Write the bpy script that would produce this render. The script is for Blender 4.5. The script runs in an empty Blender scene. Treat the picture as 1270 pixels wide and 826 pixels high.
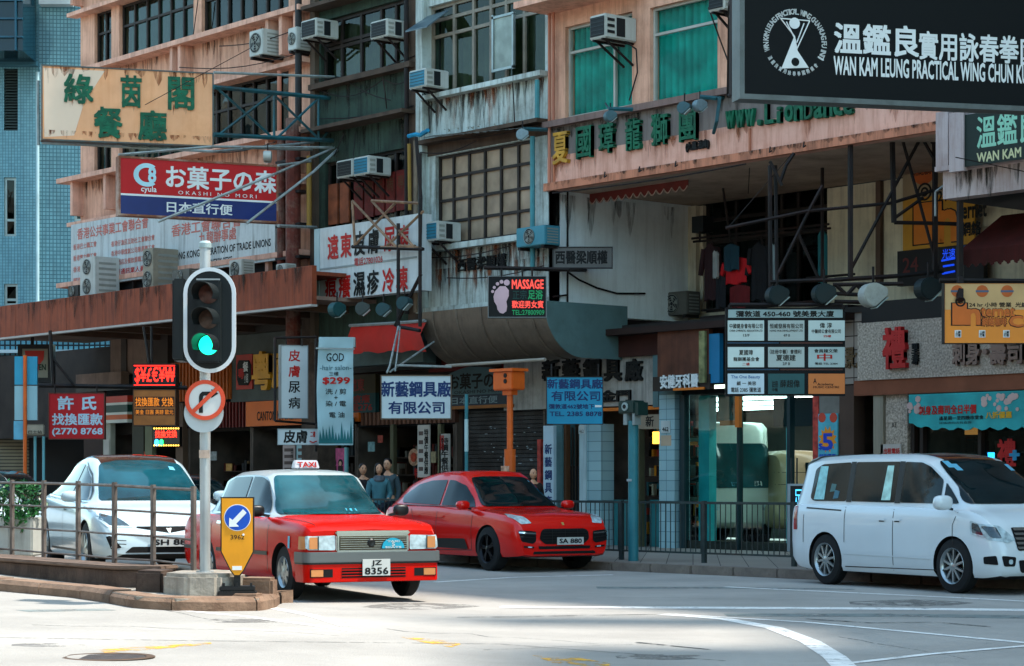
import bpy, bmesh, math, random
from mathutils import Vector, Matrix
from mathutils.bvhtree import BVHTree
random.seed(7)
R = math.radians
sc = bpy.context.scene
# ------------------------------------------------------------ camera, world, sun
F, EYE, HY, CX = 2700.0, 1.45, 598.0, 635.0      # focal length (px of the 1270 px photo), eye height, horizon row, centre column
CA, SA = 0.6461, 0.7633                          # camera looks along (-SA, CA); the street runs along x
cam = bpy.data.objects.new('camera', bpy.data.cameras.new('camera'))
sc.collection.objects.link(cam); sc.camera = cam
cam.location = (0, 0, EYE)
cam.rotation_euler = (R(90), 0, math.atan2(SA, CA))
cam.data.sensor_width = 36.0; cam.data.lens = F / 1270 * 36
cam.data.shift_y = (HY - 413) / 1270
cam.data.clip_end = 2000
cam.data.dof.use_dof = False
SUN_EL, SUN_AZ = R(63), R(42)                    # azimuth measured from +x towards +y
wd = bpy.data.worlds.new('World'); sc.world = wd; wd.use_nodes = True
nt = wd.node_tree
sky = nt.nodes.new('ShaderNodeTexSky'); sky.sky_type = 'NISHITA'; sky.sun_disc = False
sky.sun_elevation = SUN_EL; sky.sun_rotation = R(90) - SUN_AZ
bgn = nt.nodes['Background']; bgn.inputs[1].default_value = 0.15
tint = nt.nodes.new('ShaderNodeMix'); tint.data_type = 'RGBA'; tint.blend_type = 'MULTIPLY'; tint.inputs[0].default_value = 1
tint.inputs[7].default_value = (.97, 1.10, .95, 1)      # sky colour pulled slightly towards teal
nt.links.new(sky.outputs[0], tint.inputs[6]); nt.links.new(tint.outputs[2], bgn.inputs[0])
sl = bpy.data.lights.new('sun', 'SUN'); sl.energy = 2.25; sl.angle = R(1.5); sl.color = (1, .93, .84)
sun = bpy.data.objects.new('sun', sl); sc.collection.objects.link(sun)
sd = Vector((math.cos(SUN_EL) * math.cos(SUN_AZ), math.cos(SUN_EL) * math.sin(SUN_AZ), math.sin(SUN_EL)))
sun.rotation_euler = sd.to_track_quat('Z', 'Y').to_euler()
sun.location = (0, 0, 60)
sc.view_settings.view_transform = 'Standard'; sc.view_settings.look = 'None'
sc.view_settings.gamma = 1.0; sc.view_settings.exposure = 2.0
sc.cycles.max_bounces = 8; sc.cycles.transparent_max_bounces = 12
sc.cycles.caustics_reflective = False; sc.cycles.caustics_refractive = False
COL = sc.collection

# ------------------------------------------------------------ materials
def H(h):
    v = [int(h[i:i+2], 16) / 255 for i in (0, 2, 4)]
    return tuple(c / 12.92 if c <= .04045 else ((c + .055) / 1.055) ** 2.4 for c in v)
MATS = {}
def mat(name, col='808080', rough=.6, metal=0., var=.15, vs=1.6, dirt=0., dcol='2a2018', bump=0., bs=30., coat=0., emit=None, es=0., streak=0., spec=.28, detail=4):
    if name in MATS: return MATS[name]
    m = bpy.data.materials.new(name); m.use_nodes = True; MATS[name] = m
    t = m.node_tree; N = t.nodes; L = t.links
    b = N['Principled BSDF']
    c = H(col) if isinstance(col, str) else col
    b.inputs['Roughness'].default_value = rough; b.inputs['Metallic'].default_value = metal
    b.inputs['Specular IOR Level'].default_value = spec
    if coat: b.inputs['Coat Weight'].default_value = coat; b.inputs['Coat Roughness'].default_value = .03
    tc = N.new('ShaderNodeTexCoord')
    out = None
    if var:
        n = N.new('ShaderNodeTexNoise'); n.inputs['Scale'].default_value = vs; n.inputs['Detail'].default_value = detail
        L.new(tc.outputs['Object'], n.inputs['Vector'])
        mr = N.new('ShaderNodeMapRange'); mr.inputs[1].default_value = .3; mr.inputs[2].default_value = .7
        L.new(n.outputs[0], mr.inputs[0])
        mx = N.new('ShaderNodeMix'); mx.data_type = 'RGBA'
        mx.inputs[6].default_value = tuple(x * (1 - var) for x in c) + (1,)
        mx.inputs[7].default_value = tuple(min(1, x * (1 + var)) for x in c) + (1,)
        L.new(mr.outputs[0], mx.inputs[0]); out = mx.outputs[2]
    for kind, amt in (('d', dirt), ('s', streak)):
        if not amt: continue
        mp = N.new('ShaderNodeMapping')
        mp.inputs['Scale'].default_value = (1.3, 1.3, 1.3) if kind == 'd' else (6.5, 6.5, .45)
        L.new(tc.outputs['Object'], mp.inputs[0])
        n = N.new('ShaderNodeTexNoise'); n.inputs['Scale'].default_value = 1.1 if kind == 'd' else 1.; n.inputs['Detail'].default_value = 8
        n.inputs['Roughness'].default_value = .74
        L.new(mp.outputs[0], n.inputs['Vector'])
        mr = N.new('ShaderNodeMapRange'); mr.inputs[1].default_value = .47; mr.inputs[2].default_value = .68; mr.inputs[4].default_value = amt
        L.new(n.outputs[0], mr.inputs[0])
        mx = N.new('ShaderNodeMix'); mx.data_type = 'RGBA'
        L.new(mr.outputs[0], mx.inputs[0])
        if out: L.new(out, mx.inputs[6])
        else: mx.inputs[6].default_value = c + (1,)
        mx.inputs[7].default_value = H(dcol) + (1,)
        out = mx.outputs[2]
    if out: L.new(out, b.inputs['Base Color'])
    else: b.inputs['Base Color'].default_value = c + (1,)
    if bump:
        n = N.new('ShaderNodeTexNoise'); n.inputs['Scale'].default_value = bs; n.inputs['Detail'].default_value = 5
        L.new(tc.outputs['Object'], n.inputs['Vector'])
        bp = N.new('ShaderNodeBump'); bp.inputs['Strength'].default_value = bump; bp.inputs['Distance'].default_value = .02
        L.new(n.outputs[0], bp.inputs['Height']); L.new(bp.outputs[0], b.inputs['Normal'])
    if emit:
        b.inputs['Emission Color'].default_value = H(emit) + (1,); b.inputs['Emission Strength'].default_value = es
    return m
def glass(name, tint='9fb8b4', refl=.10, rough=.01):
    if name in MATS: return MATS[name]
    m = bpy.data.materials.new(name); m.use_nodes = True; MATS[name] = m
    t = m.node_tree; N = t.nodes; L = t.links
    N.remove(N['Principled BSDF'])
    tr = N.new('ShaderNodeBsdfTransparent'); tr.inputs[0].default_value = H(tint) + (1,)
    gl = N.new('ShaderNodeBsdfGlossy'); gl.inputs['Roughness'].default_value = rough; gl.inputs[0].default_value = (.55, .6, .6, 1)
    lw = N.new('ShaderNodeLayerWeight'); lw.inputs[0].default_value = .5; fr = N.new('ShaderNodeMath'); fr.operation = 'POWER'; fr.inputs[1].default_value = 4; L.new(lw.outputs['Facing'], fr.inputs[0])
    ad = N.new('ShaderNodeMath'); ad.operation = 'ADD'; ad.inputs[1].default_value = refl + .05
    n = N.new('ShaderNodeTexNoise'); n.inputs['Scale'].default_value = 2.2
    tc = N.new('ShaderNodeTexCoord'); L.new(tc.outputs['Object'], n.inputs['Vector'])
    bp = N.new('ShaderNodeBump'); bp.inputs['Strength'].default_value = .06; bp.inputs['Distance'].default_value = .02
    L.new(n.outputs[0], bp.inputs['Height']); L.new(bp.outputs[0], gl.inputs['Normal'])
    L.new(fr.outputs[0], ad.inputs[0])
    mx = N.new('ShaderNodeMixShader'); L.new(ad.outputs[0], mx.inputs[0]); L.new(tr.outputs[0], mx.inputs[1]); L.new(gl.outputs[0], mx.inputs[2])
    L.new(mx.outputs[0], N['Material Output'].inputs[0])
    return m
def worn(name, col, amt=.5, scale=7.):
    """road paint rubbed away in patches"""
    m = mat(name, col, .75, var=.12, vs=5, dirt=.4, dcol='8f8b86'); t = m.node_tree; N = t.nodes; L = t.links
    tc = N.new('ShaderNodeTexCoord'); n = N.new('ShaderNodeTexNoise'); n.inputs['Scale'].default_value = scale; n.inputs['Detail'].default_value = 10; n.inputs['Roughness'].default_value = .75
    L.new(tc.outputs['Object'], n.inputs['Vector']); mr = N.new('ShaderNodeMapRange'); mr.inputs[1].default_value = amt - .06; mr.inputs[2].default_value = amt + .06
    L.new(n.outputs[0], mr.inputs[0]); L.new(mr.outputs[0], N['Principled BSDF'].inputs['Alpha']); return m
def grid_mat(name, col, joint, sx, sz, rough=.35, var=.12, jw=.06, bump=.4, streak=0.):
    """small wall tiles too far away to be told apart one by one"""
    if name in MATS: return MATS[name]
    m = mat(name, col, rough, var=var, vs=.6, streak=streak); t = m.node_tree; N = t.nodes; L = t.links; b = N['Principled BSDF']
    tc = N.new('ShaderNodeTexCoord'); sp = N.new('ShaderNodeSeparateXYZ'); L.new(tc.outputs['Object'], sp.inputs[0])
    cb = N.new('ShaderNodeCombineXYZ')
    ad = N.new('ShaderNodeMath'); ad.operation = 'ADD'; L.new(sp.outputs[0], ad.inputs[0]); L.new(sp.outputs[1], ad.inputs[1])
    L.new(ad.outputs[0], cb.inputs[0]); L.new(sp.outputs[2], cb.inputs[1])
    br = N.new('ShaderNodeTexBrick'); br.offset = 0; br.inputs['Scale'].default_value = 1
    br.inputs['Brick Width'].default_value = sx; br.inputs['Row Height'].default_value = sz; br.inputs['Mortar Size'].default_value = jw * sz
    br.inputs['Color1'].default_value = (1, 1, 1, 1); br.inputs['Color2'].default_value = (.78, .8, .82, 1); br.inputs['Mortar'].default_value = H(joint) + (1,)
    L.new(cb.outputs[0], br.inputs['Vector'])
    mx = N.new('ShaderNodeMix'); mx.data_type = 'RGBA'; mx.blend_type = 'MULTIPLY'; mx.inputs[0].default_value = 1
    src = b.inputs['Base Color'].links[0].from_socket
    L.new(src, mx.inputs[6]); L.new(br.outputs[0], mx.inputs[7]); L.new(mx.outputs[2], b.inputs['Base Color'])
    return m
def paint(name, col, rough=.28, coat=.6, metal=0.):
    return mat(name, col, rough, metal, var=.04, vs=1.2, coat=coat)
M = mat

# ------------------------------------------------------------ objects
XF = {}                                            # root object name -> (location, yaw)
def tag(o, label=None, cat=None, group=None, kind=None):
    if label: o['label'] = label
    if cat: o['category'] = cat
    if group: o['group'] = group
    if kind: o['kind'] = kind
    return o
def root(name, label, cat, loc, yaw=0., group=None, kind=None):
    o = bpy.data.objects.new(name, None); COL.objects.link(o)
    o.location = loc; o.rotation_euler = (0, 0, yaw); o.empty_display_size = .2
    XF[o.name] = (Vector(loc), yaw)
    return tag(o, label, cat, group, kind)
def frame_of(parent):
    p = parent
    while p is not None and p.name not in XF: p = p.parent
    return XF[p.name] if p else (Vector((0, 0, 0)), 0.)
class MB:
    def __init__(s): s.v = []; s.f = []
    def poly(s, pts):
        n = len(s.v); s.v += [Vector(p) for p in pts]; s.f.append(tuple(range(n, n + len(pts)))); return s
    def hexa(s, c):                                # 8 corners: 4 bottom loop, 4 top loop
        n = len(s.v); s.v += [Vector(p) for p in c]
        s.f += [tuple(n + i for i in q) for q in ((0,3,2,1), (4,5,6,7), (0,1,5,4), (1,2,6,5), (2,3,7,6), (3,0,4,7))]; return s
    def box(s, x0, x1, y0, y1, z0, z1):
        return s.hexa([(x0,y0,z0),(x1,y0,z0),(x1,y1,z0),(x0,y1,z0),(x0,y0,z1),(x1,y0,z1),(x1,y1,z1),(x0,y1,z1)])
    def bar(s, p0, p1, w, h=None):                 # square bar between two points
        p0, p1 = Vector(p0), Vector(p1); h = h or w; d = (p1 - p0)
        if d.length < 1e-6: return s
        d.normalize(); up = Vector((0, 0, 1)) if abs(d.z) < .95 else Vector((0, 1, 0))
        a = d.cross(up).normalized() * w / 2; b = a.cross(d).normalized() * h / 2
        return s.hexa([p0-a-b, p0+a-b, p0+a+b, p0-a+b, p1-a-b, p1+a-b, p1+a+b, p1-a+b])
    def tube(s, p0, p1, r, n=8, r1=None, cap=True):
        p0, p1 = Vector(p0), Vector(p1); d = p1 - p0; r1 = r if r1 is None else r1
        if d.length < 1e-6: return s
        d.normalize(); up = Vector((0, 0, 1)) if abs(d.z) < .95 else Vector((0, 1, 0))
        a = d.cross(up).normalized(); b = d.cross(a); k = len(s.v)
        for p, rr in ((p0, r), (p1, r1)):
            for i in range(n):
                t = 2 * math.pi * i / n; s.v.append(p + (a * math.cos(t) + b * math.sin(t)) * rr)
        for i in range(n): s.f.append((k + i, k + (i+1) % n, k + n + (i+1) % n, k + n + i))
        if cap: s.f.append(tuple(k + n - 1 - i for i in range(n))); s.f.append(tuple(k + n + i for i in range(n)))
        return s
    def path(s, pts, r, n=6):
        for a, b in zip(pts, pts[1:]): s.tube(a, b, r, n)
        return s
    def prism(s, pts, off):                        # planar polygon extruded by a vector
        off = Vector(off); n = len(pts); k = len(s.v)
        s.v += [Vector(p) for p in pts] + [Vector(p) + off for p in pts]
        s.f.append(tuple(range(k, k + n))); s.f.append(tuple(k + 2*n - 1 - i for i in range(n)))
        for i in range(n): s.f.append((k + i, k + n + i, k + n + (i+1) % n, k + (i+1) % n))
        return s
    def lathe(s, prof, c=(0,0,0), axis='y', n=32):   # prof: (axial, radius)
        k = len(s.v); m = len(prof)
        for i in range(n):
            t = 2 * math.pi * i / n; ca, sa = math.cos(t), math.sin(t)
            for a, r in prof:
                if axis == 'y': p = (r*ca, a, r*sa)
                elif axis == 'z': p = (r*ca, r*sa, a)
                else: p = (a, r*ca, r*sa)
                s.v.append(Vector(c) + Vector(p))
        for i in range(n):
            for j in range(m - 1):
                a = k + i*m + j; b = k + ((i+1) % n)*m + j; s.f.append((a, b, b+1, a+1))
        return s
    def blob(s, c, r, n=10, e=2.0, m=14):          # superellipsoid
        k = len(s.v); c = Vector(c)
        def q(x): return math.copysign(abs(x) ** (2 / e), x)
        for i in range(n + 1):
            ph = math.pi * i / n - math.pi / 2
            for j in range(m):
                t = 2 * math.pi * j / m
                s.v.append(c + Vector((r[0]*q(math.cos(ph))*q(math.cos(t)), r[1]*q(math.cos(ph))*q(math.sin(t)), r[2]*q(math.sin(ph)))))
        for i in range(n):
            for j in range(m): s.f.append((k+i*m+j, k+i*m+(j+1)%m, k+(i+1)*m+(j+1)%m, k+(i+1)*m+j))
        return s
def mk(name, mb, material, parent=None, smooth=False, local=False, bevel=0., label=None, ang=35):
    """link a mesh object; its vertices are given in world coordinates unless local"""
    me = bpy.data.meshes.new(name)
    v = mb.v
    if parent is not None and not local:
        loc, yaw = frame_of(parent); c, s_ = math.cos(-yaw), math.sin(-yaw)
        v = [Vector((c*(p.x-loc.x) - s_*(p.y-loc.y), s_*(p.x-loc.x) + c*(p.y-loc.y), p.z - loc.z)) for p in v]
    me.from_pydata([tuple(p) for p in v], [], mb.f)
    bm = bmesh.new(); bm.from_mesh(me)
    if bevel:
        bmesh.ops.remove_doubles(bm, verts=bm.verts, dist=1e-5)
        bmesh.ops.bevel(bm, geom=list(bm.edges), offset=bevel, segments=2, affect='EDGES', clamp_overlap=True)
    bmesh.ops.recalc_face_normals(bm, faces=bm.faces); bm.to_mesh(me); bm.free()
    if smooth:
        me.polygons.foreach_set('use_smooth', [True] * len(me.polygons)); me.set_sharp_from_angle(angle=R(ang))
    o = bpy.data.objects.new(name, me); COL.objects.link(o)
    for m_ in (material if isinstance(material, (list, tuple)) else [material]): me.materials.append(m_)
    if parent is not None: o.parent = parent
    if label: o['label'] = label
    return o
def copy_tree(o, parent=None):
    c = o.copy(); COL.objects.link(c)
    if parent is not None: c.parent = parent
    for ch in list(o.children): copy_tree(ch, c)
    return c
def copy_thing(o, loc, yaw=None, label=None):
    c = copy_tree(o); c.location = loc
    if yaw is not None: c.rotation_euler = (0, 0, yaw)
    if label: c['label'] = label
    XF[c.name] = (Vector(loc), c.rotation_euler.z)
    return c
TXT = {}
def text_geo(body, lines=.95, spacing=1.):
    key = (body, lines, spacing)
    if key in TXT: return TXT[key]
    cu = bpy.data.curves.new('t', 'FONT'); cu.body = body; cu.align_x = 'CENTER'; cu.resolution_u = 2
    cu.space_line = lines; cu.space_character = spacing; cu.fill_mode = 'FRONT'
    ob = bpy.data.objects.new('t', cu); me = bpy.data.meshes.new_from_object(ob)
    vs = [(p.co.x, p.co.y) for p in me.vertices]; fs = [tuple(p.vertices) for p in me.polygons]
    bpy.data.objects.remove(ob); bpy.data.curves.remove(cu); bpy.data.meshes.remove(me)
    if not vs: TXT[key] = ([], [], 1, 1); return TXT[key]
    x0 = min(v[0] for v in vs); x1 = max(v[0] for v in vs); y0 = min(v[1] for v in vs); y1 = max(v[1] for v in vs)
    w, h = max(x1-x0, 1e-6), max(y1-y0, 1e-6)
    TXT[key] = ([((v[0]-x0)/w, (v[1]-y0)/h) for v in vs], fs, w, h); return TXT[key]
def text_mb(body, fn, bold=0., deep=0., lines=.95, spacing=1.):
    """fn maps (u, v, outward) to a point; deep gives the letters real thickness; bold widens every stroke"""
    vs, fs, w, h = text_geo(body, lines, spacing); mb = MB(); b = min(abs(bold), .035) * .8
    offs = [(0, 0)] if b < .004 else [(-b, -b), (b, -b), (b, b), (-b, b)]
    edges = []
    if deep > 0:
        cnt = set()
        for f in fs:
            for p in zip(f, f[1:] + f[:1]): cnt.add(p)
        edges = [(p, q) for p, q in cnt if (q, p) not in cnt]
    for i, (dx, dy) in enumerate(offs):
        k = len(mb.v); n = len(vs); e = i * .0006
        mb.v += [Vector(fn(u + dx/w, v + dy/h, deep + e)) for u, v in vs]; mb.f += [tuple(j + k for j in f) for f in fs]
        if deep > 0:
            mb.v += [Vector(fn(u + dx/w, v + dy/h, 0)) for u, v in vs]
            mb.f += [(k + p, k + p + n, k + q + n, k + q) for p, q in edges]
    return mb

# ------------------------------------------------------------ planes in the place, addressed through the photo's perspective
def camw(X, D, z): return Vector((X*CA - D*SA, X*SA + D*CA, z))
def gz(x, y):                                      # the road rises gently to the left
    X = max(-9, min(0, x*CA + y*SA)); return .03 - .022 * X
def ground(px, py):
    k = (px - CX) / F; D = (EYE - .03) / ((py - HY) / F - .022 * min(k, 0)); X = k*D; v = camw(X, D, 0); v.z = gz(v.x, v.y); return v
def atz(px, py, z):
    D = (EYE - z) * F / (py - HY); return camw((px - CX) / F * D, D, z)
def atd(px, py, D): return camw((px - CX) / F * D, D, EYE - (py - HY) * D / F)
class Face:
    def __init__(s, P, v):
        s.P = Vector((P[0], P[1])); s.d = Vector(v).normalized(); s.n = Vector((s.d.y, -s.d.x)); s.yaw = math.atan2(s.d.y, s.d.x)
    @staticmethod
    def cam(px, D, slope_vec):                     # slope_vec in camera (right, depth)
        p = camw((px - CX) / F * D, D, 0); a, b = slope_vec
        return Face((p.x, p.y), (a*CA - b*SA, a*SA + b*CA))
    def loc(s, px, py=HY):
        k = (px - CX) / F; r = Vector((CA*k - SA, SA*k + CA))
        cr = r.x*s.d.y - r.y*s.d.x; D = (s.P.x*s.d.y - s.P.y*s.d.x) / cr
        return (r * D - s.P).dot(s.d), EYE - (py - HY) * D / F, D
    def w(s, t, z, out=0.):
        q = s.P + s.d * t + s.n * out; return Vector((q.x, q.y, z))
    def pt(s, px, py, out=0.):
        t, z, D = s.loc(px, py); return s.w(t, z, out)
    def rect(s, px0, px1, yt, yb, ref=None):
        ref = (px0 + px1) / 2 if ref is None else ref
        return s.loc(px0)[0], s.loc(px1)[0], s.loc(ref, yb)[1], s.loc(ref, yt)[1]
    def lbox(s, mb, t0, t1, z0, z1, o0, o1):
        return mb.hexa([s.w(t0,z0,o1), s.w(t1,z0,o1), s.w(t1,z0,o0), s.w(t0,z0,o0), s.w(t0,z1,o1), s.w(t1,z1,o1), s.w(t1,z1,o0), s.w(t0,z1,o0)])
    def pbox(s, mb, px0, px1, yt, yb, o0=0., o1=.05, ref=None):
        return s.lbox(mb, *s.rect(px0, px1, yt, yb, ref), o0, o1)
    def box(s, name, px0, px1, yt, yb, o0, o1, m, parent, ref=None, bevel=0., label=None):
        return mk(name, s.pbox(MB(), px0, px1, yt, yb, o0, o1, ref), m, parent, bevel=bevel, label=label)
    def text(s, body, px0, px1, yt, yb, out, m, parent, bold=0., deep=0., ref=None, lines=.95, spacing=1., name='lettering', label=None, skew=0.):
        t0, t1, z0, z1 = s.rect(px0, px1, yt, yb, ref)
        mb = text_mb(body, lambda u, v, d: s.w(t0 + (t1-t0)*u + skew*(v-.5), z0 + (z1-z0)*v, out + d), bold, deep, lines, spacing)
        return mk(name, mb, m, parent, label=label)
    def disc(s, mb, px, py, r, o0, o1, n=28, sx=1., inner=0., a0=0, a1=360):
        t, z, _ = s.loc(px, py); N = n
        if inner:
            k = len(mb.v)
            for i in range(N + 1):
                a = R(a0 + (a1 - a0) * i / N)
                for rr, o in ((r, o0), (r, o1), (inner, o1), (inner, o0)): mb.v.append(s.w(t + rr*sx*math.cos(a), z + rr*math.sin(a), o))
            for i in range(N):
                for j in range(4): mb.f.append((k+i*4+j, k+i*4+(j+1)%4, k+(i+1)*4+(j+1)%4, k+(i+1)*4+j))
            return mb
        return mb.prism([s.w(t + r*sx*math.cos(2*math.pi*i/N), z + r*math.sin(2*math.pi*i/N), o1) for i in range(N)], s.w(0,0,o0) - s.w(0,0,o1))
    def lines(s, mb, segs, r, out=0., n=5):
        for sg in segs:
            pts = [s.pt(p[0], p[1], p[2] if len(p) > 2 else out) for p in sg]
            mb.path(pts, r, n)
        return mb
    def poly(s, mb, pts, o0, o1):                  # photo-space outline -> prism on this plane
        return mb.prism([s.pt(x, y, o1) for x, y in pts], s.w(0,0,o0) - s.w(0,0,o1))
    def root(s, name, label, cat, px, z, group=None, out=0.):
        p = s.w(s.loc(px)[0], z, out); return root(name, label, cat, p, s.yaw, group)
FP, PP = (1, 0), (0, 1)
def yface(y): return Face((0, y), (1, 0))
def xface(x): return Face((x, 0), (0, 1))
UP, SH, RC, CN = yface(28.3), yface(30.0), yface(32.3), yface(26.6)

def walls(face, t0, t1, z0, z1, holes, o0, o1, mb=None):
    """wall slab with openings (t0,t1,z0,z1), built of blocks around them"""
    mb = mb or MB()
    ts = sorted(set([t0, t1] + [min(max(h[i], t0), t1) for h in holes for i in (0, 1)]))
    zs = sorted(set([z0, z1] + [min(max(h[i], z0), z1) for h in holes for i in (2, 3)]))
    for a, b in zip(ts, ts[1:]):
        run = None
        for c, d in zip(zs, zs[1:]):
            m_, q = (a + b) / 2, (c + d) / 2
            solid = b - a > 1e-4 and d - c > 1e-4 and not any(h[0] < m_ < h[1] and h[2] < q < h[3] for h in holes)
            if solid: run = (run[0], d) if run else (c, d)
            if (not solid) and run: face.lbox(mb, a, b, run[0], run[1], o0, o1); run = None
        if run: face.lbox(mb, a, b, run[0], run[1], o0, o1)
    return mb
def window(face, parent, rect, cols, rows, fm, gm, back=None, bar=.05, rec=.12, bm=None, sill=None, name='window', panes=True, backd=.22):
    t0, t1, z0, z1 = rect
    cs = [0, 1] if cols == 1 else ([i / cols for i in range(cols + 1)] if isinstance(cols, int) else [0] + list(cols) + [1])
    rs = [0, 1] if rows == 1 else ([i / rows for i in range(rows + 1)] if isinstance(rows, int) else [0] + list(rows) + [1])
    mb = MB()
    for c in cs:
        t = t0 + (t1 - t0) * c; t = min(max(t, t0 + bar/2), t1 - bar/2); face.lbox(mb, t - bar/2, t + bar/2, z0, z1, -rec - .04, -rec + .03)
    for r in rs:
        z = z0 + (z1 - z0) * r; z = min(max(z, z0 + bar/2), z1 - bar/2); face.lbox(mb, t0, t1, z - bar/2, z + bar/2, -rec - .037, -rec + .026)
    w = mk(name, mb, fm, parent)
    if panes:
        for a, b in zip(cs, cs[1:]):
            for c, d in zip(rs, rs[1:]):
                jt = random.uniform(-.005, .005)
                ta, tb, za, zb = t0+(t1-t0)*a+bar/2, t0+(t1-t0)*b-bar/2, z0+(z1-z0)*c+bar/2, z0+(z1-z0)*d-bar/2
                p = MB(); p.poly([face.w(ta, za, -rec-.02+jt), face.w(tb, za, -rec-.02-jt), face.w(tb, zb, -rec-.02-jt*.4), face.w(ta, zb, -rec-.02+jt*.4)])
                mk('pane', p, gm, w)
    if back == 'curtain':
        n = max(12, int((t1 - t0) / .045)); q = MB(); k = 0
        for i in range(n + 1):
            t = t0 + (t1 - t0) * i / n; o = -rec - backd - .05 + random.uniform(.05, .10) * math.sin(i * 1.57 + random.random() * .5)
            q.v += [face.w(t, z0, o), face.w(t, z1, o)]
        q.f = [(2*i, 2*i+2, 2*i+3, 2*i+1) for i in range(n)]
        mk('curtain', q, bm, w, smooth=True, ang=180)
    elif back == 'dark' or back == 'panel':
        mk('backing', face.lbox(MB(), t0 - .05, t1 + .05, z0 - .05, z1 + .05, -rec - backd - .05, -rec - backd), bm, w)
    return w
# ============================================================ THE SETTING: road, pavement, kerbs, markings
asphalt = mat('road_concrete', '938f89', .85, var=.16, vs=.5, dirt=.22, dcol='6f6b67', bump=.6, bs=60, detail=14)
m_pave = grid_mat('pavement', '7d756c', '3c3834', .6, .3, rough=.8, jw=.03)
m_kerb = M('kerb_stone', '6f655c', .85, var=.25, vs=6, dirt=.7, dcol='30241c', bump=.5, bs=30)
m_kerb2 = M('kerb_worn', '7a6250', .85, var=.25, vs=5, dirt=.6, dcol='4a2f22', bump=.5, bs=25)
m_conc = M('concrete', '9a9286', .85, var=.2, vs=5, dirt=.5, dcol='4a3a2c', bump=.5, bs=22, streak=.4)
m_white = worn('road_paint', 'd8d6d2', .40)
m_yellow = worn('road_paint_yellow', 'c9962a', .53, 5)
m_tar = worn('tar', '3c4040', .47, 9)
m_black = M('black_metal', '17191a', .5, var=.2, vs=6, dirt=.4, dcol='3a2418')
m_dark = M('dark_room', '15171a', .9, var=.3, vs=1)
def road_sheet():
    xs = [-500, -60, -30, -20, -12, -9, -6, -3, 0, 3, 6, 12, 30, 500]; ds = [-300, -60, -20, 0, 10, 20, 30, 40, 60, 120, 600]
    mb = MB()
    for d in ds:
        for x in xs: p = camw(x, d, 0); mb.v.append(Vector((p.x, p.y, gz(p.x, p.y))))
    n = len(xs)
    for i in range(len(ds) - 1):
        for j in range(n - 1): mb.f.append((i*n+j, i*n+j+1, (i+1)*n+j+1, (i+1)*n+j))
    return mk('road', mb, asphalt)
tag(road_sheet(), kind='structure')
KY = 23.8
def pavement():
    mb = MB(); x = -110.
    while x < 10:
        for y in (KY + .3, 27.0, 34.0): mb.v.append(Vector((x, y, gz(x, y) + .13)))
        for y in (KY + .3,): pass
        x += 2.
    n = len(mb.v) // 3
    for i in range(n - 1):
        for j in range(2): mb.f.append((i*3+j, (i+1)*3+j, (i+1)*3+j+1, i*3+j+1))
    return mk('pavement', mb, m_pave)
pav = tag(pavement(), kind='structure')
k0 = mk('kerb_stone', MB().box(-.445, .445, 0, .3, -.1, .132), m_kerb, pav, local=True, bevel=.015)
xs = [-72 + .9 * i for i in range(84)]
for i, x in enumerate(xs):
    k_ = k0 if i == 0 else k0.copy()
    if i: COL.objects.link(k_); k_.parent = pav
    k_.location = (x, KY + random.uniform(-.006, .006), gz(x, KY) + random.uniform(-.004, .004))
def marking(name, pts, m, lift=.0025):
    mb = MB(); mb.poly([ground(x, y) + Vector((0, 0, lift)) for x, y in pts]); return tag(mk(name, mb, m), kind='structure')
def stripe(name, pts, w0, w1, m, lift=.0025):
    """a painted line along photo-space points, its width in metres"""
    P = [ground(x, y) for x, y in pts]; mb = MB(); n = len(P)
    for i, p in enumerate(P):
        d = (P[min(i+1, n-1)] - P[max(i-1, 0)]); d.z = 0; d.normalize(); q = Vector((-d.y, d.x, 0)) * (w0 + (w1-w0)*i/max(n-1, 1)) / 2
        for s_ in (1, -1):
            v = p + q*s_; v.z = gz(v.x, v.y) + lift; mb.v.append(v)
    for i in range(n - 1): mb.f.append((2*i, 2*i+2, 2*i+3, 2*i+1))
    return tag(mk(name, mb, m), kind='structure')
stripe('road_line', [(620, 753), (900, 754), (1100, 755), (1300, 757)], .35, .42, m_white)
stripe('road_line', [(900, 728), (1180, 741), (1330, 749)], .12, .12, m_white, .003)
stripe('road_line', [(822, 762), (900, 768), (960, 779), (1005, 796), (1035, 815), (1060, 840)], .18, .2, m_white, .0035)
stripe('road_line', [(835, 762), (1000, 772), (1150, 786), (1330, 803)], .1, .12, m_white, .0042)
stripe('road_line', [(1055, 823), (1150, 812), (1290, 800)], .1, .1, m_white, .005)
stripe('road_line', [(222, 757), (300, 764), (400, 777), (440, 783)], .1, .12, m_white)
stripe('road_line', [(335, 754), (385, 763), (430, 777)], .15, .12, m_white, .0035)
stripe('road_line', [(540, 722), (640, 716), (760, 713)], .1, .1, m_white)
stripe('road_patch', [(900, 763), (1100, 763), (1320, 766)], .5, .6, worn('road_patch', '6a7270', .44, 2.5), .0015)
stripe('road_patch', [(740, 729), (900, 729), (1060, 731)], .6, .2, M('road_patch', '55605f'), .0015)
stripe('road_joint', [(560, 766), (700, 764), (822, 762)], .05, .05, m_tar, .0038)
stripe('road_joint', [(0, 791), (250, 795), (620, 799), (900, 820)], .025, .025, m_tar, .0038)
rr_ = random.Random(12)
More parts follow.
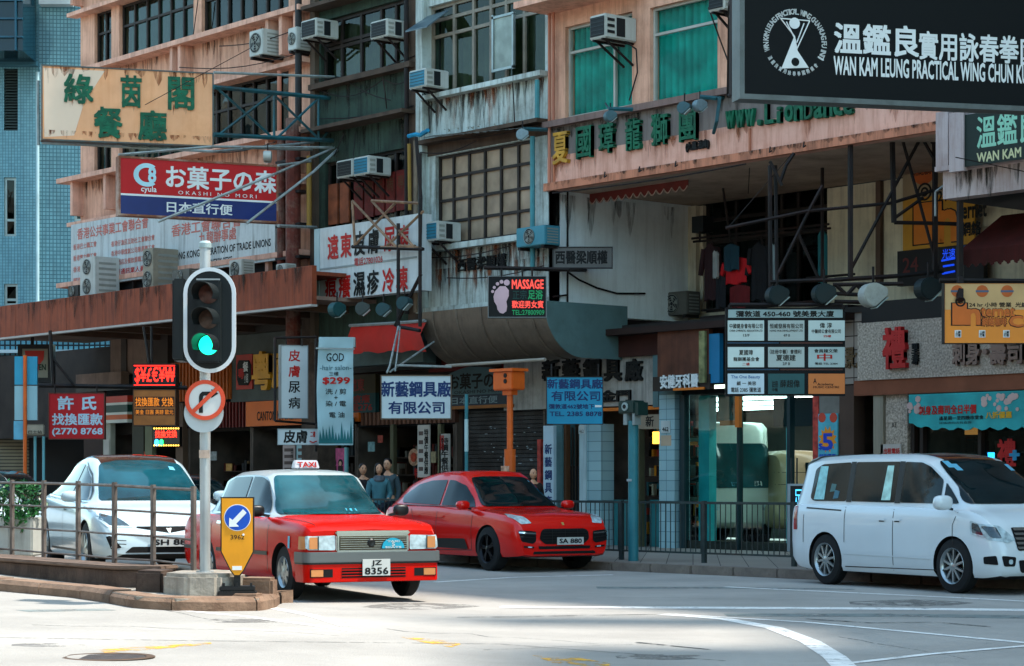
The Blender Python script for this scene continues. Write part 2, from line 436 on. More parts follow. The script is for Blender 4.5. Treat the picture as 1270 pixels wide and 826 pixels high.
for x0, y0, n_, sx, sy in ((40, 775, 9, 60, 1.2), (480, 780, 8, 45, 2.5), (700, 742, 7, 70, .8), (150, 748, 6, 25, 4), (600, 806, 7, 50, -1.5), (1040, 790, 6, 40, 4)):
    p_ = [(x0, y0)]
    for _ in range(n_): p_.append((p_[-1][0] + sx*rr_.uniform(.4, 1.3), p_[-1][1] + sy + rr_.uniform(-1.6, 1.6)))
    stripe('road_crack', p_, .02, .008, m_tar, .002)
for x0, y0, w_ in ((300, 770, 60), (520, 752, 80), (820, 815, 70), (60, 800, 50), (1120, 748, 90)):
    marking('oil_stain', [(x0 + w_*math.cos(a_*.7) * rr_.uniform(.7, 1), y0 + w_*.06*math.sin(a_*.7) * rr_.uniform(.6, 1)) for a_ in range(9)], worn('oil_stain', '6a6763', .5, 3), .001)
stripe('road_joint', [(790, 797), (830, 801), (880, 806)], .06, .04, m_tar, .0038)
stripe('road_joint', [(1000, 768), (1080, 773), (1160, 772), (1230, 778)], .07, .05, m_tar, .0056)
stripe('road_patch', [(28, 758), (80, 757), (137, 756)], .35, .3, M('road_patch', '55605f'), .0015)
for q in ([(660, 813), (700, 817), (712, 815), (757, 823), (752, 832), (700, 822), (690, 824)], [(495, 790), (540, 793), (572, 799), (560, 803), (530, 798)], [(120, 806), (200, 801), (262, 797), (262, 799), (200, 805), (130, 810)]):
    marking('yellow_marking', q, m_yellow, .003)
# manhole cover in the near lane
c = ground(133, 815); mh = root('manhole_cover', 'round dark manhole cover in the pale road at lower left', 'manhole cover', c)
mk('cover', MB().lathe([(.004, 0), (.004, .27), (.002, .29)], c, 'z', 32), M('cast_iron', '3a3330', .6, var=.3, vs=9, bump=.6, bs=40), mh)
mk('frame', MB().lathe([(.002, .3), (.007, .31), (.007, .36), (.002, .37)], c, 'z', 32), M('iron_frame', '4c3a2c', .7, var=.3, vs=9), mh)

# ============================================================ BUILDINGS
m_peach = M('peach_render', 'd6a287', .85, var=.12, vs=.8, dirt=.4, dcol='8a5a44', streak=.7, bump=.25, bs=14)
m_peach2 = M('peach_trim', 'd9a48c', .8, var=.12, vs=2, streak=.5, dirt=.3, dcol='6a4232')
m_grime = M('dark_frame', '2a231f', .6, var=.3, vs=4)
m_alu = M('alu_frame', '8f9a98', .4, metal=.6, var=.15, vs=4)
g_win = glass('window_glass', '86a098', -.02)
g_shop = glass('shop_glass', 'a9cfcd', .05)
m_cur_teal = M('teal_curtain', '079484', .8, var=.45, vs=1.5)
m_cur_grey = M('grey_curtain', '8a948a', .8, var=.35, vs=1.2)
m_cur_buff = M('buff_curtain', 'a08a68', .8, var=.35, vs=2)
TOP = 34.
def zof(face, px, py): return face.loc(px, py)[1]
def tof(face, px): return face.loc(px)[0]
def building(name, label, t0, t1, face, cat='building'):
    return root(name, label, cat, face.w((t0 + t1) / 2, 0, 0), 0)

# ---- blue tiled tower far left
BL = Face.cam(48, 72, (1, 0)); BR = Face.cam(48, 72, (1, .12))
bt = root('tiled_tower', 'pale blue tiled tower block behind the salmon building at far left', 'building', BL.w(0, 0), BL.yaw)
g_tile = grid_mat('blue_tiles', '6b9aa6', 'a8bcc0', .1, .1, rough=.3, jw=.10, streak=.3)
g_tile2 = grid_mat('blue_tiles_side', '5f8d99', '84a4ac', .13, .13, rough=.3, jw=.12, streak=.25)
zt = 34.
hl = [BL.rect(5, 22, 85, 162), BL.rect(5, 20, 220, 293), BL.rect(5, 22, 352, 379)]
mk('wall', walls(BL, tof(BL, -90), tof(BL, 48), 0, zt, hl, -8, 0), g_tile, bt)
hr = [BR.rect(92, 114, 220, 274), BR.rect(92, 112, 95, 140)]
mk('wall', walls(BR, tof(BR, 48), tof(BR, 150), 0, zt, hr, -8, 0), g_tile2, bt)
lv = MB()
t0, t1, z0, z1 = hl[0]
for i in range(22): z = z0 + (z1 - z0) * (i + .5) / 22; lv.hexa([BL.w(t0, z-.035, -.03), BL.w(t1, z-.035, -.03), BL.w(t1, z+.02, -.12), BL.w(t0, z+.02, -.12), BL.w(t0, z-.015, -.03), BL.w(t1, z-.015, -.03), BL.w(t1, z+.04, -.12), BL.w(t0, z+.04, -.12)])
tag(mk('louvre', lv, M('louvre', '3d4846', .6), bt), kind='stuff')
mk('backing', BL.lbox(MB(), t0 - .1, t1 + .1, z0 - .1, z1 + .1, -.4, -.3), m_dark, bt)
for h in hl[1:]: window(BL, bt, h, 1, [.28], m_alu, g_win, 'dark', bm=m_dark, bar=.08)
for h in hr: window(BR, bt, h, 1, 1, m_alu, g_win, 'dark', bm=m_dark, bar=.08)
mk('drain_pipe', MB().tube(BL.pt(47.5, 90, .12), BL.pt(47.5, 470, .12), .06), M('pale_pipe', '9fbcc2', .5), bt)
BL.box('ledge', 52, 92, -12, 9, .05, .5, M('white_wall', 'b9c4c6', .7), bt)
BL.box('cornice', -10, 48, 78, 83, 0, .35, M('blue_cornice', '35606e', .5), bt)
# dark glass block in front of it
gb = root('glass_block', 'dark blue glass facade at the top left corner', 'building', BL.w(tof(BL, 10), 0, 1), BL.yaw)
mk('wall', BL.lbox(MB(), tof(BL, -80), tof(BL, 47), zof(BL, 20, 79), zt + 2, .3, 2.2), M('dark_blue_glass', '06222e', .12, var=.3, vs=.3), gb)
for yy in (18, 40, 62): BL.box('transom', -60, 47, yy, yy + 2, 2.2, 2.3, M('blue_transom', '0f4358', .3), gb)
for xx in (2, 38): BL.box('mullion', xx, xx + 2, -30, 79, 2.2, 2.33, M('blue_transom', '0f4358'), gb)
# podium of the tower seen under the canopy
pd = root('tower_podium', 'low blue tiled podium with white bands seen under the red-brown canopy', 'building', BL.w(tof(BL, 60), 0, 3), BL.yaw)
P2 = Face.cam(48, 66, (1, 0))
mk('wall', P2.lbox(MB(), tof(P2, -60), tof(P2, 150), 0, zof(P2, 50, 400), -3, 0), grid_mat('podium_tiles', '5a97a8', '14303a', .16, .16, rough=.3, jw=.16), pd)
for a, b, mm in ((434, 438, 'c2d2d4'), (450, 454, 'c2d2d4'), (460, 478, 'bac6cc')): P2.box('band', -40, 137, a, b, 0, .15, M('white_band', mm, .6), pd)
P2.box('band', -40, 137, 455, 460, 0, .1, M('teal_band', '1a8f8c', .5), pd, label='teal glass band')
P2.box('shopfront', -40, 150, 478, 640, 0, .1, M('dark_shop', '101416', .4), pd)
mb = MB()
for i in range(22): y = 512 + i * 4.2; P2.pbox(mb, -30, 37, y, y + 3.2, .1, .16)
tag(mk('shutter', mb, M('beige_shutter', '8c8068', .6), pd), kind='stuff')

# ---- salmon building (left)
tL, tR = tof(UP, 100), tof(UP, 389)
pb = building('salmon_apartment_block', 'salmon pink apartment block with long window bands above the red-brown canopy', tL, tR, UP)
STO = 2.75; sills = [6.7 + STO * i for i in range(9)]; wins = [(117, 138, 2), (148, 240, [.17, .34, .5, .66, .83]), (250, 358, [.14, .28, .43, .57, .72, .86])]
holes = [(tof(UP, a), tof(UP, b), z, z + 1.45) for z in sills for a, b, _ in wins]
mk('wall', walls(UP, tL, tR, 5.6, TOP, holes, -.3, 0), m_peach, pb)
mk('core', MB().box(tL + .3, tR - .3, 28.3 + 1.0, 40, 5.4, TOP - .2), m_dark, pb)
for z in sills:
    mk('ledge', UP.lbox(MB(), tL - .55, tR, z - .14, z - .02, 0, .42), m_peach2, pb)
    mk('ledge', UP.lbox(MB(), tL - .2, tR, z + 1.45, z + 1.55, 0, .3), m_peach2, pb)
    for px in (102, 143, 226, 236, 345, 362, 380):
        t = tof(UP, px); mk('fin', UP.lbox(MB(), t - .06, t + .06, z - 1.02, z - .14, 0, .32), m_peach2, pb)
    for a, b, c in wins:
        if z > 16 and a != 148: continue
        window(UP, pb, (tof(UP, a), tof(UP, b), z, z + 1.45), c, [.62], m_grime, g_win, 'curtain' if a == 148 else 'dark', bm=m_cur_grey if a == 148 else m_dark, bar=.06, rec=.12)
# canopy over the pavement
cz1, cz0 = zof(CN, 0, 380), zof(CN, 216, 395.5)
cp = root('street_canopy', 'long red-brown ribbed canopy over the pavement at left', 'canopy', CN.w(tof(CN, 150), cz0), 0)
m_rust = M('red_brown_paint', '8c4226', .7, var=.15, vs=1, streak=.75, dirt=.4, dcol='43180e', bump=.1)
tA, tB = tof(CN, -40), tof(CN, 387)
mk('fascia', CN.lbox(MB(), tA, tB, cz0, cz1, -.12, 0), m_rust, cp)
mb = MB(); t = tA
while t < tB: CN.lbox(mb, t, t + .012, cz0 + .02, cz1 - .02, 0, .003); t += .9
tag(mk('rib', mb, m_rust, cp), kind='stuff')
mk('lip', CN.lbox(MB(), tA, tB, cz0 - .05, cz0 - .002, -.14, .03), M('pale_lip', 'a9a29a', .6), cp)
mk('soffit', MB().box(tA, tB, 26.72, 30.2, cz0 + .1, cz0 + .18), M('beige_soffit', '80685a', .8, dirt=.4), cp)
mk('roof', MB().box(tA, tB, 26.72, 28.6, cz1 - .2, cz1 - .12), m_rust, cp)
for px in (60, 110, 165, 235, 300, 350):
    t = tof(CN, px); mk('beam', MB().box(t - .1, t + .1, 26.75, 30.0, cz0 - .06, cz0 + .1), M('brown_beam', '5a4436', .8), cp)

# ---- dark green building (middle)
tL, tR = tof(UP, 390), tof(UP, 522.5)
gbld = building('green_tenement', 'grimy dark green tenement with curtained windows between salmon and white buildings', tL, tR, UP)
m_green = M('dirty_green_render', '33453a', .85, var=.25, vs=1, dirt=.6, dcol='171410', streak=.7, bump=.2)
m_brown = M('grimy_trim', '4a3a2e', .8, var=.3, vs=3, streak=.5)
zA = zof(UP, 394, 107); zA1 = zof(UP, 450, 12); zSp = zof(UP, 394, 163); zB1 = zof(UP, 450, 193); zB = zof(UP, 450, 292)
wl, wr = tof(UP, 398), tof(UP, 510)
holes = [(wl, wr, zA + STO * i, zA1 + STO * i) for i in range(-0, 7)] + [(tof(UP, 403), tof(UP, 517), zB - .4, zB1)]
mk('wall', walls(UP, tL, tR, 4.6, TOP - 1.5, holes, -.3, 0), m_green, gbld)
mk('core', MB().box(tL + .3, tR - .3, 29.4, 40, 4.6, TOP - 1.7), m_dark, gbld)
mk('pilaster', UP.lbox(MB(), tL, tL + .18, 4.6, TOP - 1.5, 0, .12), M('grimy_post', '57493c', .8, streak=.6), gbld)
mk('pilaster', UP.lbox(MB(), tof(UP, 511), tR, 4.6, TOP - 1.5, 0, .1), m_brown, gbld)
for i in range(7):
    z = zA + STO * i
    mk('sill', UP.lbox(MB(), tL + .1, tR - .1, z - .12, z, 0, .25), m_brown, gbld)
    mk('spandrel_ledge', UP.lbox(MB(), tL + .1, tR - .1, z - 1.1, z - 1.02, 0, .45), m_brown, gbld)
    if i < 3: window(UP, gbld, (wl, wr, z, zA1 + STO * i), [.2, .42, .64, .8], [.55, .62], m_grime, g_win, 'curtain', bm=m_cur_buff, bar=.07)
w_ = window(UP, gbld, (tof(UP, 403), tof(UP, 517), zB - .4, zB1), [.1, .2, .33, .46, .6, .74, .87], [.5], m_grime, g_win, 'dark', bm=m_dark, bar=.06)
m_redpanel = M('dark_red_panel', '5c1710', .7, var=.3, vs=6)
for i, ch in enumerate('皮膚尿病專科'):
    px = 436 + i * 13.2
    UP.box('red_panel', px, px + 11, 222 - (px - 436) * .22, 272 - (px - 436) * .22, -.1, -.06, m_redpanel, gbld)
    UP.text(ch, px + 1.5, px + 9.5, 228 - (px - 436) * .22, 245 - (px - 436) * .22, -.055, M('faded_ochre', '4a3420', .8), gbld)
UP.box('door_panel', 405, 416, 228, 278, -.1, -.05, M('rust_door', '7a4026', .7, var=.4, vs=4), gbld); UP.box('door_panel', 419, 430, 226, 276, -.1, -.05, M('rust_door', '7a4026'), gbld)
mk('lower_wall', MB().box(tL, tR, 28.35, 28.7, 4.0, 4.62), M('grey_teal_wall', '4b5a58', .8, dirt=.5), gbld)
# ---- white building with metal barrel canopy
tL, tR = tof(UP, 523), tof(UP, 680)
wb = building('white_tenement', 'weathered white tenement bay with brown grid windows next to the peach building', tL, tR, UP)
m_white_old = M('weathered_white', 'b4beb8', .8, var=.1, vs=.9, dirt=.55, dcol='55503f', streak=.85, bump=.15)
m_bframe = M('brown_frame', '574638', .6, var=.2, vs=4)
m_gframe = M('taupe_frame', '7d7568', .6, var=.2, vs=4)
m_frost = M('frosted_pane', '94806a', .35, var=.3, vs=2.5, coat=.3)
zA, zA1 = zof(UP, 580, 110), zof(UP, 600, -4); zW0 = zof(UP, 580, 167); zB1, zB0 = zof(UP, 600, 183), zof(UP, 600, 297); zBot = zof(UP, 526, 389)
STW = zA - zB0
wl, wr = tof(UP, 531), tof(UP, 676)
holes = [(wl, wr, zA + 3.1 * i, zA1 + .1 + 3.1 * i) for i in range(7)] + [(tof(UP, 540), tof(UP, 664), zB0, zB1)]
mk('wall', walls(UP, tL, tR, zBot, TOP + 1.5, holes, -.3, 0), m_white_old, wb)
mk('core', MB().box(tL + .3, tR - .3, 29.5, 40, 4.8, TOP + 1.2), m_dark, wb)
mk('pilaster', UP.lbox(MB(), tL, tL + .22, zBot, TOP, 0, .16), m_white_old, wb)
for i in range(5):
    z = zA + 3.1 * i
    mk('sill', UP.lbox(MB(), tL + .2, tR, z - .1, z, 0, .22), m_white_old, wb)
mk('ledge', UP.lbox(MB(), tL + .2, tR, zW0 - .08, zW0, 0, .3), m_brown, wb)
mk('recess_wall', UP.lbox(MB(), tL + .2, tR, zB1 + .02, zW0 - .08, 0.002, .02), m_brown, wb)
window(UP, wb, (wl, wr, zA, zA1 + .1), [.2, .37, .52, .65, .8], [.66, .84], m_gframe, g_win, 'curtain', bm=m_cur_buff, bar=.07)
window(UP, wb, (wl, wr, zA + 3.1, zA1 + 3.2), [.25, .5, .75], [.6], m_gframe, g_win, 'dark', bm=m_dark, bar=.07)
w_ = window(UP, wb, (tof(UP, 540), tof(UP, 664), zB0, zB1), [.15, .31, .47, .63, .8], [.26, .5, .76], m_grime, m_frost, 'dark', bm=m_dark, bar=.055)
# two open casements
for px0, px1, yt, yb, lb in ((617, 644, 20, 88, 'open casement'),):
    cs = UP.lbox(MB(), *UP.rect(px0, px0 + 2, yt, yb), .1, .16); UP.pbox(cs, px1 - 2, px1, yt - 2, yb - 2, .1, .16); UP.pbox(cs, px0, px1, yt - 1, yt + 2, .1, .16); UP.pbox(cs, px0, px1, yb - 3, yb, .1, .16)
    mk('open_casement', cs, m_alu, wb); UP.box('casement_pane', px0 + 2, px1 - 2, yt + 2, yb - 3, .12, .13, M('clouded_glass', '7f8a80', .2, var=.3, vs=3), wb)
q = MB().prism([UP.pt(531, 22, .02), UP.pt(557, 14, .02), UP.pt(553, 38, .5), UP.pt(526, 44, .5)], (0, 0, .03)); mk('open_vent', q, M('grey_blue_pane', '4a5a60', .3), wb)
# sill strip and clutter along the parapet bottom
bay = UP.lbox(MB(), tL + .2, tR, zBot, zBot + .1, 0, .14); UP.lbox(bay, tL + .2, tR, zB0 - .14, zB0 - .02, 0, .2); mk('moulding', bay, m_white_old, wb)
UP.text('西醫梁順權', 569, 629, 319, 335, .01, M('black_letter', '10110f', .7), wb, bold=.01, deep=.04, ref=590)
# barrel shaped metal canopy under the bay
prof = []
for i in range(11):
    a = R(90) * i / 10; prof.append((28.35 + .95 * (1 - math.sin(a)) - .95, 0))
tb0, tb1 = tof(UP, 541), tof(UP, 694)
zt1, zb1 = zBot - .02, zof(UP, 640, 446)
prof = [(27.9 + 1.0 * (1 - math.cos(R(90) * i / 10)), zt1 - (zt1 - zb1) * math.sin(R(90) * i / 10)) for i in range(11)]
bc = root('barrel_canopy', 'curved grey sheet metal canopy bulging under the white bay', 'canopy', (((tb0 + tb1) / 2), 28.3, zb1), 0)
m_sheet = M('sheet_metal', '6e6052', .45, metal=.3, var=.2, vs=1.2, dirt=.4, streak=.3)
mb = MB(); npx = 12
for j in range(npx + 1):
    t = tb0 + (tb1 - tb0) * j / npx
    for (y, z) in prof: mb.v.append(Vector((t, y, z)))
for j in range(npx):
    for i in range(10): mb.f.append((j*11+i, (j+1)*11+i, (j+1)*11+i+1, j*11+i+1))
mk('barrel', mb, m_sheet, bc, smooth=True, ang=60)
pts = [(tb1, y, z) for y, z in prof] + [(tb1, 30.1, zb1), (tb1, 30.1, zt1)]
mk('end_panel', MB().prism(pts, (.03, 0, 0)), M('teal_grey_sheet', '58716f', .5, var=.15, dirt=.3), bc)
mk('end_panel', MB().prism([(tb0, y, z) for y, z in prof] + [(tb0, 31, zb1), (tb0, 31, zt1)], (-.03, 0, 0)), m_sheet, bc)
for j in range(5):
    t = tb0 + (tb1 - tb0) * (j + .5) / 5
    mk('seam', MB().path([Vector((t, y - .01, z)) for y, z in prof], .02, 4), m_sheet, bc)
mk('light_tube', MB().tube((tb0 + .6, 28.1, zb1 - .05), (tb1 - .2, 28.1, zb1 - .05), .035), M('pale_tube', '9a8f80', .4), bc)

# ---- peach building (right)
tL, tR = tof(UP, 680), tof(UP, 1178)
pk = building('peach_building', 'peach rendered building with teal curtained windows and a green lettered fascia', tL, tR, UP)
zF0 = zof(UP, 681, 236); zF1 = zof(UP, 690, 194); zF2 = zof(UP, 681, 157)
h1 = (tof(UP, 701), tof(UP, 784), zof(UP, 742, 139), zof(UP, 742, 24)); h2 = (tof(UP, 806), tof(UP, 890), zof(UP, 848, 120), zof(UP, 848, 0))
h3 = (tof(UP, 925), tof(UP, 1010), h2[2], h2[3]); h4 = (tof(UP, 1050), tof(UP, 1150), h2[2], h2[3])
holes = []
for i in range(6): holes += [(h[0], h[1], h[2] + 3.3 * i, h[3] + 3.3 * i) for h in (h1, h2, h3, h4)]
mk('wall', walls(UP, tL, tR, zF2, TOP - 3, holes, -.3, 0), m_peach, pk)
mk('core', MB().box(tL + .3, tR - .3, 29.3, 40, zF0 + .3, TOP - 3.2), m_dark, pk)
mk('grey_band', UP.lbox(MB(), tL, tR, zF1, zF2, -.3, .02), M('grey_render', '7b716b', .8, var=.12, streak=.4), pk)
mk('fascia', UP.lbox(MB(), tL, tR, zF0, zF1, -.3, .024), M('pink_fascia', 'dca691', .8, var=.08, vs=1, dirt=.4, dcol='a86a50', streak=.65), pk)
mk('moulding', UP.lbox(MB(), tL, tR, zF2 - .05, zF2 + .07, .024, .17), M('dirty_moulding', '7a625a', .8, streak=.5), pk)
mk('moulding', UP.lbox(MB(), tL, tR, zF0 - .03, zF0 + .12, .024, .13), M('orange_trim', 'c07a5c', .8, streak=.6), pk)
for px in (688, 931): UP.box('trim_strip', px, px + 2, 196 - (px - 688) * .15, 232 - (px - 688) * .15, .024, .06, M('orange_trim', 'c07a5c'), pk)
mk('soffit', MB().box(tL + .02, tR, 28.35, 32.3, zF0 + .02, zF0 + .12), M('soffit_beige', 'b09a86', .85, dirt=.4, dcol='3b3029'), pk)
mk('slab_edge', UP.lbox(MB(), tL, tof(UP, 800), zof(UP, 700, 14), zof(UP, 700, 6), 0, .9), m_peach2, pk)
g_cur = glass('curtain_window_glass', 'eef5f3', -.05)
window(UP, pk, h1, [.69], [.72], M('pale_frame', 'a2a096', .5), g_cur, 'curtain', bm=m_cur_teal, bar=.05, backd=.1)
window(UP, pk, h2, 1, [.72], M('pale_frame', 'a2a096'), g_cur, 'curtain', bm=m_cur_teal, bar=.05, backd=.1)
for h in (h3, h4): window(UP, pk, h, 2, [.7], M('pale_frame', 'a2a096'), g_win, 'dark', bm=m_dark)
# side wall of the recess, back wall
xs_ = tL
mk('side_wall', MB().box(xs_ - .25, xs_, 28.32, 32.5, zof(UP, 682, 388), zF0 + .02), M('white_side_wall', 'e4ecea', .8, var=.06, vs=.6, dirt=.15, dcol='8b8a80', streak=.25), pk)
hw = RC.rect(872, 1026, 238, 382)
m_beige = M('beige_wall', 'd8ceb2', .85, var=.1, dirt=.25, dcol='6a5c48', streak=.4)
mk('back_wall', walls(RC, xs_, tof(RC, 1300), 4.0, zF0, [hw], -.2, 0), m_beige, pk)
mk('pilaster', RC.lbox(MB(), tof(RC, 856), tof(RC, 868), 4.0, zF0, 0, .12), m_beige, pk)
mk('pilaster', RC.lbox(MB(), tof(RC, 1090), tof(RC, 1096), 4.0, zF0, 0, .1), M('brown_strip', '5f4c40', .8), pk)
window(RC, pk, hw, [.25, .5, .62, .75], [.62, .82], m_grime, g_win, 'dark', bm=m_dark, bar=.07)
mk('podium_roof', MB().box(xs_, tof(RC, 1300), 29.95, 32.3, 4.5, 4.6), M('grimy_roof', '2b2724', .9), pk)
for i, px in enumerate((686, 691)): mk('drain_pipe', MB().tube(UP.pt(px, -20, .1), UP.pt(px, 232 if i == 0 else 150, .1), .03), M('pink_pipe', 'b07058', .6), pk)
# ---- far right block with white balcony
tl = tof(UP, 1181)
rb_ = building('white_balcony_block', 'white rendered balcony block at the right edge behind the small green sign', tl, tl + 8, UP)
m_wht = M('white_render', 'b9aaa6', .8, var=.08, vs=1, dirt=.3, dcol='7a5548', streak=.5)
mk('balcony_front', UP.lbox(MB(), tof(UP, 1184), tof(UP, 1330), zof(UP, 1200, 247), zof(UP, 1200, 146), 0, .3), m_wht, rb_)
UP.box('balcony_post', 1181, 1196, 142, 214, .3, .42, m_wht, rb_); UP.box('ledge', 1181, 1330, 209, 215, .3, .45, m_wht, rb_, ref=1190)
mk('upper_wall', UP.lbox(MB(), tof(UP, 1178.5), tof(UP, 1330), zof(UP, 1200, 146), TOP - 4, -10, -.05), M('grey_render', '7b716b'), rb_)
mk('added_shade_wing', MB().box(tof(UP, 1331), 40, 28.35, 40, 0, TOP), M('grey_render', '7b716b'), rb_)  # unseen block added past the frame edge to keep sun off the road
mk('floor', MB().box(tl, tl + 9, 28.3, 33, zof(UP, 1200, 247), zof(UP, 1200, 240)), m_dark, rb_)

# rain streaks and soot under ledges: thin stains with a shape of their own
def streak_mat(name, col, amt):
    m = mat(name, col, .9, var=.2, vs=3); t = m.node_tree; N = t.nodes; L = t.links
    tc = N.new('ShaderNodeTexCoord'); mp = N.new('ShaderNodeMapping'); mp.inputs['Scale'].default_value = (9, 9, .9); n = N.new('ShaderNodeTexNoise'); n.inputs['Scale'].default_value = 1.4; n.inputs['Detail'].default_value = 9; n.inputs['Roughness'].default_value = .7
    L.new(tc.outputs['Object'], mp.inputs[0]); L.new(mp.outputs[0], n.inputs['Vector']); mr = N.new('ShaderNodeMapRange'); mr.inputs[1].default_value = .42; mr.inputs[2].default_value = .66; mr.inputs[4].default_value = amt
    L.new(n.outputs[0], mr.inputs[0]); L.new(mr.outputs[0], N['Principled BSDF'].inputs['Alpha']); return m
m_soot = streak_mat('soot_streak', '322c24', .62); m_ruststreak = streak_mat('rust_streak', '8a4a26', .65)
def streaks(face, parent, t0, t1, z, n, lmin, lmax, m, out=.004, seed=1, wmax=.22):
    rn = random.Random(seed); mb = MB()
    for i in range(n):
        t = rn.uniform(t0, t1); w = rn.uniform(.03, wmax) / 2; l = rn.uniform(lmin, lmax) * rn.uniform(.4, 1); o = out + i * .00015
        a, b = max(t - w, t0), min(t + w, t1); k = rn.uniform(-.02, .02)
        mb.poly([face.w(a, z, o), face.w(b, z, o), face.w(b - w*.3 + k, z - l*.55, o), face.w(t + k, z - l, o), face.w(a + w*.35 + k, z - l*.6, o)])
    return tag(mk('stain_streak', mb, m, parent), kind='stuff')
for i, z in enumerate(sills[:6]): streaks(UP, pb, tof(UP, 102), tof(UP, 388), z - .15, 70, .25, .85, m_soot, seed=i); streaks(UP, pb, tof(UP, 102), tof(UP, 388), z - .15, 30, .2, .8, m_ruststreak, out=.02, seed=50 + i)
for z, L_ in ((zof(UP, 394, 107) - .12, .9), (zof(UP, 394, 163) - .1, 1.2), (zof(UP, 394, 107) + STO - .12, .9)): streaks(UP, gbld, tof(UP, 393), tof(UP, 521), z, 45, .3, L_, m_soot, seed=int(z*7))
for z, L_, nn in ((zof(UP, 580, 110) - .1, 1.15, 75), (zof(UP, 600, 297) - .14, 1.3, 80), (zof(UP, 526, 389) + .9, .8, 30)): streaks(UP, wb, tof(UP, 527), tof(UP, 679), z, nn, .25, L_, m_soot, seed=int(z*9)); streaks(UP, wb, tof(UP, 527), tof(UP, 679), z, 26, .2, L_, m_ruststreak, out=.018, seed=int(z*11))
streaks(UP, pk, tof(UP, 684), tof(UP, 1170), zF2 - .06, 90, .15, .55, m_soot, out=.028, seed=3, wmax=.3); streaks(UP, pk, tof(UP, 684), tof(UP, 1170), zF1, 60, .15, .6, m_ruststreak, out=.045, seed=4)
streaks(UP, pk, tof(UP, 682), tof(UP, 1170), zF0 + .12, 120, .06, .15, m_soot, out=.134, seed=5); streaks(UP, pk, tof(UP, 684), tof(UP, 700), zF2 + 4.5, 14, .6, 2.5, m_soot, seed=6)
streaks(UP, rb_, tof(UP, 1198), tof(UP, 1280), zof(UP, 1200, 215), 30, .2, .7, m_soot, out=.302, seed=7)
streaks(CN, cp, tof(CN, -38), tof(CN, 386), cz1 - .01, 150, .2, .8, m_soot, out=.006, seed=8)
XW = xface(tof(UP, 680) + .003); streaks(Face((tof(UP, 680) + .004, 28.4), (0, 1)), pk, 0, 3.6, zF0 - .05, 12, .4, 1.6, m_soot, out=.002, seed=9, wmax=.35)
# ---- the opposite side of the street (behind the camera): shades the street and is what the glass mirrors
m_opp = M('opposite_wall', 'aaa69c', .8, var=.3, vs=.25); m_opp2 = M('opposite_window', '10181c', .2, var=.3, vs=.5); m_opp3 = M('opposite_pier', 'beb2a2', .8, var=.3, vs=.2)
def far_block(label, x0, x1, y0, y1, h):
    r = root('opposite_block', label, 'building', ((x0+x1)/2, (y0+y1)/2, 0), 0)
    mk('wall', MB().box(x0, x1, y0, y1, 0, h), m_opp, r)
    mk('shopfront_band', MB().box(x0 + .3, x1 - .3, y1 - .05, y1 + .05, .3, 3.4), m_opp2, r); mk('canopy', MB().box(x0, x1, y1, y1 + 1.6, 3.6, 3.9), m_opp3, r)
    for k in range(int(h // 3.2) - 1):
        z = 5 + 3.2 * k; mk('window_band', MB().box(x0 + .6, x1 - .6, y1 - .05, y1 + .04, z, z + 1.7), m_opp2, r)
    x = x0
    while x < x1: mk('pier', MB().box(x, x + .6, y1 + .001, y1 + .3, 3.9, h), m_opp3, r); x += 4.2
    return r
far_block('long grey block of flats across the street, behind the viewpoint at far left', -230, -92, -16, -4, 22)
far_block('grey block of flats across the street, behind the viewpoint at left', -88, -34, -18, -5, 17)
far_block('lower grey block across the street, behind the viewpoint at right', -26, 24, -26, -12, 15)
# unseen tower added off frame; its steps shape the shade on the foreground lane
c0 = camw(33, 12, 0)
nb = root('added_shade_tower', 'added stepped tower block out of frame at the right, shaping shade on the near lane', 'building', c0, math.atan2(SA, CA))
mk('wall', MB().box(-8, 2, -8, 3.4, 0, 50), m_opp, nb, local=True); mk('wall', MB().box(-8, 2, 3.42, 6.2, 0, 44.5), m_opp3, nb, local=True); mk('wall', MB().box(-8, 2, 6.22, 7.4, 0, 51), m_opp, nb, local=True)
for k in range(12): mk('window_band', MB().box(-8.05, -7.9, -7, 6, 2 + 3.4*k, 3.8 + 3.4*k), m_opp2, nb, local=True)

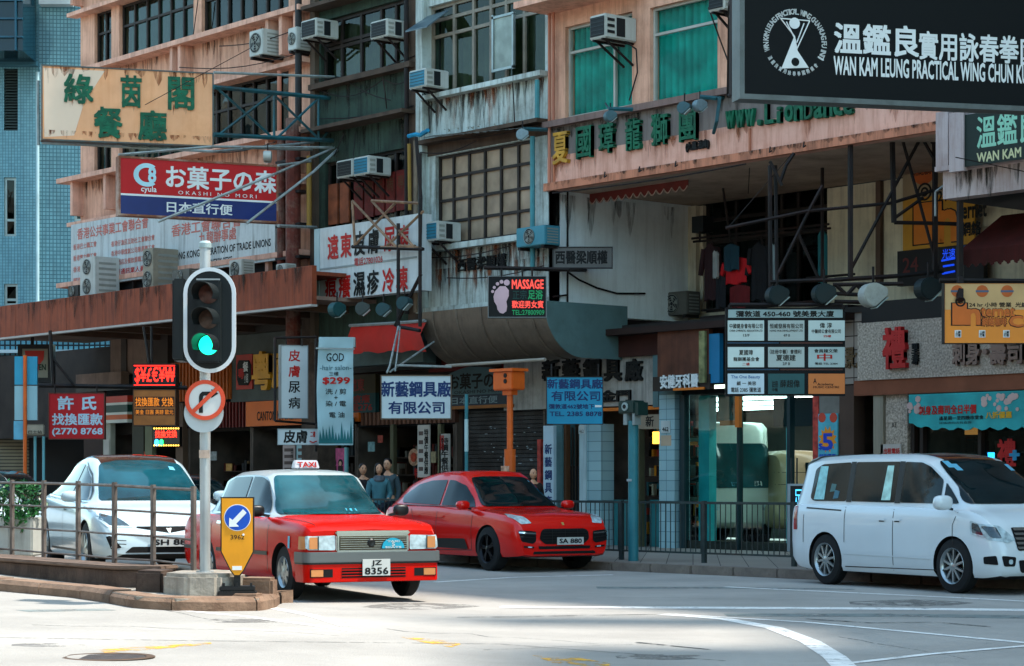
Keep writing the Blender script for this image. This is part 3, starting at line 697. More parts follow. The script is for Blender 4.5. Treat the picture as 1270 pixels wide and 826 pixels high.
# ============================================================ GROUND FLOOR SHOPS
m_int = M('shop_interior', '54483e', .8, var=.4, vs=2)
m_black_letter = M('black_letter', '10110f', .7)
m_red_letter = M('red_letter', 'b01812', .6, var=.1); m_white_letter = M('white_letter', 'd5d8d4', .6, var=.05)
m_navy_letter = M('navy_letter', '14305c', .6, var=.15, vs=5); m_blk = m_black_letter
m_green_letter = M('green_letter', '0a5a3e', .6, var=.4, vs=8, dirt=.6, dcol='0c1a12')
m_tileW = grid_mat('pillar_tiles', '93b4b8', '8aa0a4', .4, .2, rough=.3, jw=.03)
m_tileB = grid_mat('column_tiles', '7d6c5c', '4a3c30', .2, .1, rough=.4, jw=.08)
def pxt(px): return tof(SH, px)
def shop(name, label, px0, px1, ytop, deep=3.2, backm=None, cat='shop', skl=0., skr=0., sidem=None):
    t0, t1 = pxt(px0), pxt(px1); z1 = SH.loc((px0+px1)/2, ytop)[1]; zb = gz((t0+t1)/2, 30) + .05
    r = root(name, label, cat, ((t0+t1)/2, 30, zb), 0)
    a, b = t0 + skl*deep, t1 + skr*deep                       # party walls may run back at a slant
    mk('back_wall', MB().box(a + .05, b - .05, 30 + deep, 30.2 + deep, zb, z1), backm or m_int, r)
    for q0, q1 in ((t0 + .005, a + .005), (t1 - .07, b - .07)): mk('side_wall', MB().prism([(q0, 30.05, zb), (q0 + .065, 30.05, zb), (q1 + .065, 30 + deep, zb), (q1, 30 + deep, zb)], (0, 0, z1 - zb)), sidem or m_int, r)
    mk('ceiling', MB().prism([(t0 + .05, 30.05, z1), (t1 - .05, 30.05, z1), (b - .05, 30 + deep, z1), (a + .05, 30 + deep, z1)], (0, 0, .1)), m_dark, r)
    return r, t0, t1, zb, z1
def shelf(r, t0, t1, zb, y, rows, n, cols, seed, hh=.32):
    rnd = random.Random(seed)
    mk('shelf', (lambda mb: [mb.box(t0, t1, y, y + .35, zb + .3 + k*hh*1.25 - .03, zb + .3 + k*hh*1.25) for k in range(rows)] and mb)(MB()), M('shelf_wood', '3f3026', .7), r)
    for c in cols:
        mb = MB()
        for k in range(rows):
            for i in range(n):
                if rnd.random() < 1.0 / len(cols):
                    w = (t1 - t0) / n; x = t0 + w*i; mb.box(x + w*.1, x + w*.85, y + .02, y + .3, zb + .3 + k*hh*1.25, zb + .3 + k*hh*1.25 + hh*rnd.uniform(.4, .95))
        if mb.f: tag(mk('goods', mb, M('goods_' + c, c, .6), r), kind='stuff')
rows_ = []
# striped convenience store, exchange bureau strip, restaurants ...
r, t0, t1, zb, z1 = shop('convenience_store', 'small convenience store with red, white and green striped fascia left of the LED sign', 128, 166, 492)
for a, b, c in ((492, 500, 'b8321c'), (500, 503, 'c9c9bd'), (503, 512, '0f3a30'), (512, 515, 'c9c9bd'), (515, 521, 'c4551f'), (521, 525, 'c9c9bd')): SH.box('stripe', 120, 166, a, b, 0, .2, M('stripe_' + c, c, .5), r)
SH.box('door_post', 132, 141, 525, 640, -.05, .1, M('off_white', 'a9a595', .7), r); SH.box('poster', 134, 140, 545, 572, .1, .12, M('poster_white', 'b5aca0', .6), r)
SH.text('有限公司', 135.2, 138.8, 547, 570, .125, m_red_letter, r, lines=1.) if False else None
shelf(r, t0 + .4, t1 - .1, zb, 30.9, 5, 12, ('b8651f', 'a02a1c', '3c8a8c', 'c4b89a'), 3)
r, t0, t1, zb, z1 = shop('exchange_shop', 'dim exchange shop with olive post below the LED currency sign', 166, 232, 500)
SH.box('post', 166, 180, 500, 650, -.05, .05, M('dark_olive', '3c3a2c', .7), r); SH.box('post', 183, 192, 520, 650, -.05, .08, M('pale_olive', '6f6f52', .7), r)
SH.box('post', 222, 231, 500, 650, -.1, .1, M('brown_post', '5c4534', .7), r)
shelf(r, t0 + .7, t1 - .3, zb, 30.9, 5, 16, ('a34a1c', '8c1c14', '2c7a80', '4c3424'), 5)
nb_ = SH.box('neon_board', 197, 230, 530, 554, .1, .18, M('neon_board', '0b0b0c', .4), r)
SH.text('找換兌換', 200, 227, 534, 543, .185, M('neon_red', 'e02010', .5, var=0, emit='e02818', es=1.4), nb_, bold=.02)
e = MB()
for px in range(199, 230, 3): SH.disc(e, px, 531.5, .02, .18, .2, 6); SH.disc(e, px, 552.5, .02, .18, .2, 6)
tag(mk('border_bulb', e, M('bulb_yellow', 'ffd060', .5, var=0, emit='ffc040', es=1.5), nb_), kind='stuff')
e = MB(); SH.disc(e, 202, 549, .09, .18, .2, 10); mk('neon_symbol', e, M('neon_blue', '2080ff', .5, var=0, emit='30a0ff', es=1.6), nb_)
e = MB(); SH.disc(e, 208, 549, .09, .18, .2, 10); mk('neon_symbol', e, M('neon_green', '20e060', .5, var=0, emit='20e060', es=1.4), nb_)
# beige wall of the salmon block at street level
r = root('arcade_wall', 'beige arcade wall with dark recess under the left end of the canopy', 'wall', (pxt(175), 30, 3), 0)
zc = cz0 + .08
SH.box('wall', 137, 216, 400, 462, -.3, 0, M('arcade_beige', '80685a', .85, dirt=.35, streak=.3), r)
SH.box('recess', 151, 158, 415, 480, 0, .03, M('dark_recess', '3a2f28', .8), r); SH.box('ledge', 104, 160, 463, 478, 0, .25, M('arcade_beige', '80685a'), r)
SH.box('beam', 100, 232, 478, 483, .05, .15, m_black, r)
SH.box('lower_wall', 104, 128, 478, 640, -.1, 0, M('dark_brown_wall', '3c2a22', .8), r)
SH.box('upper_wall', 190, 216, 410, 455, 0, .2, M('dark_recess', '3a2f28'), r)
# shop with orange corrugated fascia
r, t0, t1, zb, z1 = shop('grill_restaurant', 'dark restaurant with orange ribbed fascia and red grille behind the signal post', 232, 310, 497)
mb = MB(); SH.pbox(mb, 215, 290, 448, 497, 0, .1, ref=250); mk('fascia', mb, M('orange_sheet', 'b05a22', .6, streak=.4, dcol='4a200c'), r)
mb = MB(); t = pxt(216)
while t < pxt(290): SH.lbox(mb, t, t + .06, zof(SH, 250, 497), zof(SH, 250, 449), .1, .15); t += .16
tag(mk('rib', mb, M('orange_sheet', 'b05a22'), r), kind='stuff')
mb = MB(); t = pxt(262)
while t < pxt(310): SH.lbox(mb, t, t + .05, zof(SH, 290, 530), zof(SH, 290, 498), .0, .05); t += .15
tag(mk('grille', mb, M('red_grille', '6c1c16', .6), r), kind='stuff')
SH.box('fascia', 216, 310, 500, 530, -.12, -.02, M('dark_maroon', '2a1412', .7), r)
shelf(r, t0 + .3, t1 - .2, zb, 30.9, 4, 20, ('4c1c14', '2a2a2a', '5c4424'), 8)
e = MB(); SH.disc(e, 291, 549, .06, -.6, -.58, 8); mk('pilot_light', e, M('neon_green', '20e060'), r); e = MB(); SH.disc(e, 297, 549, .06, -.6, -.58, 8); mk('pilot_light', e, M('neon_blue', '2080ff'), r)
# Cantonese restaurant
r, t0, t1, zb, z1 = shop('cantonese_restaurant', 'dark restaurant with yellow 粵 character on grey fascia and orange strip', 310, 440, 528)
SH.box('fascia', 289, 378, 413, 497, -.1, .06, M('grey_green_board', '4f5550', .7, var=.15, dirt=.3), r, ref=330)
SH.box('upper_board', 289, 392, 386, 412, -.1, .0, M('dark_ribbed', '352f29', .7), r, ref=330)
SH.box('emblem_board', 297, 317, 440, 483, .06, .1, M('red_frame', 'a82a1c', .5), r)
SH.poly(mb := MB(), [(301, 447), (313, 447), (316, 453), (316, 471), (312, 478), (301, 478), (299, 471), (299, 453)], .1, .12); mk('emblem', mb, m_blk, r)
SH.text('餐', 306.5, 313, 449, 461, .125, m_white_letter, r, bold=.02); SH.text('粵', 300.5, 308, 457, 470, .125, m_red_letter, r, bold=.02); SH.text('小館', 308, 313, 463, 475, .125, m_white_letter, r)
SH.text('粵', 320, 342, 437, 483, .06, M('yellow_letter', 'd99a1c', .4), r, bold=.03, deep=.12); SH.text('廚', 345, 367, 434, 480, .06, M('yellow_letter', 'd99a1c'), r, bold=.03, deep=.12)
SH.box('orange_strip', 310, 386, 497, 528, -.05, .12, M('orange_strip', 'd8641a', .5, var=.08), r, ref=345); SH.text('CANTON KITCHEN', 324, 372, 510, 521, .125, m_blk, r, bold=.02, ref=345)
for a, b, c, d, cc in ((352, 367, 552, 590, 'b09c94'), (369, 381, 552, 585, '9ab8b8'), (388, 400, 556, 592, 'a0a898')):
    po = SH.box('poster', a, b, c, d, .0, .03, M('poster_' + cc, cc, .6), r)
    e = MB()
    for k in range(4): SH.pbox(e, a + 2, b - 2, c + 4 + k * 8, c + 8 + k * 8, .03, .034)
    mk('picture_strip', e, M('brown_print', '5c4a44', .7), po)
    SH.text('特價\n午餐', b - 5, b - 1.5, c + 4, d - 4, .035, m_blk, po)
shelf(r, t0 + .3, t1 - .3, zb, 30.9, 5, 30, ('3c2a1c', '5c3a1c', '2a3436'), 9)
po = SH.box('pink_poster', 401, 432, 556, 592, .02, .06, M('pink_poster', 'c8487e', .5, var=.35, vs=9), r)
for i, px in enumerate((409, 417, 425)):
    e = MB(); SH.disc(e, px, 574, .09, .06, .07, 10); SH.pbox(e, px - 3, px + 3, 578, 588, .06, .068); mk('printed_figure', e, M('dark_print', '2a1418', .7), po)
    e = MB(); SH.disc(e, px, 575, .055, .07, .075, 10); mk('printed_face', e, M('skin_print', 'c89a80', .7), po)
SH.box('blue_edge', 430, 433, 555, 592, .02, .07, M('pale_blue_edge', '7fc0c4', .5), po)
# dirty column between them
cl = root('street_column', 'dirty brown plastered column behind the hanging skin clinic signs', 'column', (pxt(384), 29, .1), 0)
YC = yface(28.6)
mk('shaft', YC.pbox(MB(), 374, 394, 395, 640, -.5, 0), M('dirty_column', '4f4035', .9, var=.3, vs=3, dirt=.8, bump=.5, bs=8), cl)
# stretch behind the red awning
r, t0, t1, zb, z1 = shop('herbal_shop', 'dark shopfront with brown slatted fascia behind the pedestrians', 440, 562, 528)
SH.box('red_wall', 437, 545, 398, 460, -.2, -.05, M('dull_red_wall', '6b1914', .7, streak=.4), r, ref=490)
SH.box('sign_board', 437, 545, 438, 460, -.05, .1, M('charcoal_board', '252a2a', .6), r, ref=490)
SH.text('お菓子の森', 447, 510, 437, 449, .105, m_blk, r, ref=478, bold=.02)
SH.box('sign_board', 437, 470, 465, 488, 0, .1, M('olive_board', '3a3318', .6), r); SH.text('遠東', 439, 456, 470, 485, .105, M('dull_red_letter', '8c1c10', .6), r, bold=.03)
SH.box('sign_board', 437, 470, 488, 512, 0, .1, M('dark_teal_board', '0e3f40', .6), r); SH.text('痕癢\n電276', 440, 466, 490, 510, .105, M('dull_red_letter', '8c1c10'), r, bold=.02)
SH.box('orange_plate', 437, 450, 512, 523, .02, .12, M('orange_strip', 'd8641a'), r)
mb = MB(); t = pxt(450)
SH.box('fascia', 450, 565, 510, 526, -.1, .02, M('brown_fascia', '4a2c20', .7), r, ref=500)
while t < pxt(562): SH.lbox(mb, t, t + .07, zof(SH, 500, 526), zof(SH, 500, 510), .02, .06); t += .16
tag(mk('slat', mb, M('brown_slat', '704a38', .7), r), kind='stuff')
for px in (486, 545): SH.box('door_post', px, px + 4, 526, 650, -.05, .05, M('brass_post', '5c5a44', .5, metal=.4), r)
for a, b, c, d, cc in ((520, 535, 527, 592, 'b8aea2'), (547, 560, 538, 596, '9c968c')):
    po = SH.box('vertical_poster', a, b, c, d, .02, .05, M('poster_' + cc, cc, .6), r)
    SH.text('特\n價\n午\n餐\n供\n應', (a+b)/2 + (1 if a < 540 else -4), b - 1.5, c + 5, d - 4, .055, m_blk, po, bold=.03)
    if a > 540: SH.text('招\n牌', a + 1, b - 7, c + 2, c + 20, .055, m_red_letter, po, bold=.03)
    else:
        e = MB()
        for k in range(5): SH.pbox(e, a + 1.5, a + 7, c + 8 + k * 11, c + 13 + k * 11, .05, .053)
        mk('picture_strip', e, M('brown_print', '5c4a44'), po)
e = MB(); SH.disc(e, 501, 567, .2, -.3, -.28, 14); mk('food_picture', e, M('food_pic', 'b88a6a', .6, var=.6, vs=12), r)
e = MB(); SH.disc(e, 501, 567, .11, -.28, -.27, 10); mk('food_picture', e, M('food_red', 'a83a1c', .6, var=.4, vs=12), r)
SH.text('特價', 501, 513, 580, 593, -.3, m_red_letter, r, bold=.03)
shelf(r, t0 + .3, t1 - .3, zb, 30.9, 5, 30, ('3c2a1c', '5c1c14', '2a3436', '7a7060'), 11)
# sweet shop with arched sign and shutter
r, t0, t1, zb, z1 = shop('sweet_shop', 'closed sweet shop with arched grey blue sign and dark graffitied shutter', 562, 674, 508, deep=.6)
SH.box('red_surround', 528, 640, 405, 458, -.2, -.08, M('dull_red_wall', '6b1914'), r, ref=590)
SH.box('yellow_post', 534, 539, 395, 455, -.05, .05, M('orange_post', 'c06a1c', .5), r)
arc = [(560, 490)] + [(560 + 74 * i / 14, 471 - 17 * math.sin(math.pi * (i + 1.5) / 17) ** .8) for i in range(15)] + [(634, 490)]
mb = SH.poly(MB(), arc, 0, .1); mk('arched_sign', mb, M('slate_sign', '3c5a60', .5, var=.15, vs=2), r)
SH.text('お菓子の森', 562, 633, 463, 482, .105, m_blk, r, bold=.03, ref=590); SH.text('OKASHI NO MORI', 568, 628, 484, 488, .105, m_blk, r, ref=590)
SH.box('blue_strip', 560, 636, 490, 503, 0, .11, M('dark_navy', '142834', .5), r, ref=590); SH.text('日本直行便', 565, 622, 492, 501, .115, M('grey_letter', '6f8488', .6), r, ref=590, bold=.02)
SH.box('orange_lintel', 560, 640, 503, 507, 0, .12, M('orange_brown', '8a5424', .6), r, ref=590)
SH.box('wall_piece', 634, 652, 440, 505, -.1, 0, M('dark_recess', '3a2f28'), r)
mb = MB(); z = zb
while z < zof(SH, 620, 510): SH.lbox(mb, pxt(572), pxt(671), z, z + .075, -.2, -.17); z += .09
tag(mk('shutter_slat', mb, M('dark_shutter', '1e1f20', .45, metal=.4, var=.5, vs=3, dirt=.3, dcol='5a6468'), r), kind='stuff')
mk('shutter_back', SH.lbox(MB(), pxt(565), pxt(673), zb, zof(SH, 620, 508), -.3, -.2), M('dark_room', '15171a'), r)
rn = random.Random(4); mb = MB()
for i in range(26):
    px, py = rn.uniform(590, 655), rn.uniform(525, 580); SH.pbox(mb, px, px + rn.uniform(.8, 4), py, py + .9, -.17, -.165)
tag(mk('sticker', mb, M('pale_sticker', '8f9a9c', .6), r), kind='stuff')
SH.box('red_edge', 669, 673, 545, 640, -.05, .06, M('red_white_tape', 'a83a30', .6, var=.6, vs=8), r)
SH.box('grey_sticker', 618, 625, 567, 585, -.16, -.15, M('pale_sticker', '8f9a9c'), r)
# hardware shop: big letter board, pillars, doorway
r, t0, t1, zb, z1 = shop('hardware_shop', 'hardware shop with tall black characters on a stained board and tiled pillars', 676, 822, 505, deep=1.6, skr=-1.04)
m_board = M('stained_board', 'a09a90', .8, var=.15, dirt=.5, dcol='2d2a26', streak=.5)
SH.box('fascia', 627, 820, 440, 505, -.1, .05, m_board, r, ref=735); SH.box('fascia_edge', 815, 822, 440, 505, .05, .12, M('teal_grey', '4e6a6c', .6), r)
for ch, a in zip('新藝鋼具廠', (677, 702, 728, 754, 780)): SH.text(ch, a, a + 20, 446, 472, .05, m_blk, r, bold=.05, deep=.06, ref=a + 10)
SH.text('金門', 748, 785, 484, 498, .05, m_blk, r, bold=.04, deep=.04)
SH.box('pillar', 723, 731, 526, 700, -.3, .1, M('white_pillar', 'a5b8ba', .5, var=.1, streak=.3), r); SH.box('pillar', 731, 748, 526, 700, -.3, .06, m_tileW, r)
SH.box('pillar', 689, 700, 526, 700, -.3, .06, M('teal_plaster', '4d7478', .7, dirt=.3), r)
SH.box('orange_frame', 748, 822, 505, 509, 0, .1, M('orange_neon', 'c8691a', .5), r)
SH.box('number_plate', 723, 730, 528, 538, .1, .12, M('plate_white', 'b5bcb8', .5), r); SH.text('462', 724, 729.4, 533, 537, .125, m_blk, r)
mb = MB(); t = pxt(702)
while t < pxt(721): SH.lbox(mb, t, t + .025, zb, zof(SH, 712, 530), -.1, -.07); t += .1
tag(mk('gate_bar', mb, M('bronze_bar', '3c342c', .5, metal=.4), r), kind='stuff')
SH.box('gate_panel', 702, 721, 578, 640, -.12, -.1, M('dark_room', '15171a'), r); SH.box('gate_frame', 700, 703, 526, 700, -.1, .02, M('rust_frame', '5a3a24', .6), r)
SH.box('hanging_plate', 790, 822, 514, 532, -.05, 0, M('beige_plate', '8c7c68', .7), r); SH.text('新', 801, 811, 516, 529, .005, m_blk, r, bold=.02)
SH.box('door_jamb', 791, 795, 532, 700, -.1, .05, M('brass_post', '5c5a44'), r)
shelf(r, pxt(752) , pxt(790) , zb, 31.1, 6, 12, ('b87a1c', '8c2a14', '2c5a5c', '9a9a80', '1c1c1c'), 21)
shelf(r, pxt(797), pxt(820), zb, 31.0, 6, 8, ('a8641c', '7a2414', '2c4a4c', '1c1c1c'), 22)
SH.box('yellow_light_box', 787, 792, 535, 550, -.6, -.5, M('amber_light', 'e8a030', .5, var=0, emit='f0a838', es=1.2), r)
SH.box('glass_counter', 752, 790, 620, 700, -.25, -.2, M('teal_counter', '2c6a6c', .25), r); SH.box('glass_counter', 797, 820, 620, 700, -.25, -.2, M('teal_counter', '2c6a6c'), r)
# glazed lobby with tiled pillar
r, t0, t1, zb, z1 = shop('glazed_lobby', 'tall glazed shopfront with a coach and a van set behind the glass as reflections', 842, 1040, 486, deep=9, backm=M('lobby_back', '6a7472', .8), skl=-1.04, sidem=M('lobby_side', '7fa8a8', .6))
SH.box('pillar', 823, 842, 490, 700, -.3, .12, m_tileW, r)
SH.box('pillar_cap', 823, 842, 472, 490, -.3, .12, M('teal_grey', '4e6a6c'), r)
SH.box('number_plate', 826, 837, 522, 537, .12, .14, M('plate_white', 'b5bcb8'), r); SH.text('462', 828, 835.5, 530, 535, .145, m_blk, r, bold=.02)
SH.box('sticker', 825, 838, 540, 553, .12, .125, M('peach_sticker', 'b09a80', .6), r)
for a, b in ((845, 851), (916, 918), (978, 982)): SH.box('mullion', a, b, 490, 700, -.08, .05, M('dark_teal_frame', '122c30', .4), r)
for a, b in ((851, 916), (918, 978)): 
    t0_, t1_, z0_, z1_ = SH.rect(a, b, 488, 695); mk('pane', MB().poly([SH.w(t0_, zb, 0), SH.w(t1_, zb, 0), SH.w(t1_, z1_, 0), SH.w(t0_, z1_, 0)]), glass('teal_shop_glass', 'c8ecea', .01), r)
for k in range(3): mk('added_fill_strip', MB().box(t0 + .8 - (1 + k*2.2), t1 - .8, 31 + k*2.2, 31.25 + k*2.2, z1 - .08, z1 - .02), M('added_fill_glow', 'ffffff', .5, var=0, emit='f0fff8', es=3.2), r)  # added glowing strips, no known lamps; they brighten the lobby
SH.box('teal_column', 853, 866, 490, 700, -.5, -.3, M('turquoise_panel', '2fa6a8', .5, var=.2), r); SH.box('teal_column', 957, 961, 530, 700, -.5, -.4, M('pale_turquoise', '7fc8c8', .5, var=.2), r)
SH.box('white_panel', 882, 940, 488, 530, -4.2, -4, M('pale_board', 'a8b4ae', .7), r); SH.box('dark_panel', 941, 1012, 492, 528, -.5, -.4, M('dark_green_panel', '0f2226', .5), r)
SH.box('green_panel', 868, 893, 488, 520, -.6, -.5, M('mid_green_panel', '3c6058', .6), r); SH.text('港業', 884, 891, 498, 514, -.49, m_blk, r)
SH.box('orange_panel', 870, 889, 521, 527, -.6, -.5, M('orange_strip', 'd8641a'), r); SH.box('orange_bar', 916, 921, 488, 530, .02, .1, M('orange_bar', 'c86a1c', .5), r)
SH.box('low_wall', 845, 980, 672, 700, -.1, -.02, M('dark_brown_wall', '3c2a22'), r)
SH.box('poster_back', 1008, 1015, 488, 575, -.2, 0, M('red_white_tape', 'a83a30'), r); SH.box('pillar', 1013, 1041, 488, 700, -.4, -.02, M('grey_pillar', '77736b', .8, dirt=.3), r)
po = SH.box('price_poster', 1016, 1040, 513, 569, 0, .03, M('cyan_poster', '4ea4b4', .5, var=.2, vs=5), r)
st = [(1028 + (11.5 if i % 2 else 8) * math.cos(math.pi * i / 12), 545 + (17 if i % 2 else 11) * math.sin(math.pi * i / 12)) for i in range(24)]
mk('starburst', SH.poly(MB(), st, .03, .034), M('orange_star', 'e08a1c', .5), po)
for px in (1021, 1035):
    e = MB(); SH.disc(e, px, 518, .09, .03, .034, 12); mk('red_dot', e, M('red_dot', 'b8402c', .5), po)
SH.text('5', 1022, 1034, 538, 558, .036, M('blue_numeral', '1040b0', .5), po, bold=.05); SH.text('$', 1017, 1022, 550, 558, .036, M('blue_numeral', '1040b0'), po, bold=.04)
SH.text('特別優惠', 1018, 1038, 563, 568, .036, M('blue_numeral', '1040b0'), po, bold=.03)
# right hand entrances and sushi shop
r, t0, t1, zb, z1 = shop('stairway_entrance', 'grey entrance with pale pillars left of the sushi shop', 1041, 1132, 478, deep=2.5, backm=M('grey_back', '4f4c48', .8))
SH.box('tile_wall', 1047, 1076, 386, 476, -.1, 0, grid_mat('pale_tile_strip', '8f8378', '4c4038', .5, .25, rough=.4, jw=.04), r, ref=1060)
SH.text('景大', 1049, 1074, 430, 456, 0, M('bronze_letter', '5a4428', .5), r, bold=.02, deep=.03, ref=1060)
SH.box('brown_post', 1041, 1059, 478, 700, -.3, .0, M('brown_wall', '4c3a30', .8), r)
SH.box('pillar', 1090, 1102, 488, 700, -.1, .15, M('cream_pillar', '8f8574', .7, streak=.3), r)
m_terr = M('terrazzo', 'a8998a', .5, var=.5, vs=28, detail=2, dirt=.2, bump=.2, bs=60)
SH.box('terrazzo_pillar', 1103, 1130, 488, 700, -.1, .1, m_terr, r)
po = SH.box('notice', 1099, 1124, 551, 566, .12, .15, M('notice_white', 'b5aca4', .6), r); SH.text('出租電話', 1103, 1123, 556, 563, .155, m_red_letter, po, bold=.03)
SH.text('83', 1111, 1116, 524, 530, .105, m_blk, r)
r, t0, t1, zb, z1 = shop('sushi_shop', 'sushi shop with terrazzo fascia, red 禮 character and cherry blossom banner', 1132, 1420, 485, deep=3)
SH.box('fascia', 1075, 1420, 398, 470, 0, .25, m_terr, r, ref=1130)
SH.box('metal_band', 1068, 1420, 470, 489, -.05, .2, M('copper_band', '7a4c3a', .35, metal=.5, var=.2, dirt=.2), r, ref=1130)
SH.box('black_board', 1073, 1400, 371, 397, -.1, .1, M('black_board', '0a0b0c', .5), r, ref=1130)
SH.text('禮', 1111, 1138, 408, 457, .25, M('crimson_letter', 'b82020', .4), r, bold=.06, deep=.1, ref=1125)
SH.text('里\n寿', 1144, 1152, 427, 453, .25, m_blk, r, bold=.03, deep=.05, ref=1148)
SH.text('刺身', 1196, 1229, 425, 453, .25, M('wood_letter', '80665a', .6), r, bold=.04, deep=.08, ref=1212)
SH.text('壽司', 1242, 1282, 424, 452, .25, M('wood_letter', '80665a'), r, bold=.04, deep=.08, ref=1262)
e = MB(); SH.disc(e, 1236, 437, .05, .25, .33, 10); mk('dot', e, M('wood_letter', '80665a'), r)
# banner with scalloped edge
pts = [(1140, 489 + 1)] + [(1300, 484)]
low = [(1300 - 160 * i / 32, 529 + 5 * abs(math.sin(i * .8)) - 6 * (1 if i > 26 else 0) * (i - 26) / 6) for i in range(33)]
po = mk('blossom_banner', SH.poly(MB(), pts + low, .25, .28), M('turquoise_banner', '2f9ea0', .6, var=.25, vs=3), r)
rn = random.Random(9)
for i in range(34):
    e = MB(); px, py = (rn.uniform(1228, 1275), rn.uniform(491, 508)) if i < 26 else (rn.uniform(1140, 1155), rn.uniform(495, 520)); SH.disc(e, px, py, rn.uniform(.03, .07), .28, .283 + i * .0003, 7); mk('blossom', e, M('blossom_pink', 'c8a8a0', .6), po)
SH.text('刺身及壽司全日半價', 1153, 1224, 503, 514, .29, m_red_letter, po, bold=.04, ref=1188); SH.text('逢星期一至四晚市堂食', 1178, 1233, 516, 521, .29, m_blk, po, ref=1205, bold=.02)
SH.text('八折優惠', 1236, 1268, 511, 519, .292, M('yellow_print', 'd9a21c', .5), po, bold=.04); SH.text('詳情請向店員查詢', 1178, 1218, 523, 526, .29, m_blk, po, ref=1198)
mb = SH.pbox(MB(), 1132, 1420, 489, 700, -.04, 0); 
for a in (1132, 1143, 1215, 1290): SH.box('frame_post', a, a + 4, 489, 700, -.1, .05, M('dark_wood', '241c18', .5), r)
mk('pane', MB().poly([SH.w(t0, zb, -.05), SH.w(t1, zb, -.05), SH.w(t1, z1, -.05), SH.w(t0, z1, -.05)]), g_shop, r)
SH.text('禮', 1236, 1258, 545, 578, -.03, M('crimson_letter', 'a01c1c'), r, bold=.04)
SH.box('cyan_sticker', 1251, 1264, 562, 566, -.02, -.01, M('cyan_sticker', '2c8ab0', .5), r); SH.box('cyan_sticker', 1255, 1260, 558, 571, -.025, -.015, M('cyan_sticker', '2c8ab0'), r)
SH.box('blue_light', 1216, 1220, 561, 575, -.3, -.2, M('neon_blue', '2080ff'), r)
SH.box('lantern_row', 1156, 1176, 528, 538, -1., -.9, M('warm_panel', 'b86a3c', .6, emit='c87a40', es=.25), r); SH.box('picture', 1237, 1280, 520, 534, -1., -.9, M('warm_panel', 'b86a3c'), r)
shelf(r, t0 + .3, t1 - .5, zb, 30.9, 5, 26, ('3c1c14', '1c1c1c', '5c3a20', '7a2a1c'), 31)
# dentist fascia above the pillar
dn = root('dentist_fascia', 'brown wooden fascia with white dentist lettering and a striped trim', 'shop sign', (pxt(850), 29.7, zof(SH, 850, 487)), 0)
D1 = yface(29.7)
mk('board', walls(D1, tof(D1, 820), tof(D1, 884), zof(D1, 850, 468), zof(D1, 850, 410), [], 0, .1), M('brown_wood', '5a3322', .7, var=.3, vs=3, streak=.4, dcol='24120c'), dn)
D1.box('letter_board', 815, 886, 466, 484, 0, .12, M('dark_wood', '241c18'), dn)
D1.text('安健牙科醫', 826, 873, 465, 481, .12, M('white_letter', 'd5d8d4'), dn, bold=.04, deep=.04)
D1.box('trim_strip', 875, 882, 411, 475, .12, .18, M('green_orange_trim', '7a7a50', .6, var=.5, vs=6), dn); D1.box('strip_light', 842, 880, 481, 484, .12, .16, M('orange_neon', 'd07018'), dn)
D1.box('blue_panel', 884, 897, 414, 475, 0, .1, M('bright_blue', '0e6c94', .5), dn)
mk('soffit_beam', MB().box(tof(SH, 745), tof(SH, 1060), 29.5, 30.0, zof(SH, 850, 412), zof(SH, 850, 404)), M('dark_beam', '2c1c16', .8), dn)
D1.box('valance', 745, 885, 404, 440, -.3, -.15, M('dark_red_wood', '3c1c14', .8, var=.3), dn, ref=800)
# filler wall band above the shops, below the first floors
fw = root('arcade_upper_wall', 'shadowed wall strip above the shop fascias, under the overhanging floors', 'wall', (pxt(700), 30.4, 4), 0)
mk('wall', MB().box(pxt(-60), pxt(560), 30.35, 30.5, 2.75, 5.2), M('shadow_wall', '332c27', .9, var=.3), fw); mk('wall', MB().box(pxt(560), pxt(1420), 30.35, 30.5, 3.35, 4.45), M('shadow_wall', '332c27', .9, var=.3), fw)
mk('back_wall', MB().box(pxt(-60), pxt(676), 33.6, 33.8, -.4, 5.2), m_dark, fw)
# ============================================================ SIGNS
def p3(px, py, D): return atd(px, py, D)
def wire(mb, pts, r, n=5): return mb.path([p3(*p) for p in pts], r, n)
m_black_s = M('board_black_matt', '0b0d0e', .6, spec=.2)
def sign(name, label, cat, px0, px1, yt, yb, D, slope, depth, face_m, edge_m, border=.03, group=None, zroot=None):
    pc = (px0 + px1) / 2; k = (pc - CX) / F; h = HY - (yt + yb) / 2; q = slope * F / (h + slope * F * k)
    f = Face.cam(pc, D, (1, q)); t0, t1, z0, z1 = f.rect(px0, px1, yt, yb)
    r = root(name, label, cat, f.w((t0 + t1)/2, z0, 0), f.yaw, group)
    mk('box', f.lbox(MB(), t0, t1, z0, z1, -depth, -.012), edge_m, r)
    mk('panel', f.lbox(MB(), t0 + border, t1 - border, z0 + border, z1 - border, -.012, 0), face_m, r)
    if border:
        mb = MB()
        for a, b, c, d in ((t0, t1, z0, z0 + border), (t0, t1, z1 - border, z1), (t0, t0 + border, z0 + border, z1 - border), (t1 - border, t1, z0 + border, z1 - border)): f.lbox(mb, a, b, c, d, -.012, .015)
        mk('frame', mb, edge_m, r)
    f.r, f.b = r, (t0, t1, z0, z1); return f
m_steel = M('rusty_steel', '15100e', .7, var=.4, vs=6, dirt=.3, dcol='4a2414', spec=.3); m_tealsteel = M('teal_steel', '1d5158', .6, var=.25, vs=5, dirt=.5, dcol='4a2a1c')
m_palesteel = M('pale_steel', '8d9693', .6, var=.2, vs=6, dirt=.55, dcol='6a3c24'); m_goldpaint = M('gold_edge', 'a9874a', .5)
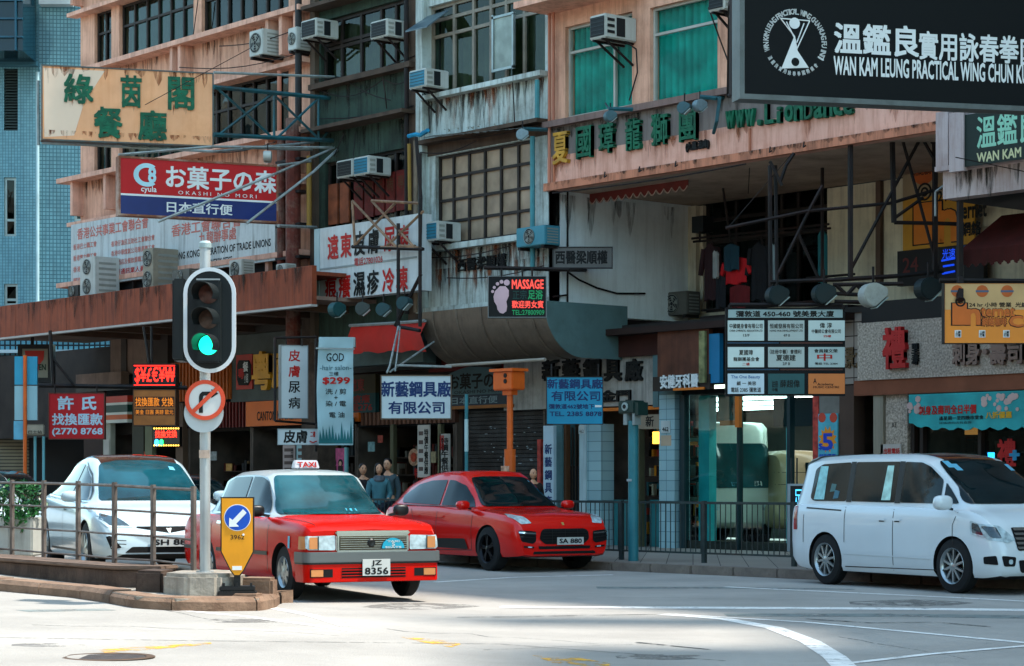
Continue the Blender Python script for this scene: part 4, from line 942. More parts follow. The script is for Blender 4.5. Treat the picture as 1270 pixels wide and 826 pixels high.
# cafe sign with green brush characters
f = sign('cafe_sign', 'faded cream cafe sign with green characters and rusty rims above the red sign', 'sign', 51, 265, 85, 178, 46, .045, .28, M('faded_cream', 'e8a87a', .6, var=.1, vs=1.2, dirt=.4, dcol='d08850', streak=.35), M('rusty_rim', '4f5a58', .6, dirt=.8, dcol='6a3c1c'))
streaks(f, f.r, f.b[0] + .05, f.b[1] - .05, f.b[3] - .03, 26, .08, .5, m_ruststreak, out=.004, seed=21); streaks(f, f.r, f.b[0] + .05, f.b[1] - .05, f.b[2] + .22, 40, .1, .2, m_ruststreak, out=.009, seed=22)
for a_, y_ in ((97, 126), (163, 131), (225, 134), (134, 170), (190, 172)): streaks(f, f.r, f.loc(a_)[0] - .22, f.loc(a_)[0] + .22, f.loc(a_, y_ - 4)[1], 7, .1, .35, m_ruststreak, out=.012, seed=a_, wmax=.08)
m_cream2 = M('sunlit_cream', 'e0c4aa', .6, var=.06)
mk('painted_sun_patch', f.poly(MB(), [(54, 84), (130, 88), (104, 128), (92, 168), (55, 170)], 0, .004), m_cream2, f.r)  # pool of sunlight painted on the sign face as a paler sheet
for ch, a, b, c, d in (('綠', 80, 115, 92, 127), ('茵', 150, 175, 94, 132), ('閣', 209, 240, 96, 135), ('餐', 117, 151, 133, 170), ('廳', 172, 206, 137, 173)): f.text(ch, a, b, c, d, .005, m_green_letter, f.r, bold=.028, deep=.03, ref=a, name='character')
mb = MB()
wire(mb, [(265, 108, 46.3), (432, 124, 49)], .05); wire(mb, [(265, 167, 46.3), (444, 176, 49)], .05)
for a, b in (((340, 115), (340, 170)), ((270, 168), (338, 116)), ((338, 116), (395, 172)), ((395, 122), (345, 170)), ((395, 122), (395, 173)), ((432, 124), (400, 173)), ((270, 110), (335, 168))): wire(mb, [(a[0], a[1], 46.3 + (a[0]-265)*.016), (b[0], b[1], 46.3 + (b[0]-265)*.016)], .03)
mk('truss', mb, m_tealsteel, f.r)
mb = MB()
wire(mb, [(52, 177, 46.2), (265, 188, 46.4), (395, 176, 49)], .03); wire(mb, [(265, 90, 46.2), (430, 96, 49)], .03); wire(mb, [(47, 100, 46), (47.5, 180, 46)], .03)
wire(mb, [(300, 183, 46.5), (390, 186, 49)], .03)
mk('stay', mb, m_palesteel, f.r)
# red sweet shop sign
f = sign('sweets_sign', 'red and blue sign with white Japanese lettering hanging under the cream cafe sign', 'sign', 147, 345, 199, 272, 45, .055, .25, M('sign_red', 'b00f14', .5, var=.08), M('rusty_rim2', '7a4a34', .7, dirt=.6, dcol='c0b0a0'), .04)
t0, t1, z0, z1 = f.b; zz = f.loc(246, 247)[1]
mk('blue_strip', f.lbox(MB(), t0 + .04, t1 - .04, z0 + .04, zz, 0, .004), M('sign_blue', '12245e', .35), f.r); mk('white_line', f.lbox(MB(), t0 + .04, t1 - .04, zz, zz + .04, 0, .006), m_white_letter, f.r)
e = MB(); f.disc(e, 182, 217, .24, .001, .01, 28, 1.15, .15, 50, 310); mk('logo_arc', e, M('logo_pale', 'a9d0d8', .5), f.r)
f.text('8', 184, 193, 208, 226, .012, M('logo_pale', 'a9d0d8'), f.r, bold=.05, name='logo_numeral'); f.text('cyula', 175, 194, 231, 240, .006, m_white_letter, f.r, bold=.02)
f.text('お菓子の森', 206, 342, 209, 236, .006, m_white_letter, f.r, bold=.025); f.text('O K A S H I   N O   M O R I', 221, 318, 239, 243.5, .006, m_white_letter, f.r)
f.text('日本直行便', 207, 288, 252, 265, .006, m_white_letter, f.r, bold=.02)
mb = MB(); wire(mb, [(196, 275, 43.6), (340, 216, 44.4), (415, 183, 48.5)], .03); wire(mb, [(306, 277, 44), (390, 212, 46), (420, 184, 48.5)], .03)
wire(mb, [(147, 192, 45), (262, 182, 46), (412, 183, 48.5)], .03); wire(mb, [(345, 205, 45), (385, 200, 48)], .03); wire(mb, [(345, 280, 45), (392, 282, 48.5)], .035)
mk('strut', mb, m_palesteel, f.r)
# white trade union board on the canopy
BF = yface(27.9)
ub = root('union_board', 'long white board with small red characters standing on the red-brown canopy', 'sign', BF.w(tof(BF, 215), cz1), 0)
t0, t1 = tof(BF, 88), tof(BF, 341); z0 = zof(BF, 137, 351); z1 = zof(BF, 100, 277)
mk('board', BF.lbox(MB(), t0, t1, z0, z1, -.15, 0), M('dirty_white_board', 'b9bebb', .7, var=.08, vs=.7, dirt=.2, streak=.55, dcol='5a5a50'), ub)
m_fred = M('faded_red', 'b8685c', .7, var=.2, vs=8)
BF.text('香港公共事業工會聯合會', 96, 184, 276, 290, .004, m_fred, ub, bold=.02, skew=0)
for i, (a, b, s_) in enumerate(((91, 120, '香港巴士職工會'), (91, 120, '香港電力職工會'), (91, 120, '香港海員工會'), (91, 120, '郵務職工會'))): BF.text(s_, a, b, 301 + i * 14, 308 + i * 14, .004, m_fred, ub, bold=.015)
for i, s_ in enumerate(('香港仔漁民互助社工會聯合會', '香港中華煤氣公司華員職工會', '香港酒店及餐飲業職工會聯會', '香港通訊業人員協會')): BF.text(s_, 138, 192, 295 + i * 12, 302 + i * 12, .004, m_fred if i < 3 else m_red_letter, ub, bold=.015)
BF.text('香港工會聯合會', 213, 300, 272, 287, .004, m_fred, ub, bold=.02); BF.text('九龍辦事處', 247, 293, 285, 300, .004, m_fred, ub, bold=.02)
BF.text('HONG KONG FEDERATION OF TRADE UNIONS', 214, 336, 305, 314, .004, m_blk, ub, bold=.02, name='lettering') 
BF.text('MONGKOK OFFICE', 257, 288, 320, 327, .004, m_blk, ub, bold=.02)
for px in (95, 160, 230, 300): mk('leg', BF.pbox(MB(), px, px + 2, 330, 372, -.14, -.08), m_steel, ub)
mk('dark_base', BF.lbox(MB(), tof(BF, 132), tof(BF, 352), cz1 - .1, z0 + .05, -.35, -.2), m_dark, ub)
# big white skin clinic sign
CF = yface(27.5)
cs = root('clinic_sign', 'large white skin clinic sign with red and black brush characters and phone number', 'sign', CF.w(tof(CF, 455), zof(CF, 455, 368)), 0)
t0, t1 = tof(CF, 390), tof(CF, 521); z0, z1 = zof(CF, 400, 373), zof(CF, 400, 283)
mk('board', CF.lbox(MB(), t0, t1, z0, z1, -.3, 0), M('clinic_white', 'c3c8c6', .6, var=.06, dirt=.15, streak=.3, dcol='7a7468'), cs)
mk('side_strip', CF.lbox(MB(), t0 + .02, t0 + .2, z0, z1, 0, .02), M('pale_teal', '9fb6b6', .6), cs); zm = zof(CF, 400, 335); mk('seam', CF.lbox(MB(), t0 + .22, t1 - .1, zm, zm + .04, 0, .012), M('grey_seam', '8a908c', .6), cs)
for ch, px, m_ in zip('遠東皮膚尿病', (407, 423, 440, 457, 477, 494), (m_red_letter, m_red_letter, m_blk, m_blk, m_red_letter, m_red_letter)): y = 306 - (px - 407) * .14; CF.text(ch, px, px + 13, y - 14, y + 15, .012, m_, cs, bold=.03, ref=px + 6, name='character')
for ch, px, m_ in zip('痕癢濕疹冷凍', (404, 421, 439, 456, 475, 492), (m_red_letter, m_red_letter, m_blk, m_blk, m_red_letter, m_red_letter)): y = 357 - (px - 404) * .125; CF.text(ch, px, px + 14, y - 15, y + 14, .012, m_, cs, bold=.03, ref=px + 7, name='character')
CF.text('電話27801026', 440, 475, 318, 328, .012, m_red_letter, cs, bold=.01, ref=457)
mb = MB()
X = yface(27.3)
X.lines(mb, [[(437, 249), (440, 305)], [(437, 249), (490, 305), (515, 305)], [(440, 304), (490, 252)], [(461, 249), (515, 308)], [(440, 306), (522, 307)], [(461, 249), (520, 252)], [(480, 305), (525, 262)]], .03)
mk('truss', mb, M('rust_gold_steel', '8a6a50', .6, var=.4, vs=6, dirt=.8, dcol='2c1a12'), cs)
mb = MB(); X.lines(mb, [[(494, 277), (494, 410)], [(521, 190), (521, 405)], [(437, 306), (525, 309)], [(490, 404), (522, 340)], [(494, 405), (521, 410)], [(516, 170), (522, 245), (521, 300)]], .04); mk('scaffold', mb, m_steel, cs)
# massage sign
f = sign('massage_sign', 'black massage sign with a pink footprint and red and green lettering', 'sign', 605, 678, 342, 394, 39.5, 0, .2, M('sign_black', '080a0c', .5, spec=.2), M('grey_rim', '6d7270', .5), .015)
m_foot = M('foot_pink', 'c9a6ac', .5)
pts = [(614, 361), (612, 368), (613, 374), (616, 379), (617, 384), (620, 388), (624, 389), (628, 386), (629, 380), (628, 374), (631, 367), (631, 360), (627, 355), (620, 355)]
mk('footprint', f.poly(MB(), pts, 0, .006), m_foot, f.r)
for x, y, r_ in ((611, 361.5, .028), (613, 356.5, .028), (617, 352, .032), (622, 349.5, .035), (628.5, 350.5, .055)): e = MB(); f.disc(e, x, y, r_, 0, .006, 12); mk('toe', e, m_foot, f.r)
f.text('MASSAGE', 635, 674, 347, 358, .006, M('sign_lit_red', 'e0483c', .5, var=0, emit='e0483c', es=.25), f.r, bold=.035); f.text('足浴', 655, 673, 360, 371, .006, M('sign_lit_green', '1e9a5a', .5, var=0), f.r, bold=.03); f.text('正宗', 636, 653, 360, 371, .006, M('dim_green', '0c3a34', .5), f.r, bold=.02)
f.text('歡迎男女賓', 635, 674, 373, 382, .006, M('sign_lit_red', 'e0483c'), f.r, bold=.03); f.text('TEL:27800909', 635, 675, 384.5, 390.5, .006, M('sign_lit_green', '1e9a5a'), f.r, bold=.02)
mb = MB(); wire(mb, [(600, 332, 39.6), (705, 334.5, 40), (728, 335, 44)], .04); 
for px in (622, 648, 660): wire(mb, [(px, 333, 39.5), (px, 343, 39.5)], .02)
mk('bracket', mb, m_steel, f.r)
# doctor's plaque on the side wall
f = sign('doctor_plaque', 'grey plaque with black characters on the white side wall, above the massage sign', 'sign', 685, 760, 306, 333, 42.7, .0, .08, M('grey_plaque', '5e5c58', .6, var=.15), m_black, .02)
f.text('西醫梁順權', 689, 753, 311, 327, .004, m_blk, f.r, bold=.04)
# big black martial arts sign
f = sign('martial_arts_sign', 'big black sign with white lettering and round emblem at the top right', 'sign', 917, 1420, -34, 133.5, 30, .052, .3, M('sign_black2', '070b0c', .6, var=.05, spec=.15), M('steel_frame', '5c6260', .5, metal=.3, dirt=.4), .07)
f.text('溫鑑良', 1035, 1139, 31, 68, .005, m_white_letter, f.r, bold=.03); f.text('實用詠春拳', 1140, 1263, 42, 76, .005, m_white_letter, f.r, bold=.025); f.text('國際總會', 1266, 1366, 50, 84, .005, m_white_letter, f.r, bold=.02)
f.text('WAN KAM LEUNG PRACTICAL WING CHUN KUNG FU', 1034, 1306, 76.5, 98.5, .005, m_white_letter, f.r, bold=.03)
tc_, zc_, _ = f.loc(986, 53)
def ring_text(s, r0, size, a0, a1, flip=False):
    for i, ch in enumerate(s):
        if ch == ' ': continue
        a = R(a0 + (a1 - a0) * i / (len(s) - 1))
        ux, uz = (math.sin(a), math.cos(a)); rx, rz = (math.cos(a), -math.sin(a))
        if flip: rx, rz, ux2, uz2 = -rx, -rz, -ux, -uz
        else: ux2, uz2 = ux, uz
        wch = size * (.28 if ch in 'I.' else .72)
        mb = text_mb(ch, lambda u, v, d: f.w(tc_ + ux*r0 + rx*(u-.5)*wch + ux2*(v-.5)*size, zc_ + uz*r0 + rz*(u-.5)*wch + uz2*(v-.5)*size, .005), .03)
        mk('ring_letter', mb, m_white_letter, f.r)
ring_text('WAN KAM LEUNG PRACTICAL WING CHUN KUNG FU INT.', .42, .072, -105, 118)
ring_text('溫鑑良實用詠春拳國際總會', .42, .06, 238, 135, True)
def fl(x, y): return (986 + x, 53 + y)
mk('emblem', f.poly(MB(), [fl(-17, 32), fl(-1, -8), fl(1, -4), fl(3, 10), fl(17, 31)], 0, .005), m_white_letter, f.r)
mb = MB(); f.lines(mb, [[fl(-18, -30), fl(18, -27), fl(2, 8), fl(-1, -8), fl(-18, -30)], [fl(-11, -26), fl(-1, -6)], [fl(11, -24), fl(2, 0)]], .009, .008); mk('emblem_outline', mb, m_white_letter, f.r)
e = MB(); f.disc(e, 985, 29, .075, .004, .018, 24); mk('emblem_ball', e, m_white_letter, f.r)
e = MB(); f.disc(e, 986, 77, .065, .006, .012, 24); mk('emblem_hole', e, M('sign_black2', '0c1414'), f.r); e = MB(); f.disc(e, 986, 77, .068, .006, .014, 24, 1, .058); mk('emblem_ring', e, m_white_letter, f.r)
mb = MB(); wire(mb, [(917, -10, 30), (906, 5, 36), (904, 120, 37)], .05); wire(mb, [(906, 20, 35), (918, 60, 30.2)], .03); wire(mb, [(904, 118, 37), (930, 122, 30.3)], .03); wire(mb, [(910, -30, 32), (909, 118, 32)], .06); mk('bracket', mb, m_steel, f.r)
# small green version on the balcony
G8 = yface(27.8)
r = root('small_martial_arts_sign', 'small dark green sign with pale characters on the white balcony front', 'sign', G8.w(tof(G8, 1230), zof(G8, 1230, 203)), 0)
G8.box('panel', 1199, 1330, 138, 203, 0, .05, M('dark_green_sign', '10241f', .4), r, ref=1230); G8.box('frame', 1181, 1199, 140, 213, -.02, .08, M('white_render', 'b9aaa6'), r, ref=1190)
G8.text('溫鑑良', 1214, 1290, 140, 180, .05, M('pale_green', '8fcbae', .5), r, bold=.02, ref=1250); G8.text('WAN KAM LEUNG', 1214, 1310, 184, 196, .05, M('pale_yellow', 'c9c99a', .5), r, bold=.03, ref=1260)
# cafe posters on the recess wall
YP = yface(32.1)
r = root('cafe_wall_poster', 'large orange and yellow wall poster behind the steel frame, partly faded white on top', 'poster', YP.w(tof(YP, 1160), zof(YP, 1160, 306)), 0)
m_yel = M('poster_yellow', 'c8902c', .6, var=.15, vs=.8, dirt=.2)
YP.box('sheet', 1121, 1210, 243, 308, 0, .03, m_yel, r, ref=1160); YP.box('sheet', 1121, 1210, 185, 243, 0, .03, M('poster_faded', '9a876a', .6, var=.15), r, ref=1160)
e = MB(); YP.disc(e, 1147, 210, .29, .03, .034, 24); mk('orange_disc', e, M('disc_orange', 'b85a22', .6), r); YP.text('EXTREME\nBROADBAND', 1131, 1163, 203, 217, .036, m_blk, r, bold=.02)
m_or = M('letter_orange', 'd87a1c', .5)
for ch, a, b, c, d in (('I', 1141, 1163, 253, 300), ('n', 1166, 1187, 262, 298)):
    YP.text(ch, a - 1.2, b + 1.2, c - 1.5, d + 1.5, .032, m_blk, r, bold=.07, name='outline'); YP.text(ch, a, b, c, d, .036, m_or, r, bold=.04)
e = MB(); YP.disc(e, 1148, 238, .17, .03, .036, 20, 1, .13); YP.disc(e, 1148, 238, .09, .03, .036, 16, 1, .05); mk('at_symbol', e, m_blk, r)
YP.text('24 hr', 1165, 1190, 236, 249, .036, m_blk, r, bold=.03); YP.text('ternet', 1190, 1225, 254, 270, .036, m_blk, r, bold=.04); YP.text('網絡', 1194, 1218, 275, 292, .036, m_blk, r, bold=.05)
r = root('dark_neon_board', 'dark board with unlit red 24 and blue neon strokes under the wall poster', 'sign', YP.w(tof(YP, 1160), zof(YP, 1160, 352)), 0)
YP.box('board', 1118, 1225, 308, 352, 0, .12, M('board_dark', '141314', .6), r, ref=1160); YP.text('24', 1125, 1144, 320, 338, .125, M('dull_neon_red', '5c1712', .5), r, bold=-.01)
m_bn = M('neon_blue2', '1440c0', .5, var=0, emit='1848e0', es=.25)
YP.text('光速', 1174, 1190, 309, 321, .125, m_bn, r, bold=-.01)
mb = MB(); YP.lines(mb, [[(1174, 324), (1190, 321)], [(1176, 331), (1189, 329)], [(1175, 340), (1190, 337)]], .02, .14); mk('neon_stroke', mb, m_bn, r); YP.box('blue_light', 1192, 1206, 305, 325, .12, .14, M('dim_blue', '103a6a', .5), r)
# directory board
f = sign('directory_board', 'black directory board with nine small plates hanging under the steel frame', 'sign', 900, 1048, 382, 491, 36, .0, .15, m_black_s, m_black_s, .02)
f.box('header', 903, 1045, 384, 394, 0, .012, M('header_teal', '8fa5a3', .4, var=.1, vs=2), f.r); f.text('彌敦道 450-460 號美景大廈', 913, 1034, 385.5, 393, .016, m_blk, f.r, bold=.03)
plates = [('9fb4b2', ['中國健身會有限公司', 'CHINA GYMNASTIC ASSOCIATION LTD', '13/F']), ('8fa09e', ['恒威發展有限公司', 'HANG WAI DEVELOPMENT LTD', '4/F B']), ('9fb4b2', ['偉 淳', '中醫師公會有限公司', '四樓']),
          ('a9bebc', ['夏國璋', '龍獅團基金會', '二樓']), ('8fa09e', ['（註冊中醫）會德利', '夏德建', '2/F B']), ('8ba3a3', ['會員鐘文榮', '中', '電話 TEL 2384']), ('a5bcc6', ['The One Beauty', '顧 一 美容', '電話 2385 彌敦道']), ('0d4246', ['註冊', '薛超偉', '中醫']), ('a8622c', ['A', 'Academy', 'MUSIC CENTRE'])]
for i, (c, L) in enumerate(plates):
    a = 902.5 + (i % 3) * 50; b = a + 45; c0_ = 397.5 + (i // 3) * 33; d = c0_ + 25
    pl = f.box('plate', a, b, c0_, d, 0, .02, M('plate_' + c, c, .4, var=.08, vs=2, emit=c, es=.06), f.r)
    mm = [m_blk, m_blk, m_blk]
    if i in (2, 3): mm[2] = m_red_letter
    if i == 5: mm[1] = m_red_letter
    if i == 6: mm[0] = M('script_blue', '3c6ea0', .5)
    if i in (0, 1): sz = ((2, 43, 4, 10), (2, 43, 11.5, 14), (19, 27, 17, 20))
    elif i == 2: sz = ((14, 29, 3, 9.5), (4, 40, 11, 16), (19, 28, 18, 21))
    elif i == 3: sz = ((14, 31, 3.5, 10), (7, 39, 12.5, 17.5), (18, 27, 19.5, 23))
    elif i == 4: sz = ((2, 41, 3, 8.5), (10, 34, 9.5, 17), (18, 27, 19, 22.5))
    elif i == 5: sz = ((7, 36, 2.5, 7), (11, 29, 8, 17), (8, 36, 19, 22))
    elif i == 6: sz = ((4, 40, 2, 7), (11, 35, 9.5, 14.5), (4, 41, 17, 23))
    elif i == 7: sz = ((5, 12, 9, 17), (15, 39, 8, 17), (5, 12, 18, 22))
    else: sz = ((6, 10, 6, 12), (11, 31, 11.5, 15.5), (6, 38, 15.5, 18))
    for s_, (u0, u1, v0, v1), m_ in zip(L, sz, mm): f.text(s_, a + u0, a + u1, c0_ + v0, c0_ + v1, .024, m_, pl, bold=.02)
for y, c in ((424.5, '103a52'), (457.5, '103a52')): f.box('blue_rail', 902, 966, y, y + 1.6, 0, .012, M('rail_blue', c, .4), f.r); f.box('red_rail', 968, 1045, y, y + 1.6, 0, .012, M('rail_red', '4a1c14', .4), f.r)
# steel frame that carries it
r = root('steel_gantry', 'rusty black steel frame of posts, beams and braces projecting over the shops at right', 'sign frame', p3(1050, 600, 36), 0)
GY = 37.0
def gl(name, *pts, r_=.035, D=GY): mk(name, wire(MB(), [(x, y, D) for x, y in pts], r_), m_steel, r)
gl('post', (955, 205), (956, 380), r_=.04, D=38); gl('post', (962, 205), (964, 378), D=38.6); gl('post', (1020, 200), (1020, 345), D=40); gl('post', (1055, 180), (1055, 345), r_=.05)
gl('post', (1160, 140), (1160, 345), r_=.055); gl('post', (1107, 175), (1109, 276), r_=.05); gl('post', (1191, 250), (1191, 360), r_=.06, D=35)
gl('beam', (900, 283), (1000, 262), (1105, 252), (1185, 228), r_=.03); gl('beam', (1035, 347), (1120, 342), (1170, 336), r_=.04); gl('beam', (1109, 276), (1160, 277), (1190, 278)); gl('beam', (1065, 167), (1140, 170), (1185, 163), r_=.05)
for q in (((1056, 333), (1105, 240), (1145, 165)), ((1120, 175), (1165, 340)), ((968, 225), (975, 205), (985, 190)), ((970, 230), (955, 200)), ((1110, 270), (1145, 245)), ((1160, 180), (1140, 160)), ((965, 340), (1000, 268), (1020, 230)), ((990, 290), (1015, 345)), ((1140, 165), (1160, 200))): gl('brace', *q, r_=.03)
for q in (((1033, 353), (1120, 352)), ((1033, 364), (1075, 366)), ((1035, 352), (1050, 366), (1062, 353), (1075, 366)), ((1035, 374), (1072, 375))): gl('lattice_bar', *q, D=36)
gl('hanger', (905, 382), (905, 378), (1045, 378), (1045, 384), D=36); gl('hanger', (955, 350), (1000, 348), (1045, 347), D=36.6)
mk('pale_strut', wire(MB(), [(1160, 268, 35.5), (1160, 238, 35.5), (1187, 218, 35.5)], .02), m_palesteel, r)
# internet cafe sign
f = sign('cafe_box_sign', 'orange internet cafe box sign hanging at the right edge', 'sign', 1171, 1400, 351, 426, 33, .0, .2, M('sign_orange', 'e8861c', .4, var=.08, vs=1), M('dark_rim', '2a2018', .6), .006)
f.box('pale_top', 1172, 1400, 352, 384, 0, .003, M('pale_orange', 'c9a06a', .5, var=.15, vs=1.5), f.r)
for ch, a, b, c, d in (('I', 1184, 1196, 377, 402), ('n', 1199, 1215, 384, 402), ('ternet', 1217, 1258, 382, 392), ('Cafe', 1252, 1300, 392, 405), ('網絡咖啡', 1218, 1248, 394, 404)):
    f.text(ch, a - .8, b + .8, c - .8, d + .8, .005, m_blk, f.r, bold=.06, name='outline'); f.text(ch, a, b, c, d, .008, M('letter_orange2', 'd0661c', .5), f.r, bold=.03)
e = MB(); f.disc(e, 1191, 374, .08, .004, .01, 20, 1, .055); f.disc(e, 1191, 374, .035, .004, .01, 12, 1, .02); mk('at_symbol', e, m_blk, f.r)
f.text('24 hr 小時 營業  光纖寬頻', 1202, 1290, 375, 381, .006, m_blk, f.r, bold=.02)
for px in (1187, 1218, 1249, 1280): e = MB(); f.disc(e, px, 361, .09, .003, .008, 20); mk('orange_disc', e, M('disc_orange', 'b85a22'), f.r); e = MB(); f.pbox(e, px - 8, px + 8, 360, 362.5, .008, .01); mk('disc_label', e, M('dusk_blue', '4a5a70', .5), f.r)
for px in (1188, 1218, 1248, 1279):
    f.box('white_tile', px - 4, px + 4, 409.5, 418.5, 0, .008, m_white_letter, f.r); f.text('上網\n打機', px - 3, px + 3, 410.5, 417.5, .01, m_blk, f.r, bold=.03)
mb = MB(); wire(mb, [(1165, 348, 33.2), (1400, 350, 33.2)], .04); wire(mb, [(1191, 345, 33.2), (1191, 372, 32.9)], .06); mk('bracket', mb, m_steel, f.r)
# hardware factory signs
f = sign('white_factory_sign', 'white hanging sign with blue characters in two rows, above the pedestrians', 'sign', 472, 560, 465, 520, 40.5, .0, .22, M('sign_cloud', 'b4c2c4', .5, var=.05, dirt=.1), M('rust_edge', '5a4a3a', .6), .02)
f.text('新藝鋼具廠', 473, 559, 473, 492, .005, m_navy_letter, f.r, bold=.035); f.text('有限公司', 482, 551, 498, 513, .005, m_navy_letter, f.r, bold=.03)
mb = MB(); wire(mb, [(480, 462, 40.6), (483, 455, 41), (494, 405, 44)], .02); wire(mb, [(484, 461, 41), (538, 424, 45)], .02); wire(mb, [(490, 460, 41), (495, 420, 43), (496, 406, 44)], .015); wire(mb, [(560, 455, 41.5), (490, 453, 41.5)], .025); mk('stay', mb, m_palesteel, f.r)
f = sign('blue_factory_sign', 'bright blue hanging sign with dark characters, address and telephone number', 'sign', 677.5, 748, 467, 526.5, 39, .0, .12, M('sign_cyan', '0c84a6', .45, var=.08, vs=2), M('black_rim', '141414', .5), .012)
f.text('新藝鋼具廠', 679, 747, 470, 482, .004, m_navy_letter, f.r, bold=.03); f.text('有限公司', 684, 744, 485, 497, .004, m_navy_letter, f.r, bold=.025); f.text('彌敦道462號地下', 681, 737, 501, 507, .004, m_navy_letter, f.r, bold=.03); f.text('TEL. 2385 8878', 682, 746, 510.5, 516, .004, m_navy_letter, f.r, bold=.03)
f.box('white_patch', 738, 746, 502.5, 505, 0, .005, m_white_letter, f.r)
mb = MB(); wire(mb, [(684, 467, 39), (684, 452, 40.6)], .015); wire(mb, [(742, 467, 39), (742, 452, 40.6)], .015); mk('hanger', mb, m_steel, f.r)
SV = yface(29.6)
r = root('vertical_factory_sign', 'narrow vertical white sign with blue characters beside the shutter', 'sign', SV.w(tof(SV, 684), .2), 0)
SV.box('panel', 677.5, 690, 528, 632, 0, .08, M('sign_cloud2', 'a9bcc4', .5), r)
for i, ch in enumerate('新藝鋼具廠'): SV.text(ch, 679.5, 688, 551 + i * 16, 563 + i * 16, .082, m_navy_letter, r, bold=.04)
# skin clinic hanging signs
f = sign('vertical_clinic_sign', 'tall white hanging sign with red and black characters beside the 粵 fascia', 'sign', 348, 382, 428, 519, 43, .02, .14, M('sign_cloud3', 'b4bcbc', .5, var=.05), M('grey_rim2', '7a7e7c', .5), .012)
for i, (ch, m_) in enumerate(zip('皮膚尿病', (m_red_letter, m_red_letter, m_blk, m_blk))): f.text(ch, 358, 372, 434 + i * 19.5, 448 + i * 19.5, .004, m_, f.r, bold=.02, name='character')
mb = MB(); wire(mb, [(341, 418, 43), (341, 522, 43)], .03); wire(mb, [(341, 419, 43), (393, 418, 43.4)], .025); wire(mb, [(341, 522, 43), (393, 526, 43.4)], .025)
for px in (355, 375): wire(mb, [(px, 420, 43), (px, 429, 43)], .012)
wire(mb, [(392, 416, 43.4), (392, 560, 43.4)], .03); mk('bracket', mb, m_steel, f.r)
f = sign('small_clinic_sign', 'small horizontal white sign with two black characters under the vertical clinic sign', 'sign', 344, 397, 531.5, 552, 42.5, .0, .1, M('sign_cloud3', 'b4bcbc'), M('grey_rim2', '7a7e7c'), .01)
f.text('皮膚', 352, 381, 534, 549, .004, m_blk, f.r, bold=.04); f.text('二樓', 385, 391, 535, 542, .004, m_red_letter, f.r, bold=.03)
mb = MB(); wire(mb, [(384, 547, 42.45), (388, 549, 42.45), (393, 547, 42.45)], .012); mk('red_arrow', mb, m_red_letter, f.r); mk('hanger', wire(MB(), [(392, 531, 42.5), (392, 526, 43)], .015), m_steel, f.r)
# salon banner (cloth with folds)
f = Face.cam(417, 42, (1, 0)); r = root('salon_banner', 'pale blue hair salon cloth banner with $299 in red and a forest print', 'banner', f.w(0, f.loc(417, 553)[1]), f.yaw)
nx, nz = 18, 30; mb = MB(); t0, t1, z0, z1 = f.rect(396, 438, 418, 552)
def bulge(u, v): return .035 * math.sin(u * 9 + 1) * (.4 + v * .4) + .02 * math.sin(v * 17 + u * 4)
def bpt(u, v, o=0.): return f.w(t0 + (t1-t0)*u - .06 * math.sin(v * 3) * (1 - u) * .8, z0 + (z1-z0)*(1 - v) , bulge(u, v) + o)
for j in range(nz + 1):
    for i in range(nx + 1): mb.v.append(bpt(i/nx, j/nz))
for j in range(nz):
    for i in range(nx): mb.f.append((j*(nx+1)+i, j*(nx+1)+i+1, (j+1)*(nx+1)+i+1, (j+1)*(nx+1)+i))
mk('cloth', mb, M('banner_cloth', '94b0b4', .8, var=.08, vs=2), r, smooth=True, ang=180)
def btext(s, px0, px1, yt, yb, m_, bold=.01):
    a, b, c, d = (px0-396)/42, (px1-396)/42, (yt-418)/134, (yb-418)/134
    mk('lettering', text_mb(s, lambda u, v, o: bpt(a + (b-a)*u, d + (c-d)*v, .012), bold), m_, r)
btext('GOD', 406, 427, 438, 448, m_blk); btext('-hair salon-', 399, 436, 453, 459, M('slate_print', '4a6a70', .7)); btext('三樓', 410, 421, 461, 466, m_blk); btext('$299', 403, 434, 468, 477, m_red_letter, .04)
btext('洗 / 剪', 406, 430, 482, 489, m_blk); btext('+', 416, 420, 491, 495, m_blk); btext('染 / 電', 406, 430, 497, 504, m_blk); btext('電 油', 410, 428, 511, 518, m_blk)
rn = random.Random(3); mb = MB()
for i in range(11):
    u = .06 + i * .088; h = rn.uniform(.1, .22); mb.poly([bpt(u - .06, .985, .006 + i*.0003), bpt(min(u + .06, .99), .985, .006 + i*.0003), bpt(u, .985 - h, .006 + i*.0003)])
mk('forest_print', mb, M('forest_teal', '1c6064', .7), r)
mk('rod', MB().bar(f.pt(392, 432, .05), f.pt(440, 433, .05), .03), m_palesteel, r)
f.box('backing', 395, 440, 418, 430, -.3, -.05, M('pale_metal', '93a09e', .5), r)
# exchange sign
f = sign('exchange_sign', 'red hanging money exchange sign with white characters and telephone number', 'sign', 60, 130, 487, 545, 47, .0, .15, M('sign_red2', 'ac0f16', .5, var=.05), M('brown_rim', '5a3026', .6), .02)
m_pl = M('print_pale', 'a9c0cc', .6)
f.text('許', 72, 91, 492, 508, .005, m_pl, f.r, bold=.04); f.text('氏', 102, 119, 492, 508, .005, m_pl, f.r, bold=.04); f.text('找換匯款', 65, 127, 513, 527, .005, m_pl, f.r, bold=.03); f.text('(2770 8768', 65, 127, 531, 541, .005, m_pl, f.r, bold=.03)
mb = MB(); wire(mb, [(68, 478, 47), (68, 488, 47)], .02); wire(mb, [(120, 478, 47), (120, 488, 47)], .02); wire(mb, [(62, 410, 47.2), (66, 478, 47.2)], .04); wire(mb, [(66, 445, 47.2), (92, 478, 47.2)], .03); wire(mb, [(48, 478, 47.2), (232, 481, 47.4)], .05); mk('bracket', mb, m_steel, f.r)
